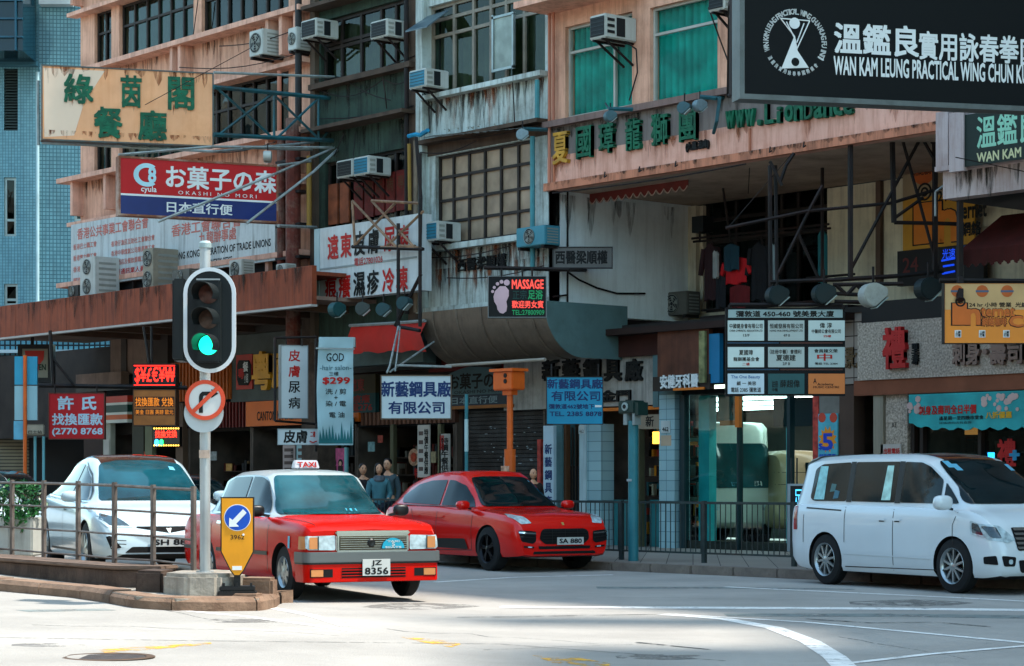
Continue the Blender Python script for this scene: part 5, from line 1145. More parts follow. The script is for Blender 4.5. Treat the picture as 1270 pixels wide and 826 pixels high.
f = sign('led_currency_sign', 'black box sign with glowing red currency symbols over an orange price panel', 'sign', 165, 218, 451, 479.5, 46, .0, .5, m_black, m_black, .02)
f.text('$¥£€¥₩', 167.5, 217, 455, 476, .005, M('led_red', 'e01810', .5, var=0, emit='f01c10', es=1.6), f.r, bold=.01)
mb = MB(); f.pbox(mb, 165, 218, 453, 454, 0, .01); f.pbox(mb, 165, 218, 477, 478, 0, .01); mk('led_strip', mb, M('led_red', 'e01810'), f.r)
f2 = sign('price_panel', 'orange panel of small dark price characters below the glowing currency sign', 'sign', 165, 218, 483, 528, 46, .0, .5, M('panel_orange', '9a5c28', .5, var=.25, vs=3), M('brown_rim2', '4a3020', .6), .015)
for k, y in enumerate((492, 507)): f2.box('dark_row', 167, 216, y, y + (13 if k == 0 else 8), 0, .004, M('row_brown', '3a2010', .5), f2.r)
f2.text('找換匯款 兌換', 168, 215, 493, 504, .006, M('amber_letter', 'c8781c', .5, var=.1, emit='c86a14', es=.3), f2.r, bold=.01); f2.text('美金 日圓 英鎊 歐元', 168, 215, 508, 514, .006, M('amber_letter', 'c8781c'), f2.r)
mk('hanger', wire(wire(MB(), [(178, 405, 46), (185, 451, 46)], .03), [(188, 405, 46), (188, 451, 46)], .03), m_steel, f.r)
# convenience store lollipop sign
f = sign('store_box_sign', 'black framed box sign with red 7 shape behind the teal bus stop panel', 'sign', 22, 65, 427, 474, 58, .0, .4, M('cream_panel', '8a8878', .5), m_black, .12)
mk('red_seven', f.poly(MB(), [(31, 435), (55, 435), (54, 446), (49, 452), (47, 463), (40, 463), (42, 448), (44, 443), (32, 443)], .003, .02), M('seven_red', 'b0281c', .5), f.r)
f.text('ELEVEN', 33, 57, 452, 459, .025, M('dark_green_letter', '10301c', .5), f.r, bold=.03)
mk('hanger', wire(MB(), [(40, 415, 58), (40, 428, 58)], .05), m_steel, f.r)
# ---- lettering on the peach fascia: each raised character is a part of the building
for ch, px, y in zip('夏國璋龍獅團', (691, 720, 748, 781, 813, 848), (184, 177, 171, 167, 161, 156)):
    UP.text(ch, px, px + (18 if px < 810 else 20), y - 19, y + 19, .03, m_green_letter if px > 700 else M('gold_letter', 'b8862c', .5, var=.3, vs=6, dirt=.5, dcol='1c2a1c'), pk, bold=.02, deep=.09, ref=px + 9, name='raised_character')
UP.text('(九龍.油麻)', 854, 882, 175, 187, .03, m_black_letter, pk, bold=.04, deep=.05, name='raised_lettering')
for i, ch in enumerate('www.LionDance'):
    px = 905 + i * 12.2 + (3 if ch in '.i' else 0); UP.text(ch, px, px + (10 if ch not in '.i' else 3.5), 133 + 6 - i * 1.2 - (6 if ch in 'Ld' else 0) + (14 if ch == '.' else 0), 158 + 1 - i * 1.4, .03, m_green_letter, pk, bold=.03, deep=.08, ref=px + 5, name='raised_letter')
# ============================================================ AIR CONDITIONERS, LAMPS, AWNINGS, LAUNDRY
m_acw = M('ac_casing', 'b4b6ae', .5, var=.1, vs=3, dirt=.25, dcol='6a6050', streak=.3); m_acd = M('ac_dark', '14181a', .6); m_acb = M('ac_blue', '1f6f86', .4, var=.2); m_acg = M('ac_grey', '8b8d84', .5, dirt=.3)
def window_ac(label, px0, px1, yt, yb, proj=.62, front='dark', base=28.3, bracket=True):
    f = yface(base - proj); t0, t1, z0, z1 = f.rect(px0, px1, yt, yb)
    r = root('window_air_conditioner', label, 'air conditioner', f.w((t0+t1)/2, z0, -proj), 0)
    mk('casing', f.lbox(MB(), t0, t1, z0, z1, -proj, 0), m_acw, r, bevel=.02)
    w, h = t1 - t0, z1 - z0
    mk('front_grille', f.lbox(MB(), t0 + w*.08, t1 - w*.08, z0 + h*.1, z1 - h*.1, 0, .012), m_acb if front == 'blue' else m_acd, r)
    mb = MB()
    for i in range(5): z = z0 + h*(.17 + .165*i); f.lbox(mb, t0 + w*.09, t1 - w*.09, z, z + h*.025, .012, .02)
    tag(mk('grille_slat', mb, M('ac_slat', '2c3434', .5), r), kind='stuff')
    mk('side_vent', f.lbox(MB(), t1, t1 + .008, z0 + h*.12, z1 - h*.12, -proj*.62, -proj*.35), m_acd, r)
    mb = MB()
    for i in range(3): f.lbox(mb, t1, t1 + .012, z0 + h*(.2 + .25*i), z0 + h*(.32 + .25*i), -proj*.28, -proj*.06)
    mk('side_louvre', mb, m_acd if front == 'mesh' else m_acg, r)
    if bracket:
        mb = MB(); mb.bar(f.w(t0 + .1, z0 - .02, 0), f.w(t0 + .1, z0 - .02, -proj), .04); mb.bar(f.w(t1 - .1, z0 - .02, 0), f.w(t1 - .1, z0 - .02, -proj), .04)
        mb.bar(f.w(t0 + .1, z0 - .02, -.1), f.w(t0 + .1, z0 - .42, -proj), .035); mb.bar(f.w(t1 - .1, z0 - .02, -.1), f.w(t1 - .1, z0 - .42, -proj), .035)
        mk('bracket', mb, m_steel, r)
    return r
def condenser(label, px0, px1, yt, yb, y=27.6, depth=.35, fans=1, m=None, pale=False, group=None):
    f = yface(y); t0, t1, z0, z1 = f.rect(px0, px1, yt, yb)
    r = root('condenser_unit', label, 'air conditioner', f.w((t0+t1)/2, z0, 0), 0, group)
    mk('casing', f.lbox(MB(), t0, t1, z0, z1, -depth, 0), m or m_acw, r, bevel=.015)
    w, h = t1 - t0, (z1 - z0) / fans; rad = min(w, h) * .40
    for k in range(fans):
        tc, zc = t0 + w * .46, z0 + h * (k + .5)
        disc = lambda ra, o0, o1, inner=0: (lambda mb: mb)(MB())
        mb = MB().prism([f.w(tc + rad*math.cos(2*math.pi*i/24), zc + rad*math.sin(2*math.pi*i/24), .006) for i in range(24)], f.w(0,0,-.006) - f.w(0,0,.006)); fan = mk('fan_opening', mb, m_acd, r)
        mb = MB()
        for q in range(5):
            a = q * 2 * math.pi / 5; c, s_ = math.cos(a), math.sin(a); mb.poly([f.w(tc + c*rad*.15, zc + s_*rad*.15, .009), f.w(tc + math.cos(a-.1)*rad*.85, zc + math.sin(a-.1)*rad*.85, .009), f.w(tc + math.cos(a+.55)*rad*.85, zc + math.sin(a+.55)*rad*.85, .009)])
        mk('fan_blade', mb, m_acg, fan)
        mb = MB()
        for rr in (.25, .5, .75, 1.): mb.path([f.w(tc + rad*rr*math.cos(2*math.pi*i/20), zc + rad*rr*math.sin(2*math.pi*i/20), .02) for i in range(21)], .006, 4)
        mk('fan_guard', mb, m_acg, fan)
    mb = MB()
    for i in range(6): f.lbox(mb, t1, t1 + .006, z0 + (z1-z0)*(.1 + .14*i), z0 + (z1-z0)*(.16 + .14*i), -depth*.85, -depth*.15)
    mk('side_grille', mb, m_acg, r)
    mk('foot', f.lbox(f.lbox(MB(), t0 + .05, t0 + .12, z0 - .06, z0, -depth, 0), t1 - .12, t1 - .05, z0 - .06, z0, -depth, 0), m_steel, r)
    return r
window_ac('white window unit high beside the black pipe, left of the green tenement windows', 373, 392, 24, 47)
window_ac('white window unit in the green tenement window with beige curtains', 459, 480, 25, 47)
window_ac('window unit with bright blue front on the corner of the white bay', 507, 528, 86, 109, front='blue')
window_ac('left one of the paired window units above the white clinic sign', 417, 437, 198, 220, front='dark')
window_ac('right one of the paired window units above the white clinic sign', 438, 457, 194, 217, front='blue')
window_ac('teal fronted window unit just right of the white clinic sign', 521, 543, 275, 299, front='blue')
window_ac('big caged window unit over the left teal curtained window', 731, 751, 18, 48, front='mesh', proj=.8)
window_ac('window unit cut by the top edge beside the black martial arts sign', 878, 898, -12, 13, proj=.7)
condenser('bluish condenser box on the right end of the brown grid window', 640, 676, 281, 305, y=27.9, depth=.4, m=M('blue_casing', '3f7f8c', .5))
condenser('pale condenser with round fan on the salmon wall at top', 309, 326, 37, 69, y=27.7, depth=.8)
condenser('condenser on a shelf next to the black pipe at top', 357, 368, 34, 62, y=27.8, depth=.7)
condenser('old condenser in a steel cage low on the white side wall', 818, 852, 362, 391, y=31.6, depth=.4, m=M('old_casing', '5c5a52', .6, dirt=.5))
condenser('white double fan condenser at the left end of the canopy top', 99, 118, 319, 367, y=27.2, depth=.7, fans=2)
condenser('tall beige double fan condenser standing on the canopy before the white board', 177, 190, 308, 359, y=27.2, depth=.9, fans=2, m=M('beige_casing', '8e8674', .6, dirt=.3))
condenser('small pale condenser on the canopy right of the signal head', 284, 300, 322, 346, y=27.2, depth=.35)
condenser('tiny white condenser at the right end of the canopy', 342, 354, 327, 341, y=27.4, depth=.3)
condenser('low dark grey condenser on the canopy left of the signal head', 213, 235, 334, 350, y=27.2, depth=.4, m=M('old_casing', '5c5a52'))
condenser('short dark condenser at the far left of the canopy top', 84, 97, 354, 368, y=27.2, depth=.4, m=M('dark_casing', '35332f', .6))
# dirty red pipes between salmon and green buildings
r = root('drain_pipes', 'pair of peeling red-brown drain pipes between the salmon and green buildings', 'pipe', (tof(UP, 380), 27.9, 3.5), 0)
m_rp = M('peeling_red', '5c2a20', .8, var=.4, vs=4, dirt=.7, dcol='857466', bump=.4, bs=10)
mk('pipe', MB().tube(UP.pt(367, 175, .4), UP.pt(367, 395, .4), .1, 10), m_rp, r); mk('pipe', MB().tube(UP.pt(384, 150, .45), UP.pt(384, 440, .45), .17, 12), m_rp, r)
mk('pipe', MB().tube(UP.pt(386, -40, .35), UP.pt(386, 155, .35), .08, 10), m_black, r); mk('pipe', MB().tube(UP.pt(360, 90, .3), UP.pt(360, 180, .3), .05, 8), M('pink_pipe', 'b07058'), r)
mk('pipe', MB().tube(UP.pt(397, 195, .3), UP.pt(397, 283, .3), .06, 8), M('ochre_pipe', '8a6a2c', .6), r)
for y in (200, 240, 280, 320, 360): mk('clamp', UP.pbox(MB(), 364, 394, y, y + 3, .2, .5), m_steel, r)
r = root('rusty_pipe_run', 'thin rusty pipes running down the edge between green and white buildings', 'pipe', (tof(UP, 516), 28, 5), 0)
mk('pipe', MB().tube(UP.pt(513, -30, .2), UP.pt(514, 390, .2), .05, 8), m_steel, r); mk('pipe', MB().tube(UP.pt(519, 180, .25), UP.pt(520, 262, .25), .04, 8), M('ochre_pipe', '8a6a2c'), r)
UP.box('pipe_cover', 522, 526, 175, 388, 0.17, .2, M('rust_stain_strip', '7a6a58', .8, streak=.8, dirt=.5), r)
r = root('teal_pipe', 'teal painted pipe down the right edge of the white bay', 'pipe', (tof(UP, 670), 28, 5), 0)
mk('pipe', MB().tube(UP.pt(667.5, 170, .15), UP.pt(667.5, 335, .15), .05, 8), M('teal_pipe_paint', '3f8086', .5, dirt=.3), r); mk('pipe', MB().tube(UP.pt(672, 100, .12), UP.pt(672, 150, .12), .05, 8), M('teal_pipe_paint', '3f8086'), r)
# floodlights
def flood(label, px, py, D, yaw_deg, s=1., c='37494c', pitch=.5):
    p = p3(px, py, D); r = root('floodlight', label, 'lamp', p, math.atan2(SA, CA) + R(yaw_deg))
    s *= .78; mb = MB(); pts = [(.17*s*math.cos(R(60 + 15*i)) - .02*s, 0, .17*s*math.sin(R(60 + 15*i)) + .02*s) for i in range(15)] + [(.18*s, 0, .02*s), (.17*s, 0, .12*s)]
    mk('housing', mb.prism([(x, -.12*s, z) for x, _, z in pts], (0, .24*s, 0)), M('lamp_' + c, c, .5, metal=.2, var=.15, dirt=.4), r, local=True, bevel=.015*s, smooth=True)
    mk('lens', MB().prism([(.18*s, -.10*s, .0), (.18*s, .10*s, .0), (.0, .10*s, -.155*s), (.0, -.10*s, -.155*s)], (.012*s, 0, -.012*s)), M('lamp_glass', '9aa8a4', .2), r, local=True)
    mk('arm', MB().tube((0, 0, .2*s), (0, 0, .42*s), .02*s, 6), m_steel, r, local=True); return r
flood('leftmost of four floodlights over the directory board', 964, 368, 36, 15, 1.25, '14272a'); flood('second of four floodlights over the directory board', 1022, 366, 36, 10, 1.3, '14272a')
flood('white floodlight between the directory board and the terrazzo fascia', 1083, 368, 35.5, 15, 1.5, 'a9aca4'); flood('dark floodlight left of the orange internet cafe sign', 1151, 360, 35.5, 20, 1.4, '182426')
flood('tilted teal floodlight under the left end of the clinic sign', 418, 385, 42.5, 40, 1.1, '1c4a4c'); flood('second floodlight under the clinic sign', 450, 384, 42.5, 0, 1., '36403e'); flood('third round floodlight under the clinic sign', 476, 385, 42.5, -10, 1., '244448'); flood('floodlight under the right end of the clinic sign', 502, 377, 42.5, -30, 1., '244448')
flood('small floodlight at the foot of the left teal curtained window', 757, 145, 40.8, 20, .8, '4c6a70'); flood('left one of two floodlights under the right teal curtained window', 849, 135, 39.2, -20, .85, '3c5a60'); flood('right one of two floodlights under the right teal curtained window', 868, 132, 39.2, 30, .85, '7a8c90'); flood('small floodlight on a teal arm at the right edge of the white bay', 648, 168, 42.6, 0, .85, '7a8c90')
flood('pale lamp housing above the red sweets sign', 332, 195, 46, 90, .9, 'a9aca4')
mb = MB(); r = root('lamp_arm', 'teal steel lamp arm under the right teal curtained window', 'bracket', p3(880, 140, 42), 0); wire(mb, [(868, 120, 39.2), (888, 122, 39.2), (903, 120, 39.3)], .04); wire(mb, [(893, 120, 39), (889, 150, 39), (885, 165, 39.3)], .035); mk('arm', mb, m_tealsteel, r)
mb = MB(); r = root('lamp_arm', 'short teal steel lamp arm under the left teal curtained window', 'bracket', p3(770, 138, 43.5), 0); wire(mb, [(755, 135, 40.8), (792, 136, 40.9)], .04); wire(mb, [(757, 138, 40.8), (751, 128, 41)], .02); mk('arm', mb, m_tealsteel, r)
mb = MB(); r = root('lamp_arm', 'teal arm of the small lamp at the corner of the white bay', 'bracket', p3(665, 160, 45.5), 0); wire(mb, [(648, 160, 42.6), (680, 161, 42.8)], .04); mk('arm', mb, m_tealsteel, r)
# burgundy scalloped awning in the recess
AW = yface(29.4)
r = root('recess_awning', 'burgundy awning with pale scalloped edge folded under the peach fascia', 'awning', AW.w(tof(AW, 780), zof(AW, 780, 250)), 0)
m_burg = M('burgundy_cloth', '6e2c26', .8, var=.15, dirt=.3)
q = [AW.pt(709, 238, 0), AW.pt(852, 219, 0), AW.pt(856, 209, -.9), AW.pt(706, 226, -.9)]
mk('canvas', MB().prism(q, (0, 0, .03)), m_burg, r)
t0, t1 = tof(AW, 713), tof(AW, 853); z0 = zof(AW, 712, 252) ; n = 15
pts = [AW.w(t0, z0 + .28, 0), AW.w(t1, z0 + .28, 0)] + [AW.w(t1 + (t0 - t1) * i / (n * 6), z0 + .02 - .09 * abs(math.sin(math.pi * i / 6)), 0) for i in range(n * 6 + 1)]
mk('valance', MB().prism(pts, (0, .02, 0)), m_burg, r)
mk('scallop_piping', MB().path([p + Vector((0, -.01, 0)) for p in pts[2:]], .014, 4), M('pale_piping', 'b09a8c', .7), r); mk('front_bar', MB().tube(AW.w(t0, z0 + .3, .03), AW.w(t1, z0 + .3, .03), .03, 6), M('pale_tube', '9a8f80'), r)
# red cloth awning under the clinic sign
AR = yface(27.9)
r = root('red_awning', 'bright red cloth awning with a white top edge under the clinic sign', 'awning', AR.w(tof(AR, 485), zof(AR, 485, 438)), 0)
mb = MB(); n = 16
for i in range(n + 1):
    px = 437 + 93 * i / n; yb = 438 - 3 * i / n + 1.5 * math.sin(i * 1.3)
    mb.v += [AR.pt(px, 404 - i * .35, .02), AR.pt(px, (404 + yb) / 2 - i*.3, .14 + .05 * math.sin(i * 1.7)), AR.pt(px, yb, .05 + .03 * math.sin(i * 2.3))]
for i in range(n): mb.f += [(3*i, 3*i+3, 3*i+4, 3*i+1), (3*i+1, 3*i+4, 3*i+5, 3*i+2)]
mk('canvas', mb, M('red_canvas', 'b3261c', .7, var=.15, vs=2, dirt=.2), r, smooth=True, ang=180)
mb = MB(); AR.lines(mb, [[(436, 404), (490, 401), (530, 398)]], .035, .05); mk('white_edge', mb, m_palesteel, r)
# corrugated red-brown awning, right
AC_ = yface(28.6); t = tof(AC_, 1205)
r = root('corrugated_awning', 'dark red corrugated awning below the white balcony at the right edge', 'awning', AC_.w(t + 1, zof(AC_, 1230, 332)), 0)
mb = MB(); t1 = tof(AC_, 1340); n = 60; za, zb_, zc2 = zof(AC_, 1210, 262), zof(AC_, 1210, 312), zof(AC_, 1210, 332)
for i in range(n * 2 + 1):
    tt = t + (t1 - t) * i / (2*n); o = .03 * (i % 2); mb.v += [AC_.w(tt, za, -.8 + o), AC_.w(tt, zb_, .3 + o), AC_.w(tt, zc2 - .03*math.sin(i*.7), .32 + o)]
for i in range(n * 2): mb.f += [(3*i, 3*i+3, 3*i+4, 3*i+1), (3*i+1, 3*i+4, 3*i+5, 3*i+2)]
mk('sheet', mb, M('maroon_sheet', '4e1c18', .7, var=.3, streak=.5), r)
# laundry under the recess window
LR = yface(31.0)
r = root('laundry_rack', 'dark steel laundry rack in front of the recess window', 'rack', LR.w(tof(LR, 950), zof(LR, 950, 395)), 0)
mb = MB(); LR.lines(mb, [[(858, 296), (1028, 278)], [(868, 287), (868, 300)], [(860, 300), (1030, 283)], [(905, 230, .2), (906, 300)], [(945, 290), (946, 380)], [(870, 385), (1030, 372)], [(1000, 345), (1060, 340)]], .025); mk('rail', mb, m_steel, r)
LR.box('floor_tray', 868, 1052, 385, 392, -.6, 0, M('tray_dark', '231c1a', .8), r)
LR.box('hanging_box', 858, 872, 268, 288, -.3, 0, m_acd, r)
def garment(label, px0, px1, yt, yb, c, sleeves=True, seed=1, out=0.):
    rn = random.Random(seed); t0, t1, z0, z1 = LR.rect(px0, px1, yt, yb); w = t1 - t0
    r = root('hanging_garment', label, 'clothes', LR.w((t0+t1)/2, z0, out), 0, 'clothes hung on the laundry rack')
    n = 12; mb = MB()
    for side in (0, 1):
        for j in range(5):
            v = j / 4
            for i in range(n + 1):
                u = i / n; sh = .12 * (1 - min(v*5, 1)) * abs(u - .5) * 2
                fold = .03 * math.sin(u * 14 + seed) * v
                mb.v.append(LR.w(t0 + w*u, z1 - (z1 - z0)*(v + sh) - .02*math.sin(u*9 + seed)*v, out + (fold + .05) * (1 if side == 0 else -.6) * (math.sin(math.pi*u) ** .4 if 0 < u < 1 else 0)))
    m_ = n + 1
    for s_ in (0, 1):
        for j in range(4):
            for i in range(n): a = s_*5*m_ + j*m_ + i; mb.f.append((a, a+1, a+m_+1, a+m_))
    mk('cloth', mb, M('cloth_' + c, c, .85, var=.2, vs=4), r, smooth=True, ang=180)
    if sleeves:
        for sg, tt in ((-1, t0), (1, t1)): mk('sleeve', MB().tube(LR.w(tt, z1 - .12, out), LR.w(tt + sg*.12, z1 - .12 - (z1-z0)*.45, out), .07, 8, .05), M('cloth_' + c, c), r)
    mk('hanger', MB().path([LR.w(t0 + w*.15, z1 - .04, out), LR.w((t0+t1)/2, z1 + .06, out), LR.w(t1 - w*.15, z1 - .04, out)], .008, 4), m_steel, r); return r
garment('long dark maroon coat at the left end of the laundry rack', 874, 889, 301, 372, '2a1416', True, 1)
garment('pale grey towel hanging next to the red shirt', 889, 896, 311, 345, '8c8f8c', False, 2, .1)
garment('bright red shirt half covered by a teal cloth on the rack', 900, 926, 318, 352, 'b3161c', True, 3)
garment('dark teal cloth hung over the red shirt', 903, 922, 303, 336, '14323c', False, 4, .12)
garment('dark trousers hanging below the maroon coat', 888, 900, 340, 382, '181a1e', False, 5)
garment('long pale grey scarf right of the middle of the rack', 958, 966, 302, 352, '7a8a8e', False, 6, .05)
garment('black hanging coat right of the red shirt', 932, 952, 300, 372, '121316', True, 7)
garment('dark red dress near the middle of the rack', 905, 930, 353, 382, '5c1416', False, 8)
garment('teal curtain-like cloth at the right end of the rack', 1010, 1022, 285, 350, '1c5a5c', False, 9, -.1)
# overhead cables
r = root('hanging_cables', 'thin dark cables looping over the white side wall and peach fascia', 'cable', UP.pt(700, 330, .1), 0)
for sg_ in ([(784, 50, .3), (794, 62, .1), (793, 90, .05), (783, 125, .05)], [(893, 12, .3), (896, 45, .1), (905, 75, .05), (912, 82, .05)]): mk('cable', UP.lines(MB(), [sg_], .015), m_steel, r)
SWf = xface(tof(UP, 680) + .05)
for sg_ in ([(705, 338), (718, 347), (740, 357), (765, 364), (800, 364)], [(704, 235), (704, 400)], [(686, 368), (703, 366)]): mk('cable', SWf.lines(MB(), [sg_], .02), m_steel, r)
for sg_ in ([(1000, 170, 38), (905, 280, 38)], [(930, 200, 40), (928, 240, 40)], [(1185, 195, 33), (1330, 225, 33)], [(180, 130, 46), (310, 60, 46)]): mk('cable', wire(MB(), sg_, .008), m_steel, r)
# more wiring, pipes and rubbish that clings to the old fronts
def wires(label, cx, cy, segs, rad=.012):
    r = root('hanging_cables', label, 'cable', UP.pt(cx, cy, .1), 0)
    for sg in segs: mk('cable', UP.lines(MB(), [sg], rad), m_steel, r)
def sag(x0, y0, x1, y1, d, o=.12, n=7): return [(x0 + (x1-x0)*i/n, y0 + (y1-y0)*i/n + d*math.sin(math.pi*i/n), o) for i in range(n + 1)]
wires('tangle of black wires over the green tenement spandrel', 450, 120, [sag(395, 100, 520, 70, 6), sag(400, 112, 480, 100, 14), sag(430, 96, 490, 125, 5), sag(480, 98, 520, 92, 10), [(488, 98, .3), (489, 115, .25), (484, 135, .1)], sag(398, 148, 518, 132, 5), [(455, 165, .3), (452, 195, .3)], [(440, 168, .3), (428, 196, .3)]])
wires('thin wires strung along the weathered white bay', 600, 170, [sag(525, 178, 680, 158, 4, .2), sag(530, 190, 600, 176, 7, .2), sag(528, 320, 640, 305, 5), sag(526, 384, 600, 378, 4), [(531, 110, .2), (536, 124, .1), (535, 165, .05)], [(640, 95, .1), (642, 130, .1), (648, 165, .2)], sag(560, 345, 680, 330, 6)])
wires('wires crossing the salmon wall beside the cream sign', 300, 90, [sag(240, 86, 385, 70, 8, .4), sag(290, 60, 384, 40, 5, .4), [(250, 0, .1), (244, 45, .1), (240, 52, .1)], sag(268, 190, 360, 178, 6, .4)])
wires('wires and hooks along the bottom edge of the peach fascia', 900, 205, [[(px, 214 - (px-757)*.15, .14), (px + 2, 221 - (px-757)*.15, .2), (px + 5, 219 - (px-757)*.15, .2)] for px in (757, 800, 845, 962, 1004)] + [sag(690, 240, 930, 204, 3, .1)], .014)
r = root('blue_tarp', 'scrap of bright blue tarpaulin and rubbish on the ledge of the white bay', 'tarpaulin', UP.pt(540, 168, .35), 0)
mb = MB(); rn = random.Random(8)
pts = [UP.pt(522 + 4*i, 172 - i*1.3 + rn.uniform(-1.5, 1.5), .3 + rn.uniform(-.04, .04)) for i in range(7)]
mk('tarp', mb.path(pts, .045, 6), M('tarp_blue', '1c7a9c', .7, var=.3, vs=9), r)
mb = MB()
for i in range(46):
    px = rn.uniform(545, 672); c_ = UP.pt(px, 163.5 - (px - 540) * .09 + rn.uniform(-1, 1.5), rn.uniform(.1, .28)); q = rn.uniform(.015, .05)
    mb.poly([c_ + Vector((rn.uniform(-q, q), rn.uniform(-q, q), rn.uniform(-q, q))) for _ in range(4)])
tag(mk('rubbish', mb, M('rubbish_grey', '8a8c80', .8, var=.6, vs=12), r), kind='stuff')
r = root('wall_pipe', 'thin rusty pipe running under the window sill of the white bay', 'pipe', UP.pt(600, 300, .15), 0); mk('pipe', UP.lines(MB(), [[(545, 306, .16), (640, 294, .16)]], .03), m_steel, r)
r = root('metal_ledge_strip', 'ragged corrugated metal strip over the brown grid window', 'ledge', UP.pt(600, 172, .3), 0)
mb = MB()
for i in range(60):
    px = 540 + i * 2.3; mb.v += [UP.pt(px, 168 - i*.22, .05), UP.pt(px, 174 - i*.22 + rn.uniform(-.6, .9), .42 + .03*(i % 2))]
for i in range(59): mb.f.append((2*i, 2*i+2, 2*i+3, 2*i+1))
mk('strip', mb, M('ragged_metal', '5a564c', .7, var=.4, vs=5, dirt=.6), r)
# small lamp and notices in the street level gloom
r = root('black_lantern', 'small round black lantern hanging below the brown slatted fascia', 'lantern', SH.pt(444, 524, .2), 0)
mk('globe', MB().blob(SH.pt(444, 522, .2), (.09, .09, .11), 8, 2, 12), m_blk, r, smooth=True); mk('hook', MB().tube(SH.pt(444, 512, .2), SH.pt(444, 517, .2), .01, 5), m_blk, r)
for i, (px, py, w, h, c, where) in enumerate(((205, 570, 9, 12, 'a89a80', 'pale menu card in the dim exchange shop doorway, beside the olive post'), (175, 560, 7, 9, '9a4a30', 'rust red notice on the dark olive post of the exchange shop'), (262, 560, 8, 11, '8a8c86', 'grey notice in the dark grill restaurant left of the taxi roof'), (282, 575, 7, 9, 'a87a3a', 'ochre notice in the dark grill restaurant'), (458, 548, 8, 12, '7a9a98', 'pale teal notice in the shopfront above the walking woman'), (470, 540, 6, 9, 'a04434', 'small red notice in the shopfront above the walking woman'), (536, 560, 6, 14, '8a7a5a', 'tan strip notice between the two vertical posters'))):
    SH.pbox(mb := MB(), px, px + w, py, py + h, .02, .04); o = mk('notice', mb, M('notice_' + c, c, .7, var=.3, vs=14), None); tag(o, where, 'notice')

# ============================================================ VEHICLES
m_tyre = M('tyre_rubber', '121314', .8, var=.2, vs=8); m_rim = M('alloy_rim', '9aa2a4', .3, metal=.8, var=.1); m_darkrim = M('black_rim2', '15161a', .3, metal=.6)
m_carglass = M('car_glass', '08181b', .05, var=.5, vs=2.5, spec=.22); m_trim = M('black_trim', '0f1112', .4, var=.1); m_under = M('underbody', '0b0b0c', .9)
m_chrome = M('chrome', 'b8bcbc', .12, metal=1, var=.05); m_lamp = M('headlamp_glass', 'a3b4b8', .08, var=.35, vs=14, coat=1.); m_lampd = M('headlamp_dark', '20343c', .1, var=.5, vs=9, coat=1.); m_amber = M('amber_lens', 'b87a48', .15, coat=.6)
m_plate = M('plate_face', 'b2b4b0', .4, var=.03); m_plateb = M('plate_print', '0c0d0e', .5, var=0)
def catmull(K, x, i):
    """smooth interpolation of station values (each key: x, values...) keys sorted by x"""
    n = len(K)
    if x <= K[0][0]: return K[0][i]
    if x >= K[-1][0]: return K[-1][i]
    j = max(q for q in range(n - 1) if K[q][0] <= x)
    x0, x1 = K[j][0], K[j+1][0]; t = (x - x0) / (x1 - x0); p1, p2 = K[j][i], K[j+1][i]
    d = (p2 - p1) / (x1 - x0)
    def slope(q):
        if q == 0 or q == n - 1: return (K[min(q+1, n-1)][i] - K[max(q-1, 0)][i]) / (K[min(q+1, n-1)][0] - K[max(q-1, 0)][0])
        a = (K[q][i] - K[q-1][i]) / (K[q][0] - K[q-1][0]); b = (K[q+1][i] - K[q][i]) / (K[q+1][0] - K[q][0])
        return 0 if a * b <= 0 else 2 * a * b / (a + b)
    m0, m1 = slope(j), slope(j + 1); h = x1 - x0
    return (2*t**3 - 3*t*t + 1)*p1 + (t**3 - 2*t*t + t)*h*m0 + (-2*t**3 + 3*t*t)*p2 + (t**3 - t*t)*h*m1
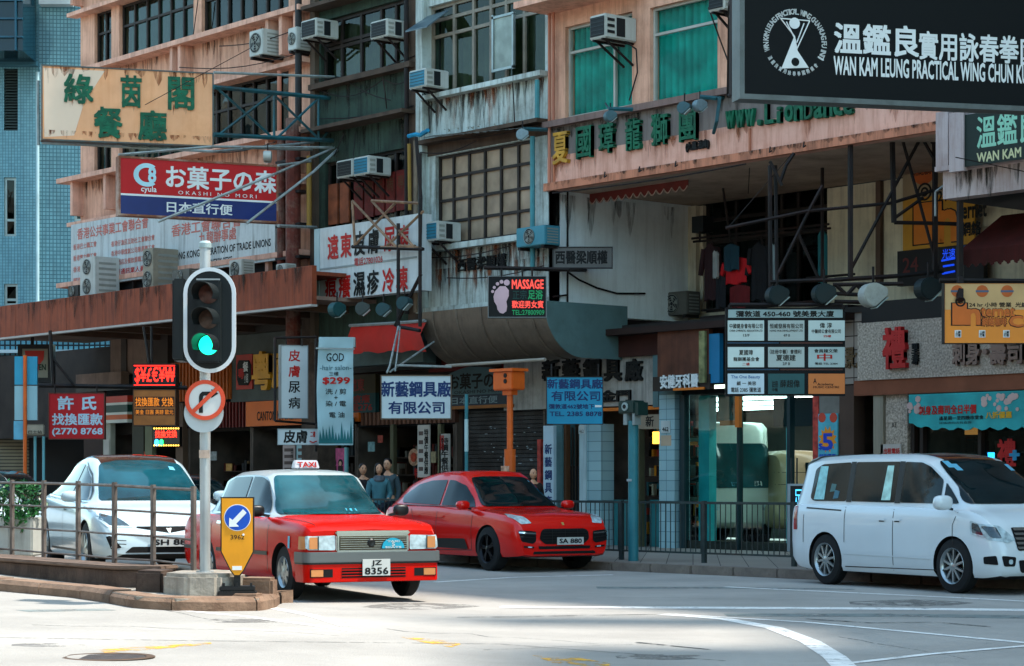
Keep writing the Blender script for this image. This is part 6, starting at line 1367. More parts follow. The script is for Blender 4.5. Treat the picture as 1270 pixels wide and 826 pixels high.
class Car:
    """x forward from the front axle, y left, z up. stations: (x, z_bottom, z_shoulder, z_top, half width, half width of the roof)"""
    def __init__(s, name, label, loc, yaw, K, wb, wheel_r, track, paint_m, arch=1.1, n=110, crease=.0, cat='car', bulge=0.):
        s.r = root(name, label, cat, loc, yaw); s.K = sorted(K); s.wb = wb; s.paint = paint_m
        bm = bmesh.new(); xs = [s.K[0][0] + (s.K[-1][0] - s.K[0][0]) * i / (n - 1) for i in range(n)]
        rings = []
        for x in xs:
            zb, zs, zr, w, wt = (catmull(s.K, x, i) for i in range(1, 6)); g = zr - zs; cab = max(0, min(1, g / .3))
            wg = w - .05 - .03*cab
            pts = [(0, zb), (w*.8, zb), (w - .06, zb + .02), (w - .015, zb + .09), (w, zb + (zs-zb)*.38), (w + bulge*.5, zb + (zs-zb)*.6), (w - .005, zs - (zs-zb)*.2), (w - .025, zs - .05), (w - .045, zs - .012), (wg, zs)]
            roofz = zr; we = wt + (1-cab)*(wg - .18 - wt)
            for t in (.15, .5, .82): y = wg + (we - wg) * t; pts.append((y, zs + (roofz - .07*cab - zs)*t if cab > 0 else zs))
            pts += [(we - .0, zs + (roofz - zs)*(1 - .05*cab) - .035*cab), (we - .09, roofz - .012*cab), (we*.6, roofz), (0, roofz + .012)]
            rings.append([(p[0], p[1]) for p in pts])
        V = []
        for x, rg in zip(xs, rings):
            full = [(y, z) for y, z in rg] + [(-y, z) for y, z in reversed(rg[1:-1])]
            V.append([bm.verts.new((x, y, z)) for y, z in full])
        m = len(V[0])
        for a, b in zip(V, V[1:]):
            for j in range(m): bm.faces.new((a[j], a[(j+1) % m], b[(j+1) % m], b[j]))
        bm.faces.new(V[0][::-1]); bm.faces.new(V[-1])
        bmesh.ops.recalc_face_normals(bm, faces=bm.faces)
        s.bvh = BVHTree.FromBMesh(bm)
        me = bpy.data.meshes.new('body'); bm.to_mesh(me); bm.free()
        ob = bpy.data.objects.new('body', me); COL.objects.link(ob)
        cut = MB(); ar = wheel_r * arch
        for cx in (0, -wb):
            for sg in (1, -1): cut.tube((cx, sg*(track/2 - .22), wheel_r), (cx, sg*(track/2 + .6), wheel_r), ar, 40)
        co = mk('cutter', cut, m_under, None)
        md = ob.modifiers.new('b', 'BOOLEAN'); md.operation = 'DIFFERENCE'; md.object = co; md.solver = 'EXACT'
        dg = bpy.context.evaluated_depsgraph_get(); dg.update(); me2 = bpy.data.meshes.new_from_object(ob.evaluated_get(dg))
        ob.modifiers.clear(); ob.data = me2; bpy.data.objects.remove(co)
        me2.materials.clear(); me2.materials.append(paint_m); me2.materials.append(m_under)
        for p in me2.polygons:
            c = p.center; inside = any(abs(math.hypot(c.x - cx, c.z - wheel_r) - ar) < .03 and abs(c.y) < track/2 + .6 for cx in (0, -wb)) and abs(p.normal.y) < .5
            flat = any(math.hypot(c.x - cx, c.z - wheel_r) < ar + .01 and abs(c.y) < track/2 - .1 for cx in (0, -wb))
            p.material_index = 1 if (inside and abs(p.normal.y) < .3 or flat) or p.normal.z < -.9 else 0
        me2.polygons.foreach_set('use_smooth', [True] * len(me2.polygons)); me2.set_sharp_from_angle(angle=R(38))
        ob.parent = s.r; s.body = ob; s.full = s.bvh
    def split(s, name, pred, m):
        """move the faces that satisfy pred into a part of their own"""
        bm = bmesh.new(); bm.from_mesh(s.body.data); sel = [f for f in bm.faces if pred(f.calc_center_median())]
        b2 = bm.copy(); keep = {f.index for f in sel}
        bmesh.ops.delete(bm, geom=sel, context='FACES'); b2.faces.ensure_lookup_table()
        bmesh.ops.delete(b2, geom=[f for f in b2.faces if f.index not in keep], context='FACES')
        bm.to_mesh(s.body.data); bm.free(); me = bpy.data.meshes.new(name); b2.to_mesh(me); b2.free()
        me.materials.append(m); o = bpy.data.objects.new(name, me); COL.objects.link(o); o.parent = s.r
        for msh in (me, s.body.data): msh.polygons.foreach_set('use_smooth', [True] * len(msh.polygons)); msh.set_sharp_from_angle(angle=R(38))
        return o
    def cast(s, view, a, b):
        if view in ('L', 'R'): sg = 1 if view == 'L' else -1; o, d = Vector((a, sg*4, b)), Vector((0, -sg, 0))
        elif view == 'F': o, d = Vector((6, a, b)), Vector((-1, 0, 0))
        elif view == 'B': o, d = Vector((-12, a, b)), Vector((1, 0, 0))
        else: o, d = Vector((a, b, 5)), Vector((0, 0, -1))
        h = s.bvh.ray_cast(o, d)
        if h[0] is None:
            q = Vector((a, 0, b)) if view in 'LR' else (Vector((s.K[-1][0] if view == 'F' else s.K[0][0], a, b)) if view in 'FB' else Vector((a, b, 1)))
            h = s.bvh.find_nearest(q); return h[0], h[1]
        return h[0], h[1]
    def patch(s, name, view, pts, m, off=.006, rad=0., parent=None, res=.06, thick=0.):
        if rad:
            q = []; n = len(pts)
            for i in range(n):
                p, a, b = Vector(pts[i]), Vector(pts[i-1]), Vector(pts[(i+1) % n]); da, db = (a - p), (b - p); r_ = min(rad, da.length*.45, db.length*.45)
                A, B = p + da.normalized()*r_, p + db.normalized()*r_
                for t in (0, .25, .5, .75, 1): q.append((A*(1-t)**2 + p*2*t*(1-t) + B*t*t))
            pts = q
        bm = bmesh.new(); vs = [bm.verts.new((p[0], p[1], 0)) for p in pts]; bm.faces.new(vs)
        bmesh.ops.triangulate(bm, faces=bm.faces)
        for _ in range(6):
            es = [e for e in bm.edges if e.calc_length() > res]
            if not es: break
            bmesh.ops.subdivide_edges(bm, edges=es, cuts=1); bmesh.ops.triangulate(bm, faces=bm.faces)
        for v in bm.verts:
            h, nrm = s.cast(view, v.co.x, v.co.y); v.co = h + nrm * (off + (.004 if 'screen' in name or 'window' in name else 0))
        if thick:
            bmesh.ops.solidify(bm, geom=list(bm.faces), thickness=thick)
        me = bpy.data.meshes.new(name); bmesh.ops.recalc_face_normals(bm, faces=bm.faces)
        ref = {'L': Vector((0,1,0)), 'R': Vector((0,-1,0)), 'F': Vector((1,0,0)), 'B': Vector((-1,0,0)), 'T': Vector((0,0,1))}[view]
        if not thick:
            sgn = sum(f.normal.dot(ref) * f.calc_area() for f in bm.faces)
            if sgn < 0: bmesh.ops.reverse_faces(bm, faces=bm.faces)
        bm.to_mesh(me); bm.free(); me.polygons.foreach_set('use_smooth', [True] * len(me.polygons)); me.set_sharp_from_angle(angle=R(40))
        me.materials.append(m); o = bpy.data.objects.new(name, me); COL.objects.link(o); o.parent = parent or s.r; return o
    def seam(s, pts, view='R', w=.011, m=None, name='panel_gap', off=.004):
        for a, b in zip(pts, pts[1:]):
            a, b = Vector(a), Vector(b); d = (b - a).normalized(); q = Vector((-d.y, d.x)) * w / 2
            s.patch(name, view, [a - q, b - q, b + q, a + q], m or m_trim, off, res=.12)
    def both(s, name, pts, m, off=.006, rad=0., **k):
        return [s.patch(name, v, pts, m, off, rad, **k) for v in ('R', 'L')]
    def box(s, name, x0, x1, y0, y1, z0, z1, m, bevel=.01, parent=None):
        return mk(name, MB().box(x0, x1, y0, y1, z0, z1), m, parent or s.r, local=True, bevel=bevel, smooth=True)
    def wheels(s, r, w, track, style='ten', rim=None, turn=0.):
        rim = rim or m_rim
        for cx in (0, -s.wb):
            for sg in (-1, 1):
                yo = sg * track / 2; R0 = r * (.66 if style != 'steel' else .58)
                tyre = mk('wheel', MB().lathe([(-w/2, R0), (-w/2 + .01, r*.8), (-w/2 + .015, r*.93), (-w/2 + .04, r), (w/2 - .04, r), (w/2 - .015, r*.93), (w/2 - .01, r*.8), (w/2, R0)], (0, 0, 0), 'y', 40), m_tyre, s.r, local=True, smooth=True, ang=30)
                tyre.location = (cx, yo, r); tyre.rotation_euler = (0, random.random() * 3, turn if cx == 0 else 0)
                f_ = sg
                mk('rim', MB().lathe([(f_*(w/2 - .0), R0 + .002), (f_*(w/2 + .004), R0), (f_*(w/2 - .015), R0 - .02), (f_*(w/2 - .07), R0 - .035), (f_*(-w/4), R0 - .03)], (0,0,0), 'y', 40), rim, tyre, local=True, smooth=True)
                mk('brake_disc', MB().lathe([(f_*(w/2 - .09), 0), (f_*(w/2 - .09), R0*.8)], (0,0,0), 'y', 24), m_under if style != 'steel' else m_rim, tyre, local=True)
                ns = {'ten': 10, 'five': 5, 'steel': 7, 'twin': 5}[style]; y1 = f_*(w/2 - .012)
                for k in range(ns):
                    for tw in ((-.13, .13) if style == 'twin' else (0,)):
                        a = 2*math.pi*k/ns; hw = {'ten': .018, 'five': .04, 'steel': .035, 'twin': .017}[style]; mb = MB()
                        def pp(rad, off, y): c, s2 = math.cos(a + tw*(rad/R0)), math.sin(a + tw*(rad/R0)); return Vector((c*rad - s2*off, y, s2*rad + c*off))
                        mb.hexa([pp(.03, -hw, y1), pp(R0*.97, -hw*.8, y1 - f_*.01), pp(R0*.97, -hw*.8, y1 - f_*.05), pp(.03, -hw, y1 - f_*.05), pp(.03, hw, y1), pp(R0*.97, hw*.8, y1 - f_*.01), pp(R0*.97, hw*.8, y1 - f_*.05), pp(.03, hw, y1 - f_*.05)])
                        mk('spoke', mb, rim, tyre, local=True)
                mk('hub', MB().lathe([(y1 + f_*.008, 0), (y1 + f_*.006, .03), (y1 - f_*.01, .065), (y1 - f_*.03, .07)], (0,0,0), 'y', 20), rim, tyre, local=True, smooth=True)
    def mirror(s, x, y, z, m, sz=(.07, .11, .075)):
        for sg in (-1, 1):
            o = mk('wing_mirror', MB().blob((x, sg*y, z), sz, 8, 2.8, 14), m, s.r, local=True, smooth=True, ang=80)
            mk('mirror_arm', MB().bar((x, sg*(y - .16), z - sz[2]*.9), (x, sg*(y - .03), z - sz[2]*.5), .04, .03), m_trim, o, local=True)
    def plate(s, text, x, z, w=.52, h=.115, y=0., two=None, m=None):
        p = s.box('number_plate', x - .012, x, y - w/2, y + w/2, z - h/2, z + h/2, m or m_plate, .0)
        if two:
            for t_, zc, ww, hh in ((two[0], z + h*.24, w*.36, h*.36), (two[1], z - h*.22, w*.84, h*.4)):
                mk('plate_text', text_mb(t_, lambda u, v, d: Vector((x + .002 + d, y - (u - .5)*-ww, zc + (v - .5)*hh)), .03), m_plateb, p, local=True)
        else: mk('plate_text', text_mb(text, lambda u, v, d: Vector((x + .002 + d, y + (u - .5)*w*.84, z + (v - .5)*h*.6)), .035), m_plateb, p, local=True)
        return p
def veh_pose(px, py, h, half, scale=1., lift=0.):
    """front right tyre touches the road at photo point; h = sideways part of the heading; returns the front axle centre and yaw"""
    c = ground(px, py); g = math.sqrt(1 - h*h); dx, dy = (h*CA + g*SA, h*SA - g*CA)
    loc = c + Vector((-dy, dx, 0)) * half; loc.z = gz(c.x, c.y) + lift
    return loc, math.atan2(dy, dx)

# ---------------- taxi
m_taxi = mat('taxi_red', 'b40c04', .2, var=.05, vs=1.2, spec=.14); m_silver = paint('taxi_silver', '9aa4a6', .3, .5, .2)
K = [(-3.92, .38, .74, .76, .74, .62), (-3.88, .26, .86, .88, .80, .66), (-3.6, .22, .93, .955, .835, .68), (-3.12, .2, .95, 1.0, .845, .62), (-2.72, .19, .955, 1.44, .848, .575), (-2.3, .19, .955, 1.50, .848, .585), (-1.7, .19, .955, 1.515, .848, .59),
     (-1.22, .19, .95, 1.485, .848, .585), (-.95, .19, .945, 1.30, .848, .60), (-.52, .19, .935, .985, .848, .66), (-.1, .19, .92, .95, .846, .7), (.4, .2, .89, .915, .84, .7), (.66, .22, .85, .87, .825, .7), (.735, .26, .80, .81, .80, .68)]
loc, yaw = veh_pose(353, 743, .436, .80)
T = Car('taxi', 'red taxi with silver roof and white roof sign at the front of the junction', loc, yaw, K, 2.785, .315, 1.45, m_taxi, cat='taxi')
T.split('roof_shell', lambda c: -3.25 < c.x < -.42 and c.z > catmull(T.K, c.x, 2) + .012 and (c.z > catmull(T.K, c.x, 2) + .03 or abs(c.y) < .9), m_silver)
T.patch('windscreen', 'F', [(-.67, .975), (.67, .975), (.52, 1.44), (-.52, 1.44)], M('taxi_screen', '0e3a42', .05, var=.7, vs=1.8, spec=.3), .006, .05)
T.both('side_window', [(-.72, .985), (-1.12, 1.37), (-1.32, 1.42), (-1.62, 1.43), (-1.62, .985)], m_carglass, .005, .03)
T.both('side_window', [(-1.70, .985), (-1.70, 1.43), (-2.35, 1.42), (-2.62, 1.36), (-2.62, .985)], m_carglass, .005, .03)
for g_ in (T.both('window_trim', [(-.66, .965), (-2.7, .965), (-2.7, .985), (-.70, .985)], m_chrome, .009)): pass
T.both('rub_strip', [(-.46, .50), (-2.38, .50), (-2.38, .545), (-.46, .545)], m_trim, .012); T.both('rub_strip', [(-3.2, .50), (-3.85, .50), (-3.85, .545), (-3.2, .545)], m_trim, .012)
T.seam([(-.48, .24), (-.46, .93)]); T.seam([(-1.66, .22), (-1.66, .96)]); T.seam([(-2.6, .62), (-2.62, .95)]); T.seam([(-.46, .22), (-2.4, .22)])
T.seam([(.68, -.66), (-.5, -.74)], 'T'); T.seam([(.68, .66), (-.5, .74)], 'T')
for sx in (-1.4, -2.2): 
    for v in ('R', 'L'): T.patch('door_handle', v, [(sx, .84), (sx - .16, .84), (sx - .16, .875), (sx, .875)], m_chrome, .02)
T.box('wiper', -.55, -.5, -.62, -.02, .985, 1.0, m_trim, 0); T.box('wiper', -.55, -.5, .02, .6, .985, 1.0, m_trim, 0)
T.patch('headlight', 'F', [(-.46, .585), (-.80, .59), (-.80, .745), (-.46, .755)], m_lamp, .02, .02); T.patch('headlight', 'F', [(.46, .585), (.80, .59), (.80, .745), (.46, .755)], m_lamp, .02, .02)
for v in ('R', 'L'): T.patch('corner_lamp', v, [(.735, .595), (.57, .595), (.57, .74), (.72, .74)], m_amber, .012, .01)
for sg in (-1, 1): T.patch('indicator', 'F', [(sg*.68, .60), (sg*.78, .60), (sg*.78, .735), (sg*.68, .735)], m_amber, .028, .01)
for sg in (-1, 1): T.patch('lamp_divider', 'F', [(sg*.665, .59), (sg*.68, .59), (sg*.68, .745), (sg*.665, .745)], m_trim, .03)
gr = T.box('grille', .70, .765, -.45, .45, .565, .76, m_chrome, .015)
T.box('grille_mesh', .768, .772, -.415, .415, .585, .745, M('grille_bronze', '4a3f30', .4, metal=.5), .0, gr)
for k in range(6): T.box('grille_bar', .772, .782, -.41, .41, .60 + k*.025, .607 + k*.025, m_chrome, 0, gr)
T.box('grille_top', .69, .775, -.46, .46, .76, .805, m_chrome, .015)
mk('badge', MB().lathe([(.79, 0), (.795, .035), (.783, .05)], (0, -.03, .665), 'x', 20), m_trim, gr, local=True)
sg_pts = [(.14 * math.cos(math.pi*i/14), .12 * math.sin(math.pi*i/14)) for i in range(15)]
tp = mk('licence_disc', MB().prism([(.80, .235 + a*1.0, .60 + b) for a, b in sg_pts], (-.012, 0, 0)), M('teal_disc', '1c93ae', .4, var=.1), gr, local=True)
mk('plate_text', text_mb('TAXI', lambda u, v, d: Vector((.803, .235 + (u-.5)*.15, .682 + (v-.5)*.02)), .03), m_white_letter, gr, local=True); mk('plate_text', text_mb('5', lambda u, v, d: Vector((.803, .235 + (u-.5)*.035, .648 + (v-.5)*.04)), .03), m_white_letter, gr, local=True); mk('plate_text', text_mb('SEATS', lambda u, v, d: Vector((.803, .235 + (u-.5)*.2, .613 + (v-.5)*.022)), .03), m_white_letter, gr, local=True)
m_bump = paint('bumper_silver', '585c5c', .4, .2, .2)
def wrapbar(name, z0, z1, m, out=.03, x1=.80, w=.84, back=.35, rnd=.10):
    mb = MB(); n = 12; pts = []
    for i in range(n + 1): a = R(90) * i / n; pts.append((x1 - rnd + rnd*math.sin(a) if True else 0, -(w + out - rnd) - rnd*math.cos(a)))
    out_ = [(x1 - back, -(w + out))] + pts + [(x, -y) for x, y in reversed(pts)] + [(x1 - back, w + out)]
    mb.prism([(x, y, z0) for x, y in out_], (0, 0, z1 - z0)); return mk(name, mb, m, T.r, local=True, bevel=.012, smooth=True)
wrapbar('bumper', .445, .565, m_bump, .012); wrapbar('lower_bumper', .22, .443, m_taxi, -.01, .785); wrapbar('bumper_strip', .425, .448, m_trim, .008, .797)
lb = T.box('air_intake', .78, .788, -.40, .40, .265, .385, m_under, .008); 
for k in range(3): T.box('intake_slat', .788, .793, -.40, .40, .288 + k*.033, .297 + k*.033, m_taxi, 0, lb)
for sg in (-1, 1):
    fi = T.box('fog_recess', .78, .787, min(sg*.50, sg*.78), max(sg*.50, sg*.78), .275, .375, m_under, .01); T.box('fog_lamp', .785, .793, min(sg*.62, sg*.77), max(sg*.62, sg*.77), .285, .365, m_amber, .008, fi)
T.plate('', .818, .385, .34, .19, 0.02, two=('JZ', '8356'))
T.mirror(-.62, .93, 1.02, m_trim, (.05, .10, .07)); T.wheels(.315, .19, 1.45 + .0, 'steel', turn=.0)
rs = mk('roof_sign', MB().hexa([(-1.52, -.17, 1.53), (-1.40, -.17, 1.53), (-1.40, .17, 1.53), (-1.52, .17, 1.53), (-1.49, -.15, 1.635), (-1.43, -.15, 1.635), (-1.43, .15, 1.635), (-1.49, .15, 1.635)]), M('roof_sign_white', 'a8a8ae', .4, var=0), T.r, local=True, bevel=.01)
mk('sign_text', text_mb('TAXI', lambda u, v, d: Vector((-1.392 - .018*v, (u - .5)*.24, 1.55 + v*.06)), .035), m_red_letter, rs, local=True)
for a, b in ((.28, .42), (.44, .54), (.12, .24)): T.patch('paper_permit', 'F', [(a, 1.34), (b, 1.33), (b, 1.41), (a, 1.42)], M('permit_blue', '5aa0b8', .5), .009)
T.patch('paper_permit', 'F', [(-.24, 1.0), (.0, 1.0), (.02, 1.12), (-.24, 1.13)], M('cyan_box', '2c8aa0', .5), .009) if False else None
T.patch('meter_box', 'F', [(.20, 1.0), (.34, 1.0), (.34, 1.09), (.20, 1.10)], M('cyan_box', '2c8aa0', .5), .009)
T.patch('door_sticker', 'R', [(.30, .60), (.24, .60), (.24, .74), (.30, .74)], M('permit_blue', '5aa0b8'), .009)
for sg in (-1, 1): T.box('tail_lamp', -3.93, -3.88, min(sg*.45, sg*.78), max(sg*.45, sg*.78), .62, .78, M('tail_red', '8a0c0c', .2, coat=.6), .01)
mk('interior_figure', MB().blob((-1.75, -.35, 1.0), (.1, .2, .3), 8, 2.4, 12), m_under, T.r, local=True) if False else None

# ---------------- red suv
m_sred = paint('suv_red', 'c81008', .18, .35)
K = [(-3.80, .55, .80, .83, .72, .5), (-3.74, .38, .95, 1.12, .86, .55), (-3.5, .27, 1.03, 1.36, .92, .56), (-3.1, .22, 1.05, 1.51, .94, .58), (-2.6, .21, 1.05, 1.60, .955, .61), (-1.9, .21, 1.045, 1.655, .955, .65), (-1.45, .21, 1.03, 1.65, .955, .66), (-1.15, .21, 1.01, 1.52, .955, .66),
     (-.75, .21, 1.0, 1.27, .955, .67), (-.36, .21, .985, 1.03, .955, .7), (.1, .22, .955, .985, .955, .7), (.45, .22, .92, .95, .95, .68), (.68, .23, .86, .89, .93, .64), (.82, .24, .76, .79, .89, .58), (.89, .27, .66, .67, .83, .52)]
loc, yaw = veh_pose(603, 708, .53, .93)
S = Car('red_suv', 'shiny red sports suv with black alloy wheels behind the taxi', loc, yaw, K, 2.807, .365, 1.66, m_sred, arch=1.09, bulge=.02)
S.patch('windscreen', 'F', [(-.74, 1.05), (.74, 1.05), (.56, 1.535), (.3, 1.555), (-.3, 1.555), (-.56, 1.535)], m_carglass, .006, .06)
S.both('side_window', [(-.62, 1.05), (-1.12, 1.40), (-1.45, 1.49), (-1.66, 1.50), (-1.66, 1.07)], m_carglass, .005, .03)
S.both('side_window', [(-1.73, 1.07), (-1.73, 1.50), (-2.3, 1.49), (-2.8, 1.42), (-3.25, 1.22), (-3.1, 1.10)], m_carglass, .005, .03)
S.seam([(-.52, .34), (-.5, .98)]); S.seam([(-1.70, .30), (-1.69, 1.05)]); S.seam([(-2.3, .55), (-2.62, 1.0)]); S.seam([(-.5, .33), (-2.25, .30)])
S.both('side_blade', [(-.62, .34), (-.72, .52), (-2.2, .50), (-2.3, .36)], m_trim, .014, .04); S.both('window_line', [(-.58, 1.035), (-2.95, 1.055), (-2.95, 1.07), (-.6, 1.05)], m_trim, .008)
for sx in (-1.45, -2.3):
    for v in ('R', 'L'): S.patch('door_handle', v, [(sx, .86), (sx - .18, .865), (sx - .18, .90), (sx, .895)], m_sred, .025, .015)
for sg in (-1, 1):
    S.patch('headlight', 'F', [(sg*.60, .79), (sg*.80, .775), (sg*.90, .90), (sg*.84, .945), (sg*.66, .89)], m_lamp, .008, .02)
    S.patch('side_intake', 'F', [(sg*.56, .50), (sg*.62, .46), (sg*.84, .50), (sg*.87, .68), (sg*.56, .66)], m_under, .008, .03)
    S.patch('intake_slat', 'F', [(sg*.57, .615), (sg*.86, .63), (sg*.86, .655), (sg*.57, .64)], m_chrome, .02, 0); S.patch('intake_slat', 'F', [(sg*.58, .55), (sg*.85, .57), (sg*.85, .59), (sg*.58, .565)], m_trim, .02, 0)
    S.patch('fog_strip', 'F', [(sg*.60, .385), (sg*.80, .40), (sg*.80, .43), (sg*.60, .415)], m_under, .01, .01); S.patch('fog_lamp', 'F', [(sg*.64, .395), (sg*.72, .40), (sg*.72, .42), (sg*.64, .415)], m_lamp, .014, 0)
gr = S.patch('grille', 'F', [(-.38, .45), (.38, .45), (.49, .53), (.47, .66), (.40, .70), (-.40, .70), (-.47, .66), (-.49, .53)], m_under, .008, .04)
for z in (.50, .545, .59, .635): S.patch('grille_bar', 'F', [(-.44, z), (.44, z), (.44, z + .008), (-.44, z + .008)], m_trim, .016, 0, gr)
for y in (-.25, 0, .25): S.patch('grille_bar', 'F', [(y, .46), (y + .012, .46), (y + .012, .69), (y, .69)], m_trim, .018, 0, gr)
S.patch('lower_intake', 'F', [(-.50, .37), (.50, .37), (.52, .42), (-.52, .42)], m_under, .008, .01); S.patch('chin', 'F', [(-.62, .29), (.62, .29), (.6, .335), (-.6, .335)], m_trim, .006, .01)
S.patch('badge', 'F', [(-.02, .755), (.02, .755), (.024, .80), (-.024, .80)], m_goldpaint, .008)
S.plate('SA 880', .925, .50, .52, .12, .10); S.mirror(-.62, 1.06, 1.08, m_sred, (.09, .12, .075)); S.wheels(.365, .26, 1.68, 'twin', m_darkrim)
S.r.scale = (.955, .955, .965)
S.seam([(.55, -.62), (-.3, -.80)], 'T'); S.seam([(.55, .62), (-.3, .80)], 'T')
for sg in (-1, 1): S.patch('tail_lamp', 'B', [(sg*.5, .86), (sg*.82, .84), (sg*.82, .92), (sg*.5, .95)], M('tail_red', '8a0c0c'), .01)
S.patch('permit', 'F', [(.50, 1.46), (.56, 1.46), (.54, 1.50), (.49, 1.50)], M('permit_blue', '5aa0b8'), .009)

# ---------------- white minivan
m_vw = paint('van_white', 'c6ced0', .2, .6)
K = [(-3.70, .42, 1.0, 1.06, .76, .60), (-3.66, .30, 1.05, 1.60, .83, .60), (-3.50, .22, 1.06, 1.80, .855, .63), (-3.1, .19, 1.065, 1.85, .86, .65), (-2.2, .19, 1.06, 1.87, .862, .66), (-1.2, .19, 1.05, 1.86, .862, .66), (-.75, .19, 1.04, 1.80, .862, .66),
     (-.40, .19, 1.03, 1.62, .862, .66), (-.02, .19, 1.02, 1.33, .86, .66), (.28, .2, 1.0, 1.08, .855, .66), (.5, .2, .95, .99, .845, .62), (.70, .22, .84, .865, .81, .58), (.82, .25, .66, .68, .74, .5), (.865, .30, .52, .53, .66, .45)]
K = [(x, zb, zs + (.085 if x < .6 else .03), zr + (.06 if -.1 < x < .8 else 0), w, wt) for x, zb, zs, zr, w, wt in K]
loc, yaw = veh_pose(1180, 736, .47, .84)
V = Car('white_minivan', 'white minivan with dark side windows entering from the right edge', loc, yaw, K, 2.825, .362, 1.49, m_vw, arch=1.10, cat='minivan')
V.patch('windscreen', 'F', [(-.71, 1.18), (.71, 1.18), (.57, 1.75), (.3, 1.775), (-.3, 1.775), (-.57, 1.75)], m_carglass, .006, .06)
V.both('side_window', [(.0, 1.185), (-.30, 1.185), (-.33, 1.47), (-.22, 1.38)], m_carglass, .005, .03)
V.both('side_window', [(-.36, 1.185), (-.39, 1.50), (-.66, 1.68), (-.85, 1.74), (-1.20, 1.75), (-1.20, 1.19)], m_carglass, .005, .03)
V.both('side_window', [(-1.32, 1.19), (-1.32, 1.755), (-2.30, 1.755), (-2.30, 1.20)], m_carglass, .005, .03)
V.both('side_window', [(-2.42, 1.20), (-2.42, 1.755), (-3.12, 1.73), (-3.28, 1.66), (-3.30, 1.24), (-3.2, 1.20)], m_carglass, .005, .05)
V.both('window_pillar', [(-1.20, 1.18), (-1.32, 1.18), (-1.32, 1.76), (-1.20, 1.755)], m_trim, .007); V.both('window_pillar', [(-2.30, 1.19), (-2.42, 1.19), (-2.42, 1.76), (-2.30, 1.76)], m_trim, .007)
for a, b, c in ((-1.42, -1.62, 'a9d0c4'), (-2.95, -3.2, '8ac0c0')): V.patch('curtain', 'R', [(a, 1.22), (b, 1.22), (b + .04, 1.70), (a - .02, 1.70)], M('van_curtain_' + c, c, .5, var=.3, vs=9), .013)
for i, c in enumerate(('2a5a68', '3c5c5a')): V.patch('parcel', 'R', [(-2.62 - .1*i, 1.24 + .1*(i % 3)), (-2.74 - .1*i, 1.23 + .1*(i % 3)), (-2.72 - .1*i, 1.36 + .09*(i % 3)), (-2.60 - .1*i, 1.34 + .1*(i % 3))], M('parcel_' + c, c, .5, var=.3), .0125 + i*.0004)
V.seam([(.02, .28), (.0, .9), (.08, 1.08)]); V.seam([(-1.26, .26), (-1.26, 1.10)]); V.seam([(-2.36, .62), (-2.36, 1.12)]); V.seam([(-.02, .30), (-2.35, .28)]); V.seam([(-2.45, 1.07), (-3.3, 1.10)], w=.02); V.seam([(-3.35, .6), (-3.35, 1.0)])
V.both('sill_line', [(-.45, .44), (-2.42, .46), (-2.42, .475), (-.45, .455)], m_vw, .012)
for sx in (-1.08, -1.42):
    for v in ('R', 'L'): V.patch('door_handle', v, [(sx, .94), (sx - .17, .945), (sx - .17, .975), (sx, .97)], m_chrome if sx == 0 else m_vw, .022, .012); V.patch('handle_recess', v, [(sx - .03, .925), (sx - .14, .925), (sx - .14, .942), (sx - .03, .942)], m_trim, .006)
for sg in (-1, 1):
    V.patch('headlight', 'F', [(sg*.48, .72), (sg*.62, .68), (sg*.82, .72), (sg*.845, .93), (sg*.66, .90)], m_lamp, .008, .02)
    V.patch('headlight_dark', 'F', [(sg*.70, .74), (sg*.80, .75), (sg*.83, .90), (sg*.72, .88)], m_lampd, .014, .02)
    V.patch('fog_recess', 'F', [(sg*.54, .38), (sg*.70, .38), (sg*.73, .52), (sg*.52, .50)], m_under, .008, .03); V.patch('fog_lamp', 'F', [(sg*.58, .41), (sg*.65, .41), (sg*.65, .47), (sg*.58, .47)], m_lamp, .014, .03)
for v in ('R', 'L'): V.patch('headlight_side', v, [(.74, .73), (.36, .79), (.34, .97), (.62, .90), (.72, .82)], m_lamp, .008, .03); V.patch('headlight_inner', v, [(.60, .78), (.40, .81), (.38, .94), (.50, .92)], m_lampd, .012, .02); V.patch('fog_side', v, [(.80, .40), (.60, .41), (.60, .50), (.78, .52)], m_under, .008, .02)
for z in (.60, .66, .72, .78, .84): V.patch('grille_bar', 'F', [(-.46, z), (.46, z), (.48, z + .03), (-.48, z + .03)], m_chrome, .012, .0)
V.patch('grille', 'F', [(-.48, .58), (.48, .58), (.5, .88), (-.5, .88)], m_under, .006, .03)
V.patch('lower_intake', 'F', [(-.45, .30), (.45, .30), (.48, .46), (-.48, .46)], m_under, .008, .03)
for v in ('R', 'L'): V.patch('tail_lamp', v, [(-3.60, .78), (-3.5, .78), (-3.52, 1.12), (-3.62, 1.12)], M('tail_red', '8a0c0c'), .008, .01)
V.plate('', .88, .50, .52, .12); V.mirror(-.02, 1.0, 1.20, m_vw, (.09, .14, .10)); V.wheels(.362, .21, 1.52, 'ten'); V.patch('sunroof', 'T', [(-.55, -.45), (-.55, .45), (-1.3, .45), (-1.3, -.45)], M('sunroof_glass', '3a1c1a', .1), .006, .05)
V.r.scale = (.965, .965, .965)
V.patch('roof_spoiler', 'T', [(-3.3, -.6), (-3.3, .6), (-3.62, .6), (-3.62, -.6)], m_vw, .03, .1)
for a, b in ((-.52, 1.66), (-.44, 1.62), (.50, 1.62)): V.patch('screen_permit', 'F', [(a, b), (a + .1, b), (a + .1, b + .09), (a, b + .09)], M('permit_blue', '5aa0b8'), .009)

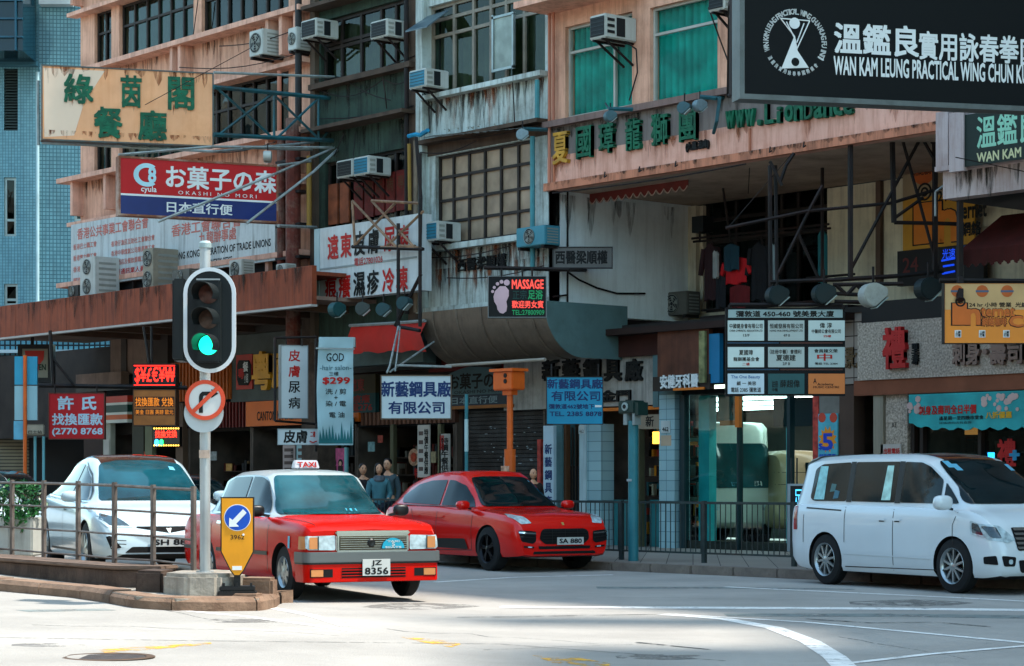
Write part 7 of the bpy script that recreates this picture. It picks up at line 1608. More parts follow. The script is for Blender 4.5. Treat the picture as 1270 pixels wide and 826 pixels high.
# ---------------- white electric car
m_ew = paint('electric_white', 'a3b4ba', .22, .5)
K = [(-4.0, .55, .95, .98, .80, .5), (-3.92, .40, 1.02, 1.10, .90, .52), (-3.6, .28, 1.05, 1.28, .965, .55), (-3.0, .22, 1.06, 1.48, .99, .58), (-2.3, .2, 1.05, 1.64, 1.0, .62), (-1.7, .2, 1.03, 1.685, 1.0, .64), (-1.2, .2, 1.01, 1.64, 1.0, .66), (-.8, .2, .99, 1.48, 1.0, .68),
     (-.35, .2, .97, 1.20, .995, .72), (-.0, .21, .945, 1.0, .99, .76), (.35, .22, .89, .92, .975, .72), (.62, .24, .80, .82, .94, .66), (.82, .27, .68, .69, .88, .6), (.93, .31, .55, .56, .80, .5)]
loc, yaw = veh_pose(105, 713, .38, .98)
E = Car('electric_car', 'white electric suv behind the island railing at the left', loc, yaw, K, 2.965, .37, 1.70, m_ew, arch=1.08)
E.patch('windscreen', 'F', [(-.76, 1.03), (.76, 1.03), (.58, 1.55), (.3, 1.60), (-.3, 1.60), (-.58, 1.55)], M('electric_screen', '0e3a44', .05, var=.6, vs=1.2, spec=.3), .006, .05)
E.patch('roof_glass', 'T', [(-.9, -.55), (-.9, .55), (-1.75, .58), (-1.75, -.58)], M('brown_glass_roof', '22100e', .04, coat=.8), .006, .05)
E.both('side_window', [(-.40, 1.03), (-.85, 1.36), (-1.35, 1.54), (-1.35, 1.06)], m_carglass, .005, .03); E.both('side_window', [(-1.42, 1.06), (-1.42, 1.55), (-2.0, 1.57), (-2.6, 1.48), (-3.2, 1.25), (-3.4, 1.12)], m_carglass, .005, .03)
E.both('window_trim', [(-.30, 1.0), (-3.4, 1.09), (-3.4, 1.11), (-.33, 1.02)], m_chrome, .009); E.both('roof_rail_trim', [(-.36, 1.04), (-.84, 1.38), (-1.35, 1.57), (-1.35, 1.59), (-.82, 1.41), (-.30, 1.04)], m_trim, .009)
E.seam([(-.55, .34), (-.5, .96)]); E.seam([(-1.55, .32), (-1.5, 1.03)]); E.seam([(-.55, .33), (-2.4, .33)], w=.03)
for sg in (-1, 1):
    E.patch('headlight', 'F', [(sg*.52, .69), (sg*.80, .70), (sg*.90, .80), (sg*.88, .86), (sg*.66, .80)], m_lampd, .008, .02); E.patch('headlight_rim', 'F', [(sg*.48, .67), (sg*.82, .67), (sg*.93, .79), (sg*.91, .89), (sg*.80, .87), (sg*.64, .81)], m_lamp, .005, .02)
    E.patch('fog_recess', 'F', [(sg*.66, .40), (sg*.80, .38), (sg*.86, .55), (sg*.80, .56)], m_under, .008, .02)
    for z in (.44, .49): E.patch('fog_fin', 'F', [(sg*.60, z), (sg*.80, z + .01), (sg*.80, z + .02), (sg*.60, z + .01)], m_trim, .012)
E.patch('nose_slot', 'F', [(-.44, .665), (-.1, .665), (-.03, .60), (.03, .60), (.1, .665), (.44, .665), (.44, .68), (-.44, .68)], m_under, .008); E.patch('nose_badge', 'F', [(-.035, .655), (-.008, .59), (.008, .59), (.035, .655), (.01, .65), (-.01, .65)], m_chrome, .012)
E.patch('lower_intake', 'F', [(-.62, .33), (.62, .33), (.52, .41), (-.52, .41)], m_under, .008, .02); E.plate('SH 88', .965, .47, .52, .12); E.mirror(-.45, 1.10, 1.09, m_ew, (.1, .13, .08)); E.wheels(.37, .25, 1.72, 'five')
for v in ('R', 'L'): E.patch('door_handle', v, [(-1.25, .88), (-1.45, .89), (-1.45, .91), (-1.25, .9)], m_chrome, .01)
E.patch('screen_permit', 'F', [(.40, 1.46), (.48, 1.45), (.47, 1.50), (.40, 1.51)], M('permit_blue', '5aa0b8'), .009)

# ---------------- parked dark car far left and a white one before it
def back_car(name, label, px, D, h, pm, sc_=1.):
    p = camw((px - CX) / F * D, D, 0); p.z = gz(p.x, p.y); g = math.sqrt(1 - h*h); yaw = math.atan2(h*SA - g*CA, h*CA + g*SA)
    K = [(-3.7, .35, .85, .88, .74, .5), (-3.5, .25, .95, 1.0, .83, .55), (-3.0, .2, .97, 1.15, .86, .56), (-2.4, .2, .97, 1.40, .87, .58), (-1.7, .2, .96, 1.45, .87, .59), (-1.1, .2, .95, 1.36, .87, .6), (-.5, .2, .92, .98, .87, .64), (.2, .21, .86, .89, .85, .6), (.6, .24, .74, .76, .8, .55), (.75, .3, .58, .59, .72, .5)]
    c = Car(name, label, p, yaw, K, 2.65, .31, 1.48, pm, n=60)
    c.patch('windscreen', 'F', [(-.66, .98), (.66, .98), (.56, 1.37), (-.56, 1.37)], m_carglass, .006, .05)
    c.both('side_window', [(-.75, .99), (-1.15, 1.28), (-1.7, 1.37), (-2.4, 1.32), (-2.9, 1.12), (-2.9, 1.0)], m_carglass, .005, .03)
    for sg in (-1, 1): c.patch('headlight', 'F', [(sg*.4, .62), (sg*.7, .64), (sg*.74, .74), (sg*.45, .72)], m_lamp, .008, .02)
    c.patch('grille', 'F', [(-.3, .5), (.3, .5), (.34, .6), (-.34, .6)], m_under, .008, .02); c.wheels(.31, .19, 1.5, 'five'); return c
back_car('black_saloon', 'black saloon car partly hidden behind the leafy planter at the left edge', 24, 41, .5, paint('gloss_black', '0c1418', .12, 1.))
back_car('white_saloon', 'white car roof just showing behind the planter at the left edge', -22, 35, .42, m_ew)
back_car('dark_teal_saloon', 'dark teal car glimpsed between the signal pole and the taxi roof', 262, 38, .5, paint('dark_teal', '14343c', .15, 1.))
# ---------------- coach and van modelled behind the lobby glass in place of its reflections
def boxy(name, label, cat, px, D, W, Hh, L, pm, h=.2, z0=.35):
    p = camw((px - CX) / F * D, D, 0); p.z = .15; g = math.sqrt(1 - h*h); yaw = math.atan2(h*SA - g*CA, h*CA + g*SA)
    K = [(-L, z0, Hh*.45, Hh*.97, W - .05, W - .18), (-L + .1, z0, Hh*.45, Hh, W, W - .12), (-.5, z0, Hh*.45, Hh, W, W - .12), (-.15, z0, Hh*.45, Hh*.99, W, W - .14), (.0, z0, Hh*.44, Hh*.93, W - .03, W - .2), (.10, z0 + .05, Hh*.40, Hh*.62, W - .08, W - .25), (.16, z0 + .12, Hh*.34, Hh*.40, W - .16, W - .3)]
    K = [(q[0] + .95,) + q[1:] for q in K]; p = p - Vector((math.cos(yaw), math.sin(yaw), 0)) * .95
    c = Car(name, label, p, yaw, K, L - 1.6, .42, W*2 - .2, pm, n=60, cat=cat); return c, W, Hh, L
m_coach = paint('coach_white', 'c9cdc6', .3, .6)
c, W, Hh, L = boxy('reflection_coach', 'white coach with large teal windscreen standing in for a reflection in the lobby glass', 'coach', 916, 45, .80, 2.55, 4.2, m_coach)
c.patch('windscreen', 'F', [(-.66, 1.18), (.66, 1.18), (.64, 1.95), (.55, 2.1), (-.55, 2.1), (-.64, 1.95)], M('coach_screen', '0f4248', .08, var=.4, vs=2, coat=.6), .012, .1)
c.patch('headlight', 'F', [(-.7, .72), (-.45, .72), (-.45, .86), (-.7, .86)], m_lamp, .012, .03); c.patch('headlight', 'F', [(.7, .72), (.45, .72), (.45, .86), (.7, .86)], m_lamp, .012, .03)
c.both('side_window', [(.6, 1.3), (-2.9, 1.3), (-2.9, 2.1), (.6, 2.1)], M('coach_screen', '0f4a50'), .01, .05); c.wheels(.42, .24, 1.4, 'steel'); c.seam([(0, 1.2), (0, 2.0)], 'F')
c.patch('dash_card', 'F', [(.30, 1.22), (.46, 1.22), (.46, 1.32), (.30, 1.32)], m_white_letter, .016); c.patch('dash_card', 'F', [(-.2, 1.22), (-.05, 1.22), (-.05, 1.3), (-.2, 1.3)], M('permit_blue', '5aa0b8'), .016)
c, W, Hh, L = boxy('reflection_van', 'beige delivery van standing in for a reflection in the lobby glass, right of the coach', 'van', 992, 44.5, .62, 1.95, 3.2, paint('van_beige', '97876a', .4, .3), h=.1)
c.seam([(-.5, 1.25), (.5, 1.25)], 'F'); c.seam([(-.5, 1.5), (.5, 1.5)], 'F'); c.wheels(.42, .2, 1.1, 'steel'); c.patch('side_window', 'F', [(.1, 1.3), (.5, 1.3), (.5, 1.7), (.1, 1.7)], m_carglass, .01, .03)
# ============================================================ TRAFFIC ISLAND, SIGNAL, RAILINGS
def cz(X, D, dz): p = camw(X, D, 0); p.z = gz(p.x, p.y) + dz; return p
isl = root('traffic_island', 'raised concrete traffic island with dark kerb in the left foreground', 'traffic island', ground(250, 745), 0)
isl['kind'] = 'structure'; del isl['category']
front = [ground(*q) for q in ((-260, 712), (-150, 720), (-60, 727), (0, 733), (93, 741.5), (130, 747), (170, 754.5), (219, 757.5), (270, 758), (320, 757.5), (338, 754), (345, 748))]
back = [cz(*q, 0) for q in ((-2.58, 24.35), (-2.75, 24.75), (-3.1, 25.5), (-3.7, 26.7), (-4.5, 27.8), (-5.9, 29.1), (-6.9, 31.5), (-9.2, 36), (-12, 41))]
loop = front + back
mk('island_slab', MB().prism([p + Vector((0, 0, .128)) for p in loop], (0, 0, -.3)), m_conc, isl)
# kerb stones, each one its own piece, following the curved edge
edge = front + back[:2]
L = [0]
for a, b in zip(edge, edge[1:]): L.append(L[-1] + (b - a).length)
def along(d):
    d = max(0, min(L[-1] - 1e-4, d)); i = max(j for j in range(len(L)) if L[j] <= d); i = min(i, len(edge) - 2)
    return edge[i].lerp(edge[i+1], (d - L[i]) / (L[i+1] - L[i]))
d = 0.
while d < L[-1] - .3:
    ln = .9 if not 6.5 < d < 13 else random.choice((.55, .75, .9)); mb = MB(); q = 4; P = []
    for k in range(q + 1):
        u = d + .008 + (ln - .016) * k / q; p = along(u); t = (along(u + .15) - along(u - .15)); t.z = 0; t.normalize(); nrm = Vector((-t.y, t.x, 0)); P.append((p, nrm))
    ins = 1 if (P[0][0] + P[0][1]*.3 - isl.location).length < (P[0][0] - P[0][1]*.3 - isl.location).length else -1
    jit = random.uniform(-.008, .008)
    sec = [(-.03, -.1), (-.03, .09), (.01, .14), (.22, .145), (.22, -.1)]
    for p, nrm in P:
        for o, z in sec: mb.v.append(Vector((p.x, p.y, gz(p.x, p.y))) + nrm * o * ins + Vector((0, 0, z + jit)))
    n5 = 5
    for k in range(q):
        for j in range(5): mb.f.append((k*5 + j, k*5 + (j+1) % 5, (k+1)*5 + (j+1) % 5, (k+1)*5 + j))
    mb.f.append((0, 1, 2, 3, 4)); mb.f.append(tuple(q*5 + j for j in range(5)))
    mk('kerb_stone', mb, random.choice((m_kerb, m_kerb2, m_kerb2)), isl, smooth=True, ang=30); d += ln
# raised plinth
pl = root('concrete_plinth', 'long dark stained concrete plinth carrying the island railing', 'plinth', cz(-4.6, 25, .13), 0)
m_stain = M('stained_concrete', '4e3f36', .9, var=.3, vs=4, dirt=.85, dcol='2a1c14', bump=.6, bs=18, streak=.3)
fr = [(-12.5, 36.6), (-8.9, 31.2), (-6.45, 27.4), (-4.64, 24.9), (-4.45, 24.72), (-3.95, 24.6)]; bk = [(-3.85, 25.0), (-4.35, 25.15), (-6.1, 27.8), (-8.5, 31.4), (-12.1, 36.8)]
for nm, dd, z0, z1 in (('plinth_body', 0, .08, .455), ('plinth_cap', .03, .455, .50)):
    P = [camw(X - dd*.7, D - dd, z1) for X, D in fr] + [camw(X + dd*.6, D + dd, z1) for X, D in bk]
    mk(nm, MB().prism(P, (0, 0, z0 - z1)), m_stain if nm == 'plinth_body' else M('plinth_cap', '6a584c', .9, dirt=.6, dcol='4a382c', bump=.5, bs=18), pl, bevel=.012)
def block(name, label, pts, z0, z1, m, bev=.03):
    r = root(name, label, 'concrete block', camw(*pts[0], z0), 0); mk('block', MB().prism([camw(X, D, z1) for X, D in pts], (0, 0, z0 - z1)), m, r, bevel=bev); return r
block('concrete_block', 'small dark square concrete block at the right end of the plinth', [(-4.15, 23.95), (-3.82, 23.75), (-3.72, 24.3), (-4.05, 24.5)], .1, .48, m_stain)
block('concrete_block', 'pale many-sided concrete block under the traffic signal pole', [(-3.78, 23.55), (-3.48, 23.25), (-3.14, 23.25), (-2.95, 23.5), (-2.95, 24.1), (-3.3, 24.45), (-3.7, 24.3)], .1, .47, m_conc, .04)
block('concrete_block', 'low worn concrete block behind the yellow bollard', [(-3.0, 23.85), (-2.62, 23.8), (-2.60, 24.15), (-2.95, 24.3)], .1, .40, m_kerb2, .03)
block('concrete_block', 'flat stone step under the yellow bollard base', [(-2.98, 23.12), (-2.70, 23.1), (-2.66, 23.4), (-2.96, 23.45)], .1, .26, m_kerb2, .02)
# island railing
m_gal = M('rusty_galvanised', '6a625c', .6, metal=.3, var=.3, vs=7, dirt=.6, dcol='4a2c20')
ri = root('island_railing', 'grey steel post and rail fence standing on the island plinth', 'railing', cz(-5, 26, .4), 0)
posts = [(-75, 30.9, 682, 594), (-28, 29.9, 685, 595), (15, 28.8, 688, 596), (54.5, 27.6, 692, 596.5), (97, 26.7, 695, 597.5), (142, 25.6, 699.5, 599), (190, 25.0, 702, 602), (240, 24.2, 708, 604)]
for px, D, yb, yt in posts: mk('post', MB().bar(p3(px, yb + 2, D), p3(px, yt - 1, D), .06, .045), m_gal, ri, bevel=.004)
for a, b in zip(posts, posts[1:]):
    for k, u in enumerate((.03, .33, .63, .93)):
        mk('rail', MB().tube(p3(a[0], a[3] + (a[2]-a[3])*u, a[1]), p3(b[0], b[3] + (b[2]-b[3])*u, b[1]), .014 if k else .02, 6), m_gal, ri)
# planter with shrub
pf = Face.cam(5, 29.2, (1, -.1)); pr = root('planter', 'white square planter boxes behind the railing at the left edge', 'planter', pf.w(0, .25), pf.yaw)
for a, b in ((-50, -14), (-11, 12), (16, 40)): pf.box('planter_panel', a, b, 642, 690, -.5, 0, M('planter_white', 'a6a7a0', .7, var=.08, dirt=.25, streak=.3), pr, bevel=.02)
sh = root('planter_shrub', 'glossy dark green leafy shrub growing in the white planter', 'plant', pf.w(0, .9), pf.yaw)
rn = random.Random(5); tr = MB(); lf = MB(); cs_ = [(rn.uniform(-.6, .42), rn.uniform(-.30, .1), rn.uniform(-.02, .42), rn.uniform(.1, .2)) for _ in range(26)]
zt_ = pf.loc(10, 642)[1]
for cx, cy, cz_, rr in cs_:
    tr.tube(pf.w(cx*.6, zt_ - .1, -.2), pf.w(cx, zt_ + cz_, cy - .1), .012, 4)
    for _ in range(95):
        v = Vector((rn.gauss(0, 1), rn.gauss(0, 1), rn.gauss(0, 1))).normalized() * rr * rn.uniform(.5, 1.08); c_ = pf.w(cx + v.x, zt_ + cz_ + v.z, cy - .1 + v.y)
        a = Vector((rn.gauss(0, 1), rn.gauss(0, 1), rn.gauss(0, .7))).normalized(); b = a.cross(Vector((rn.gauss(0, 1), rn.gauss(0, 1), rn.gauss(0, 1)))).normalized(); s_ = rn.uniform(.025, .045)
        lf.poly([c_ - a*s_, c_ + b*s_*.45, c_ + a*s_, c_ - b*s_*.45])
mk('stem', tr, M('stem_brown', '3a2c1c', .9), sh); tag(mk('foliage', lf, M('shrub_leaf', '24562c', .4, var=.6, vs=5), sh), kind='stuff')
# traffic signal
sf = Face.cam(256, 23.55, (1, 0)); SR = root('traffic_signal', 'traffic signal with green light lit and white rimmed backboard on a pale pole', 'traffic light', sf.w(sf.loc(252.5)[0], .46), sf.yaw)
m_pole = M('pole_galvanised', 'a3a8a8', .45, metal=.25, var=.1, vs=4, streak=.35, dcol='5c5a54'); m_sigblk = M('signal_black', '0e1516', .5, var=.1)
t, z, _ = sf.loc(252.5, 710); zt_ = sf.loc(252.5, 306)[1]
mk('pole', MB().tube(sf.w(t, z - .03, -.12), sf.w(t, zt_, -.12), .057, 20), m_pole, SR, smooth=True)
mk('pole_cap', MB().lathe([(0, .0), (0, .068), (.05, .068), (.075, .05), (.08, 0)], sf.w(t, zt_, -.12), 'z', 20), M('cap_pale', '8fa0a0', .5), SR, smooth=True)
mk('pole_collar', MB().lathe([(0, .07), (.015, .095), (-.02, .10)], sf.w(t, z, -.12), 'z', 20), m_pole, SR)
tc, zc_t = sf.loc(260, 397)[0], sf.loc(260, 397)[1]; hw = sf.loc(292.5)[0] - tc; hh = (sf.loc(260, 332)[1] - sf.loc(260, 463)[1]) / 2
def stadium(w, h, o, n=16): return [sf.w(tc + w*math.cos(math.pi*i/n), zc_t + (h - w) + w*math.sin(math.pi*i/n), o) for i in range(n + 1)] + [sf.w(tc - w*math.cos(math.pi*i/n), zc_t - (h - w) - w*math.sin(math.pi*i/n), o) for i in range(n + 1)]
mk('backboard', MB().prism(stadium(hw - .04, hh - .04, .0), sf.w(0,0,-.02) - sf.w(0,0,0)), m_sigblk, SR)
mb = MB(); A, B = stadium(hw, hh, .008), stadium(hw - .042, hh - .042, .008); n = len(A); off = sf.w(0,0,-.03) - sf.w(0,0,0)
mb.v = A + B + [p + off for p in A] + [p + off for p in B]
for i in range(n): j = (i+1) % n; mb.f += [(i, j, n+j, n+i), (2*n+i, 2*n+j, j, i), (n+i, n+j, 3*n+j, 3*n+i), (2*n+i, 3*n+i, 3*n+j, 2*n+j)]
mk('white_border', mb, M('border_white', 'c5cacc', .5, var=.05), SR)
t0, t1, z0, z1 = sf.rect(246, 275, 348, 450)
mk('housing', sf.lbox(MB(), t0, t1, z0, z1, 0, .14), m_sigblk, SR, bevel=.015)
for (py, nm, mm) in ((366, 'red_lens', M('lens_dark_red', '4a2c26', .3, var=.4, vs=20)), (397, 'amber_lens', M('lens_dark_amber', '43322a', .3, var=.4, vs=20)), (429, 'green_lens', M('lens_green', '0be0a0', .3, var=.15, vs=30, emit='10f0b0', es=.9))):
    lt, lz, _ = sf.loc(261, py); rr = .105
    h_ = mk('lamp_unit', MB().lathe([(0, rr + .02), (.02, rr + .02), (.02, rr), (.0, rr*.98)], (0, 0, 0), 'y', 28), m_sigblk, SR, local=True)
    def Wp(a, o, r_): return sf.w(lt + r_*math.cos(a), lz + r_*math.sin(a), o)
    bpy.data.objects.remove(h_)
    mb = MB(); N = 28
    for i in range(N): mb.v.append(Wp(2*math.pi*i/N, .15, rr)); 
    for ring in range(1, 4):
        for i in range(N): mb.v.append(Wp(2*math.pi*i/N, .15 + .02*math.sin(ring/3*1.5), rr*(1 - ring/3.2)))
    for ring in range(3):
        for i in range(N): mb.f.append((ring*N+i, ring*N+(i+1)%N, (ring+1)*N+(i+1)%N, (ring+1)*N+i))
    mb.f.append(tuple(3*N+i for i in range(N))); ln = mk(nm, mb, mm, SR, smooth=True, ang=80)
    # hood: open tube, longer at the top, turned a little to the left
    mb = MB()
    for i in range(N + 1):
        a = R(-30) + R(240) * i / N; dep = .14 + .14 * max(0, math.sin(a)) ** .6 + .03
        for r_ in (rr + .014, rr + .006):
            p0 = Wp(a, .14, r_); p1 = Wp(a, dep + .10, r_) - Vector((sf.d.x, sf.d.y, 0)) * .05; mb.v += [p0, p1]
    for i in range(N): k = i*4; mb.f += [(k, k+4, k+5, k+1), (k+2, k+3, k+7, k+6), (k+1, k+5, k+7, k+3)]
    mk('hood', mb, m_sigblk, SR, smooth=True, ang=60)
sf.box('housing_top_edge', 246, 275, 347, 349, .14, .15, M('edge_grey', '8a9090', .5), SR)
q = MB(); sf.pbox(q, 213, 229, 345, 447, -.45, -.02); mk('side_housing', q, m_sigblk, SR, bevel=.02)
q = MB()
for y in (372, 420): sf.pbox(q, 229, 252, y, y + 4, -.12, -.06)
mk('bracket', q, m_sigblk, SR)
# prohibition sign on the same pole (own plate)
NR = root('no_right_turn_sign', 'round no right turn sign with red ring and slash under the signal', 'traffic sign', sf.w(sf.loc(254)[0], sf.loc(254, 522)[1]), sf.yaw)
m_sr = M('sign_ring_red', 'c8482c', .45, var=.06); rr = sf.loc(279)[0] - sf.loc(254)[0]
e = MB(); sf.disc(e, 252, 512, rr*.98, -.05, -.04, 40); mk('grey_back_disc', e, M('grey_disc', 'a6adad', .5, var=.08), NR)
e = MB(); sf.disc(e, 254, 496, rr*.98, -.035, -.02, 48); mk('plate', e, M('sign_face', 'c2c2be', .5, var=.04), NR)
e = MB(); sf.disc(e, 254, 496, rr, -.03, -.012, 48, 1, rr*.80); mk('ring', e, m_sr, NR)
e = sf.poly(MB(), [(246.5, 512), (246.5, 492), (247.5, 488.5), (250.5, 485.7), (262, 485.5), (262, 482.5), (270.5, 488), (262, 493.5), (262, 490.5), (253, 490.5), (251.8, 491.5), (251.3, 493.5), (251.3, 512)], -.02, -.014); mk('arrow', e, m_blk, NR)
e = sf.poly(MB(), [(235.8, 510), (239.5, 513.5), (272.5, 482), (268.8, 478.5)], -.014, -.010); mk('slash', e, m_sr, NR)
e = MB(); sf.pbox(e, 247, 250, 484, 485, -.06, -.05); sf.pbox(e, 246, 259, 558, 568, -.062, -.055); mk('sticker', e, M('pole_sticker', 'b09a8a', .7, var=.3, vs=14), SR)
# yellow keep-left bollard
bf = Face.cam(293, 23.3, (1, .08)); BR_ = root('keep_left_bollard', 'yellow bollard plate with blue arrow disc and number 3962', 'bollard', bf.w(bf.loc(293)[0], .26), bf.yaw)
m_by = M('bollard_yellow', 'd08a14', .5, var=.08, vs=4, dirt=.12)
def ol(g): return [(275 - g, 618 - g), (313.5 + g, 618 - g), (313.5 + g, 684), (301 + g, 708), (297, 713 + g*1.5), (291, 713 + g*1.5), (287 - g, 708), (275 - g, 684)]
mk('body', bf.poly(MB(), ol(1.6), -.10, -.005), m_black, BR_); mk('face_plate', bf.poly(MB(), ol(0), -.005, .006), m_by, BR_)
rr = .135
e = MB(); bf.disc(e, 294.5, 642, rr + .008, .006, .009, 36); mk('disc_rim', e, m_white_letter, BR_); e = MB(); bf.disc(e, 294.5, 642, rr, .009, .013, 36); mk('disc', e, M('disc_blue', '1048a8', .4, var=.05), BR_)
mk('arrow', bf.poly(MB(), [(284, 653.5), (284.5, 642), (288.5, 645), (301.5, 631.5), (306, 636), (293, 649.5), (296.5, 653)], .013, .017), m_white_letter, BR_)
bf.text('3962', 286, 303, 663.5, 669, .008, m_blk, BR_, bold=.01); bf.box('sticker', 288, 300, 702, 707, .006, .01, m_white_letter, BR_)
e = MB(); bf.disc(e, 302, 663, .012, .006, .012, 10); mk('bolt', e, m_white_letter, BR_)
mk('stem', bf.lbox(MB(), *bf.rect(290, 298, 713, 728), -.08, -.02), m_black, BR_)
mk('base', bf.lbox(bf.lbox(MB(), *bf.rect(272, 316, 727, 733), -.22, .02), *bf.rect(270, 318, 733, 740), -.24, .05), m_black, BR_, bevel=.01)
for px in (276, 292, 310): bf.box('base_bolt', px, px + 3, 723, 727, -.02, .01, m_black, BR_)
# ---- far pavement railing
RL = yface(24.8); m_rail = M('rail_green_grey', '33403f', .5, metal=.3, var=.25, vs=6, dirt=.4, dcol='4a2a1c')
fr_ = root('pavement_railing', 'dark green grey pedestrian railing along the far kerb', 'railing', RL.w(tof(RL, 850), .16), 0)
xs_p = [tof(RL, 985) - 1.93 * i for i in range(9)]
ztop = 1.12
for i, x in enumerate(xs_p): mk('post', MB().box(x - .035, x + .035, 24.77, 24.83, .1, ztop + .03), m_rail, fr_)
for a, b in zip(xs_p[1:], xs_p):
    mk('top_rail', MB().box(a + .035, b - .035, 24.78, 24.82, ztop - .02, ztop + .02), m_rail, fr_); mk('bottom_rail', MB().box(a + .035, b - .035, 24.785, 24.815, .30, .33), m_rail, fr_)
    mb = MB(); x = a + .13
    while x < b - .06: mb.tube((x, 24.8, .33), (x, 24.8, ztop - .02), .009, 5, cap=False); x += .115
    tag(mk('balusters', mb, m_rail, fr_), kind='stuff')
# teal control pole, orange post, slim pole
def vpole(f, r, px, yt, yb, rad, m, name='pole', n=16, r1=None): t = tof(f, px); return mk(name, MB().tube(f.w(t, zof(f, px, yb)), f.w(t, zof(f, px, yt)), rad, n, r1), m, r, smooth=True)
m_tp = M('teal_pole_paint', '2c7078', .4, var=.15, vs=3, dirt=.3, dcol='1c3a3a')
KP = yface(24.55)
r = root('teal_signal_pole', 'teal pole with a dark square lamp head standing at the far kerb', 'pole', KP.w(tof(KP, 785.5), .15), 0)
vpole(KP, r, 785.5, 522, 696, .085, m_tp); KP.box('head', 772.5, 793, 497, 513, -.14, .12, M('head_dark', '16302c', .4), r, bevel=.02); KP.box('head_side', 793, 797, 499, 515, -.12, .1, M('head_dark', '16302c'), r)
e = MB(); KP.disc(e, 782, 504.5, .07, .12, .14, 20); mk('lens', e, M('lens_grey', '8a9a98', .2), r); e = MB(); KP.disc(e, 782, 504.5, .035, .14, .15, 14); mk('lens_centre', e, m_blk, r)
KP.box('neck', 778, 782, 512, 527, -.05, .09, M('neck_grey', '7c8684', .5), r); KP.box('neck', 789, 792, 512, 527, -.05, .09, M('neck_grey', '7c8684'), r); KP.box('sticker', 782, 788, 594, 597, .08, .09, M('pale_sticker', '8f9a9c'), r)
r = root('orange_camera_post', 'orange post with a square double lens box on top beside the shutter', 'post', KP.w(tof(KP, 633), .15), 0)
m_orp = M('post_orange', 'c85a1c', .45, var=.12, vs=4, dirt=.15)
vpole(KP, r, 632.5, 487, 700, .055, m_orp); vpole(KP, r, 632.5, 557, 600, .10, m_orp, 'sleeve'); KP.box('camera_box', 618.5, 643, 461, 484, -.16, .14, m_orp, r, bevel=.02)
KP.box('box_lid', 616.5, 645, 457.5, 461, -.19, .18, m_orp, r); KP.box('neck', 627, 638, 484, 490, -.07, .07, m_orp, r)
for y in (466, 473): e = MB(); KP.disc(e, 634.5, y, .04, .14, .155, 14); mk('lens', e, m_blk, r)
KP.box('sticker', 627, 637, 578, 590, .10, .106, M('orange_peel_sticker', 'b08a70', .7, var=.6, vs=12), r)
r = root('slim_teal_pole', 'slim teal and white pole beside the closed sweet shop', 'pole', KP.w(tof(KP, 578.5), .15), 0); vpole(KP, r, 578.5, 489, 700, .032, m_tp, n=10); vpole(KP, r, 578.5, 520, 560, .036, M('pole_pale', '9ab8b8', .5), 'pale_wrap', 10)
# bus stop at far left
bs = Face.cam(32, 46, (1, 0)); r = root('bus_stop', 'bus stop with blue and pale panels on an orange post at far left', 'bus stop', bs.w(0, .2), bs.yaw)
bs.box('blue_panel', 18, 46, 442, 477, -.08, 0, M('panel_blue', '2c8aa8', .4), r); bs.box('pale_panel', 18, 46, 478.5, 521, -.08, 0, M('panel_pale', '86acb4', .4, var=.1), r); bs.box('lower_panel', 17, 29, 522, 545, -.08, 0, M('panel_midblue', '5a9cb4', .4, var=.15, vs=5), r)
mk('post', MB().tube(bs.pt(32, 441, .07), bs.pt(32, 600, .07), .04, 12), M('post_orange', 'c85a1c'), r, smooth=True)
for px in (41, 51.5): mk('leg', MB().tube(bs.pt(px, 541, -.2), bs.pt(px, 600, -.2), .03, 8), M('teal_leg', '5c98a0', .5), r)
bs.box('route_plate', 33, 56, 526, 540, .02, .07, M('plate_grey', '8a8272', .5, var=.2), r, bevel=.03); bs.text('巴士站', 36, 53, 534, 538, .075, m_blk, r, bold=.02)
# glowing stand left of the minivan
ns = Face.cam(987, 34.5, (1, 0)); r = root('neon_stand', 'black standing signboard with cyan lettering left of the minivan', 'signboard', ns.w(0, .1), ns.yaw)
ns.box('board', 979, 999, 602, 684, -.12, 0, M('board_black', '0b0d10', .4), r); ns.box('frame', 977.5, 980, 600, 684, -.14, .02, M('frame_silver', '8a9498', .4), r); ns.box('frame', 979, 999, 600, 602.5, -.14, .02, M('frame_silver', '8a9498'), r)
ns.text('足\n浴', 985, 996, 607, 650, .006, M('neon_cyan', '40a8d8', .5, var=0, emit='40a8e0', es=.7), r); ns.box('blue_strip', 986, 996, 660, 675, 0, .006, M('neon_blue2', '1440c0'), r)
for px in (981.5, 988.5): ns.box('post', px, px + 1.5, 568, 600, -.1, -.06, m_black, r)

# ============================================================ PEOPLE
def skin(name, chains, m, parent, sub=1):
    me = bpy.data.meshes.new(name); pos = []; rad = []; idx = {}; ed = []
    for ch in chains:
        last = None
        for p, r_ in ch:
            key = tuple(round(c_, 4) for c_ in p)
            if key not in idx: idx[key] = len(pos); pos.append(p); rad.append(r_)
            if last is not None and last != idx[key]: ed.append((last, idx[key]))
            last = idx[key]
    me.from_pydata(pos, ed, []); o = bpy.data.objects.new(name, me); COL.objects.link(o)
    md = o.modifiers.new('s', 'SKIN'); md.use_smooth_shade = True
    for i, r_ in enumerate(rad): d_ = me.skin_vertices[0].data[i]; d_.radius = (r_, r_) if not isinstance(r_, tuple) else r_; d_.use_root = (i == 0)
    if sub: o.modifiers.new('d', 'SUBSURF').levels = sub
    dg = bpy.context.evaluated_depsgraph_get(); dg.update(); m2 = bpy.data.meshes.new_from_object(o.evaluated_get(dg)); o.modifiers.clear(); o.data = m2; bpy.data.meshes.remove(me)
    m2.materials.clear(); m2.materials.append(m); o.parent = parent; return o
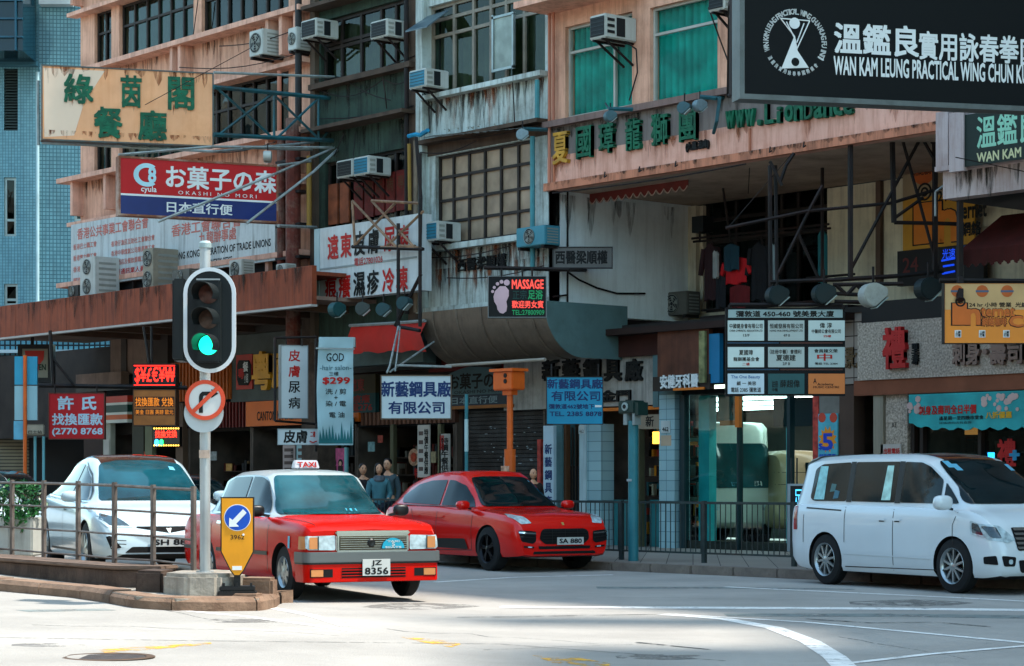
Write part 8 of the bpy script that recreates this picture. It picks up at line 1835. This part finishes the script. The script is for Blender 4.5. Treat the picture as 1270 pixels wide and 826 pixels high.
m_skin = M('skin', 'c99474', .5, var=.06, vs=9); m_hair = M('hair', '14100e', .5, var=.2, vs=20); m_hand = m_skin
def person(label, px, D, H_, face_deg, top, bottom, hair='long', arm_bend=(40, 10), scarf=None, z0=.16, stride=.12, group=None):
    p = camw((px - CX) / F * D, D, z0); s = H_ / 1.7
    r = root('person', label, 'person', p, math.atan2(SA, CA) + R(-90 + face_deg), group)
    def S_(*q): return tuple(c_ * s for c_ in q)
    body = []; pel = (S_(0, 0, .93), .115*s); 
    spine = [pel, (S_(0, 0, 1.08), .115*s), (S_(.01, 0, 1.25), .13*s), (S_(.0, 0, 1.38), .12*s), (S_(.005, 0, 1.45), .055*s), (S_(.015, 0, 1.52), .052*s)]
    body.append(spine); sleeves = []; legs = []
    for sg, bend in ((1, arm_bend[0]), (-1, arm_bend[1])):
        st = stride * sg
        leg = [pel, (S_(.01, sg*.09, .86), .095*s), (S_(.02 + st*.5, sg*.095, .50), .06*s), (S_(st*.9 - .02, sg*.10, .10), .04*s)]
        foot = [leg[-1], (S_(st*.9 + .02, sg*.10, .05), .04*s), (S_(st*.9 + .16, sg*.11, .035), .032*s)]
        body += [leg, foot]; legs.append([pel] + [(q, r_*1.25) for q, r_ in leg[1:]])
        sh_ = (S_(.0, sg*.17, 1.38), .055*s); el = (S_(-.01, sg*.23, 1.10), .042*s); b = R(bend)
        wr = (S_(-.01 + .25*math.sin(b), sg*(.22 - .06*math.sin(b)), 1.10 - .25*math.cos(b)), .028*s)
        d_ = (Vector(wr[0]) - Vector(el[0])).normalized(); pm = Vector(wr[0]) + d_*.05*s
        body.append([spine[3], sh_, el, wr, (tuple(pm), .03*s)])
        side = Vector((0, 1, 0)) if abs(d_.y) < .9 else Vector((1, 0, 0)); side = (side - d_*side.dot(d_)).normalized(); nrm = d_.cross(side)
        for k, (o_, l_) in enumerate(((-.03, .065), (-.01, .078), (.01, .075), (.028, .06))): b0 = pm + side*o_*s + d_*.03*s; body.append([(tuple(pm), .03*s), (tuple(b0), .011*s), (tuple(b0 + d_*l_*.6*s + nrm*.008*s), .009*s), (tuple(b0 + d_*l_*s + nrm*.025*s), .008*s)])
        b0 = pm + side*.03*s*sg; body.append([(tuple(pm), .03*s), (tuple(b0), .011*s), (tuple(b0 + side*.02*s*sg + d_*.04*s), .009*s)])
        sleeves.append([(spine[3][0], .15*s), (sh_[0], .075*s), (el[0], .06*s), (wr[0], .045*s)])
    b_ = skin('body', body, m_skin, r)
    skin('coat', [[(S_(0, 0, .82), .15*s), (S_(0, 0, 1.0), .15*s), (S_(.01, 0, 1.25), .16*s), (S_(0, 0, 1.38), .14*s), (S_(.0, 0, 1.44), .075*s)]] + sleeves, top, r)
    skin('trousers', [[(S_(0, 0, .93), .13*s)] + [(q, r_) for q, r_ in lg[1:]] for lg in legs], bottom, r)
    for sg in (1, -1): mk('shoe', MB().blob(S_(stride*sg*.9 + .06, sg*.105, .045), (.14*s, .05*s, .05*s), 8, 2.4, 12), m_trim, r, local=True, smooth=True)
    hd = mk('head', MB().blob(S_(.02, 0, 1.62), (.088*s, .072*s, .11*s), 12, 2.1, 18), m_skin, r, local=True, smooth=True, ang=180)
    mk('nose', MB().blob(S_(.108, 0, 1.605), (.02*s, .013*s, .022*s), 6, 2, 8), m_skin, hd, local=True, smooth=True)
    mk('mouth', MB().blob(S_(.100, 0, 1.562), (.008*s, .024*s, .006*s), 6, 2, 10), M('lips', '8a3a34', .5), hd, local=True)
    for sg in (1, -1):
        mk('eye', MB().blob(S_(.097, sg*.03, 1.632), (.007*s, .014*s, .007*s), 6, 2, 8), m_hair, hd, local=True); mk('eyebrow', MB().bar(S_(.100, sg*.015, 1.652), S_(.096, sg*.045, 1.652), .006*s), m_hair, hd, local=True)
        mk('ear', MB().blob(S_(.01, sg*.074, 1.615), (.014*s, .01*s, .026*s), 6, 2, 8), m_skin, hd, local=True, smooth=True)
    if hair != 'bald':
        mb = MB().blob(S_(-.012, 0, 1.665), (.095*s, .085*s, .085*s), 10, 2.1, 18)
        if hair == 'long': mb.blob(S_(-.045, 0, 1.56), (.055*s, .088*s, .15*s), 10, 2.2, 16); mb.blob(S_(.02, .078*s/s, 1.58), (.05*s, .02*s, .11*s), 8, 2, 10); mb.blob(S_(.02, -.078, 1.58), (.05*s, .02*s, .11*s), 8, 2, 10)
        mk('hair', mb, m_hair, r, local=True, smooth=True, ang=180)
    if scarf: mk('scarf', MB().lathe([(1.36*s, .12*s), (1.40*s, .135*s), (1.45*s, .115*s), (1.49*s, .085*s), (1.47*s, .06*s), (1.40*s, .07*s)], (0.01*s, 0, 0), 'z', 22), scarf, r, local=True, smooth=True)
    return r
person('woman in a teal coat and grey scarf walking behind the red suv', 470, 42, 1.62, 8, M('teal_coat', '3f6c74', .8, var=.2, vs=6), M('dark_jeans', '1c222c', .8), 'long', (70, 20), M('grey_scarf', '4c5258', .9, var=.4, vs=14))
person('pedestrian in a beige jacket at the dark shopfront, between the taxi roof sign and the woman in teal', 436, 44.5, 1.66, 40, M('beige_jacket', '8a7660', .8, var=.2), M('dark_jeans', '1c222c'), 'short', (60, 10)) if False else None
person('dark haired pedestrian in dark clothes left of the woman with the scarf', 450, 43, 1.62, 20, M('dark_coat', '1c1a1c', .8), M('dark_jeans', '1c222c'), 'short', (20, 10))
person('pedestrian in a grey jacket half hidden behind the woman in teal', 481, 43.5, 1.72, -15, M('grey_jacket', '3a4a50', .8), M('dark_jeans', '1c222c'), 'short', (20, 10))
person('bald man in dark clothes behind the red suv bonnet by the shutter', 661, 42, 1.52, 25, M('brown_dark_coat', '241a18', .8), M('dark_jeans', '1c222c'), 'bald', (30, 10))
person('dark haired pedestrian behind the minivan roof below the five dollar poster', 1043, 36.5, 1.66, 0, M('dark_coat', '1c1a1c'), M('dark_jeans', '1c222c'), 'short', (20, 10))
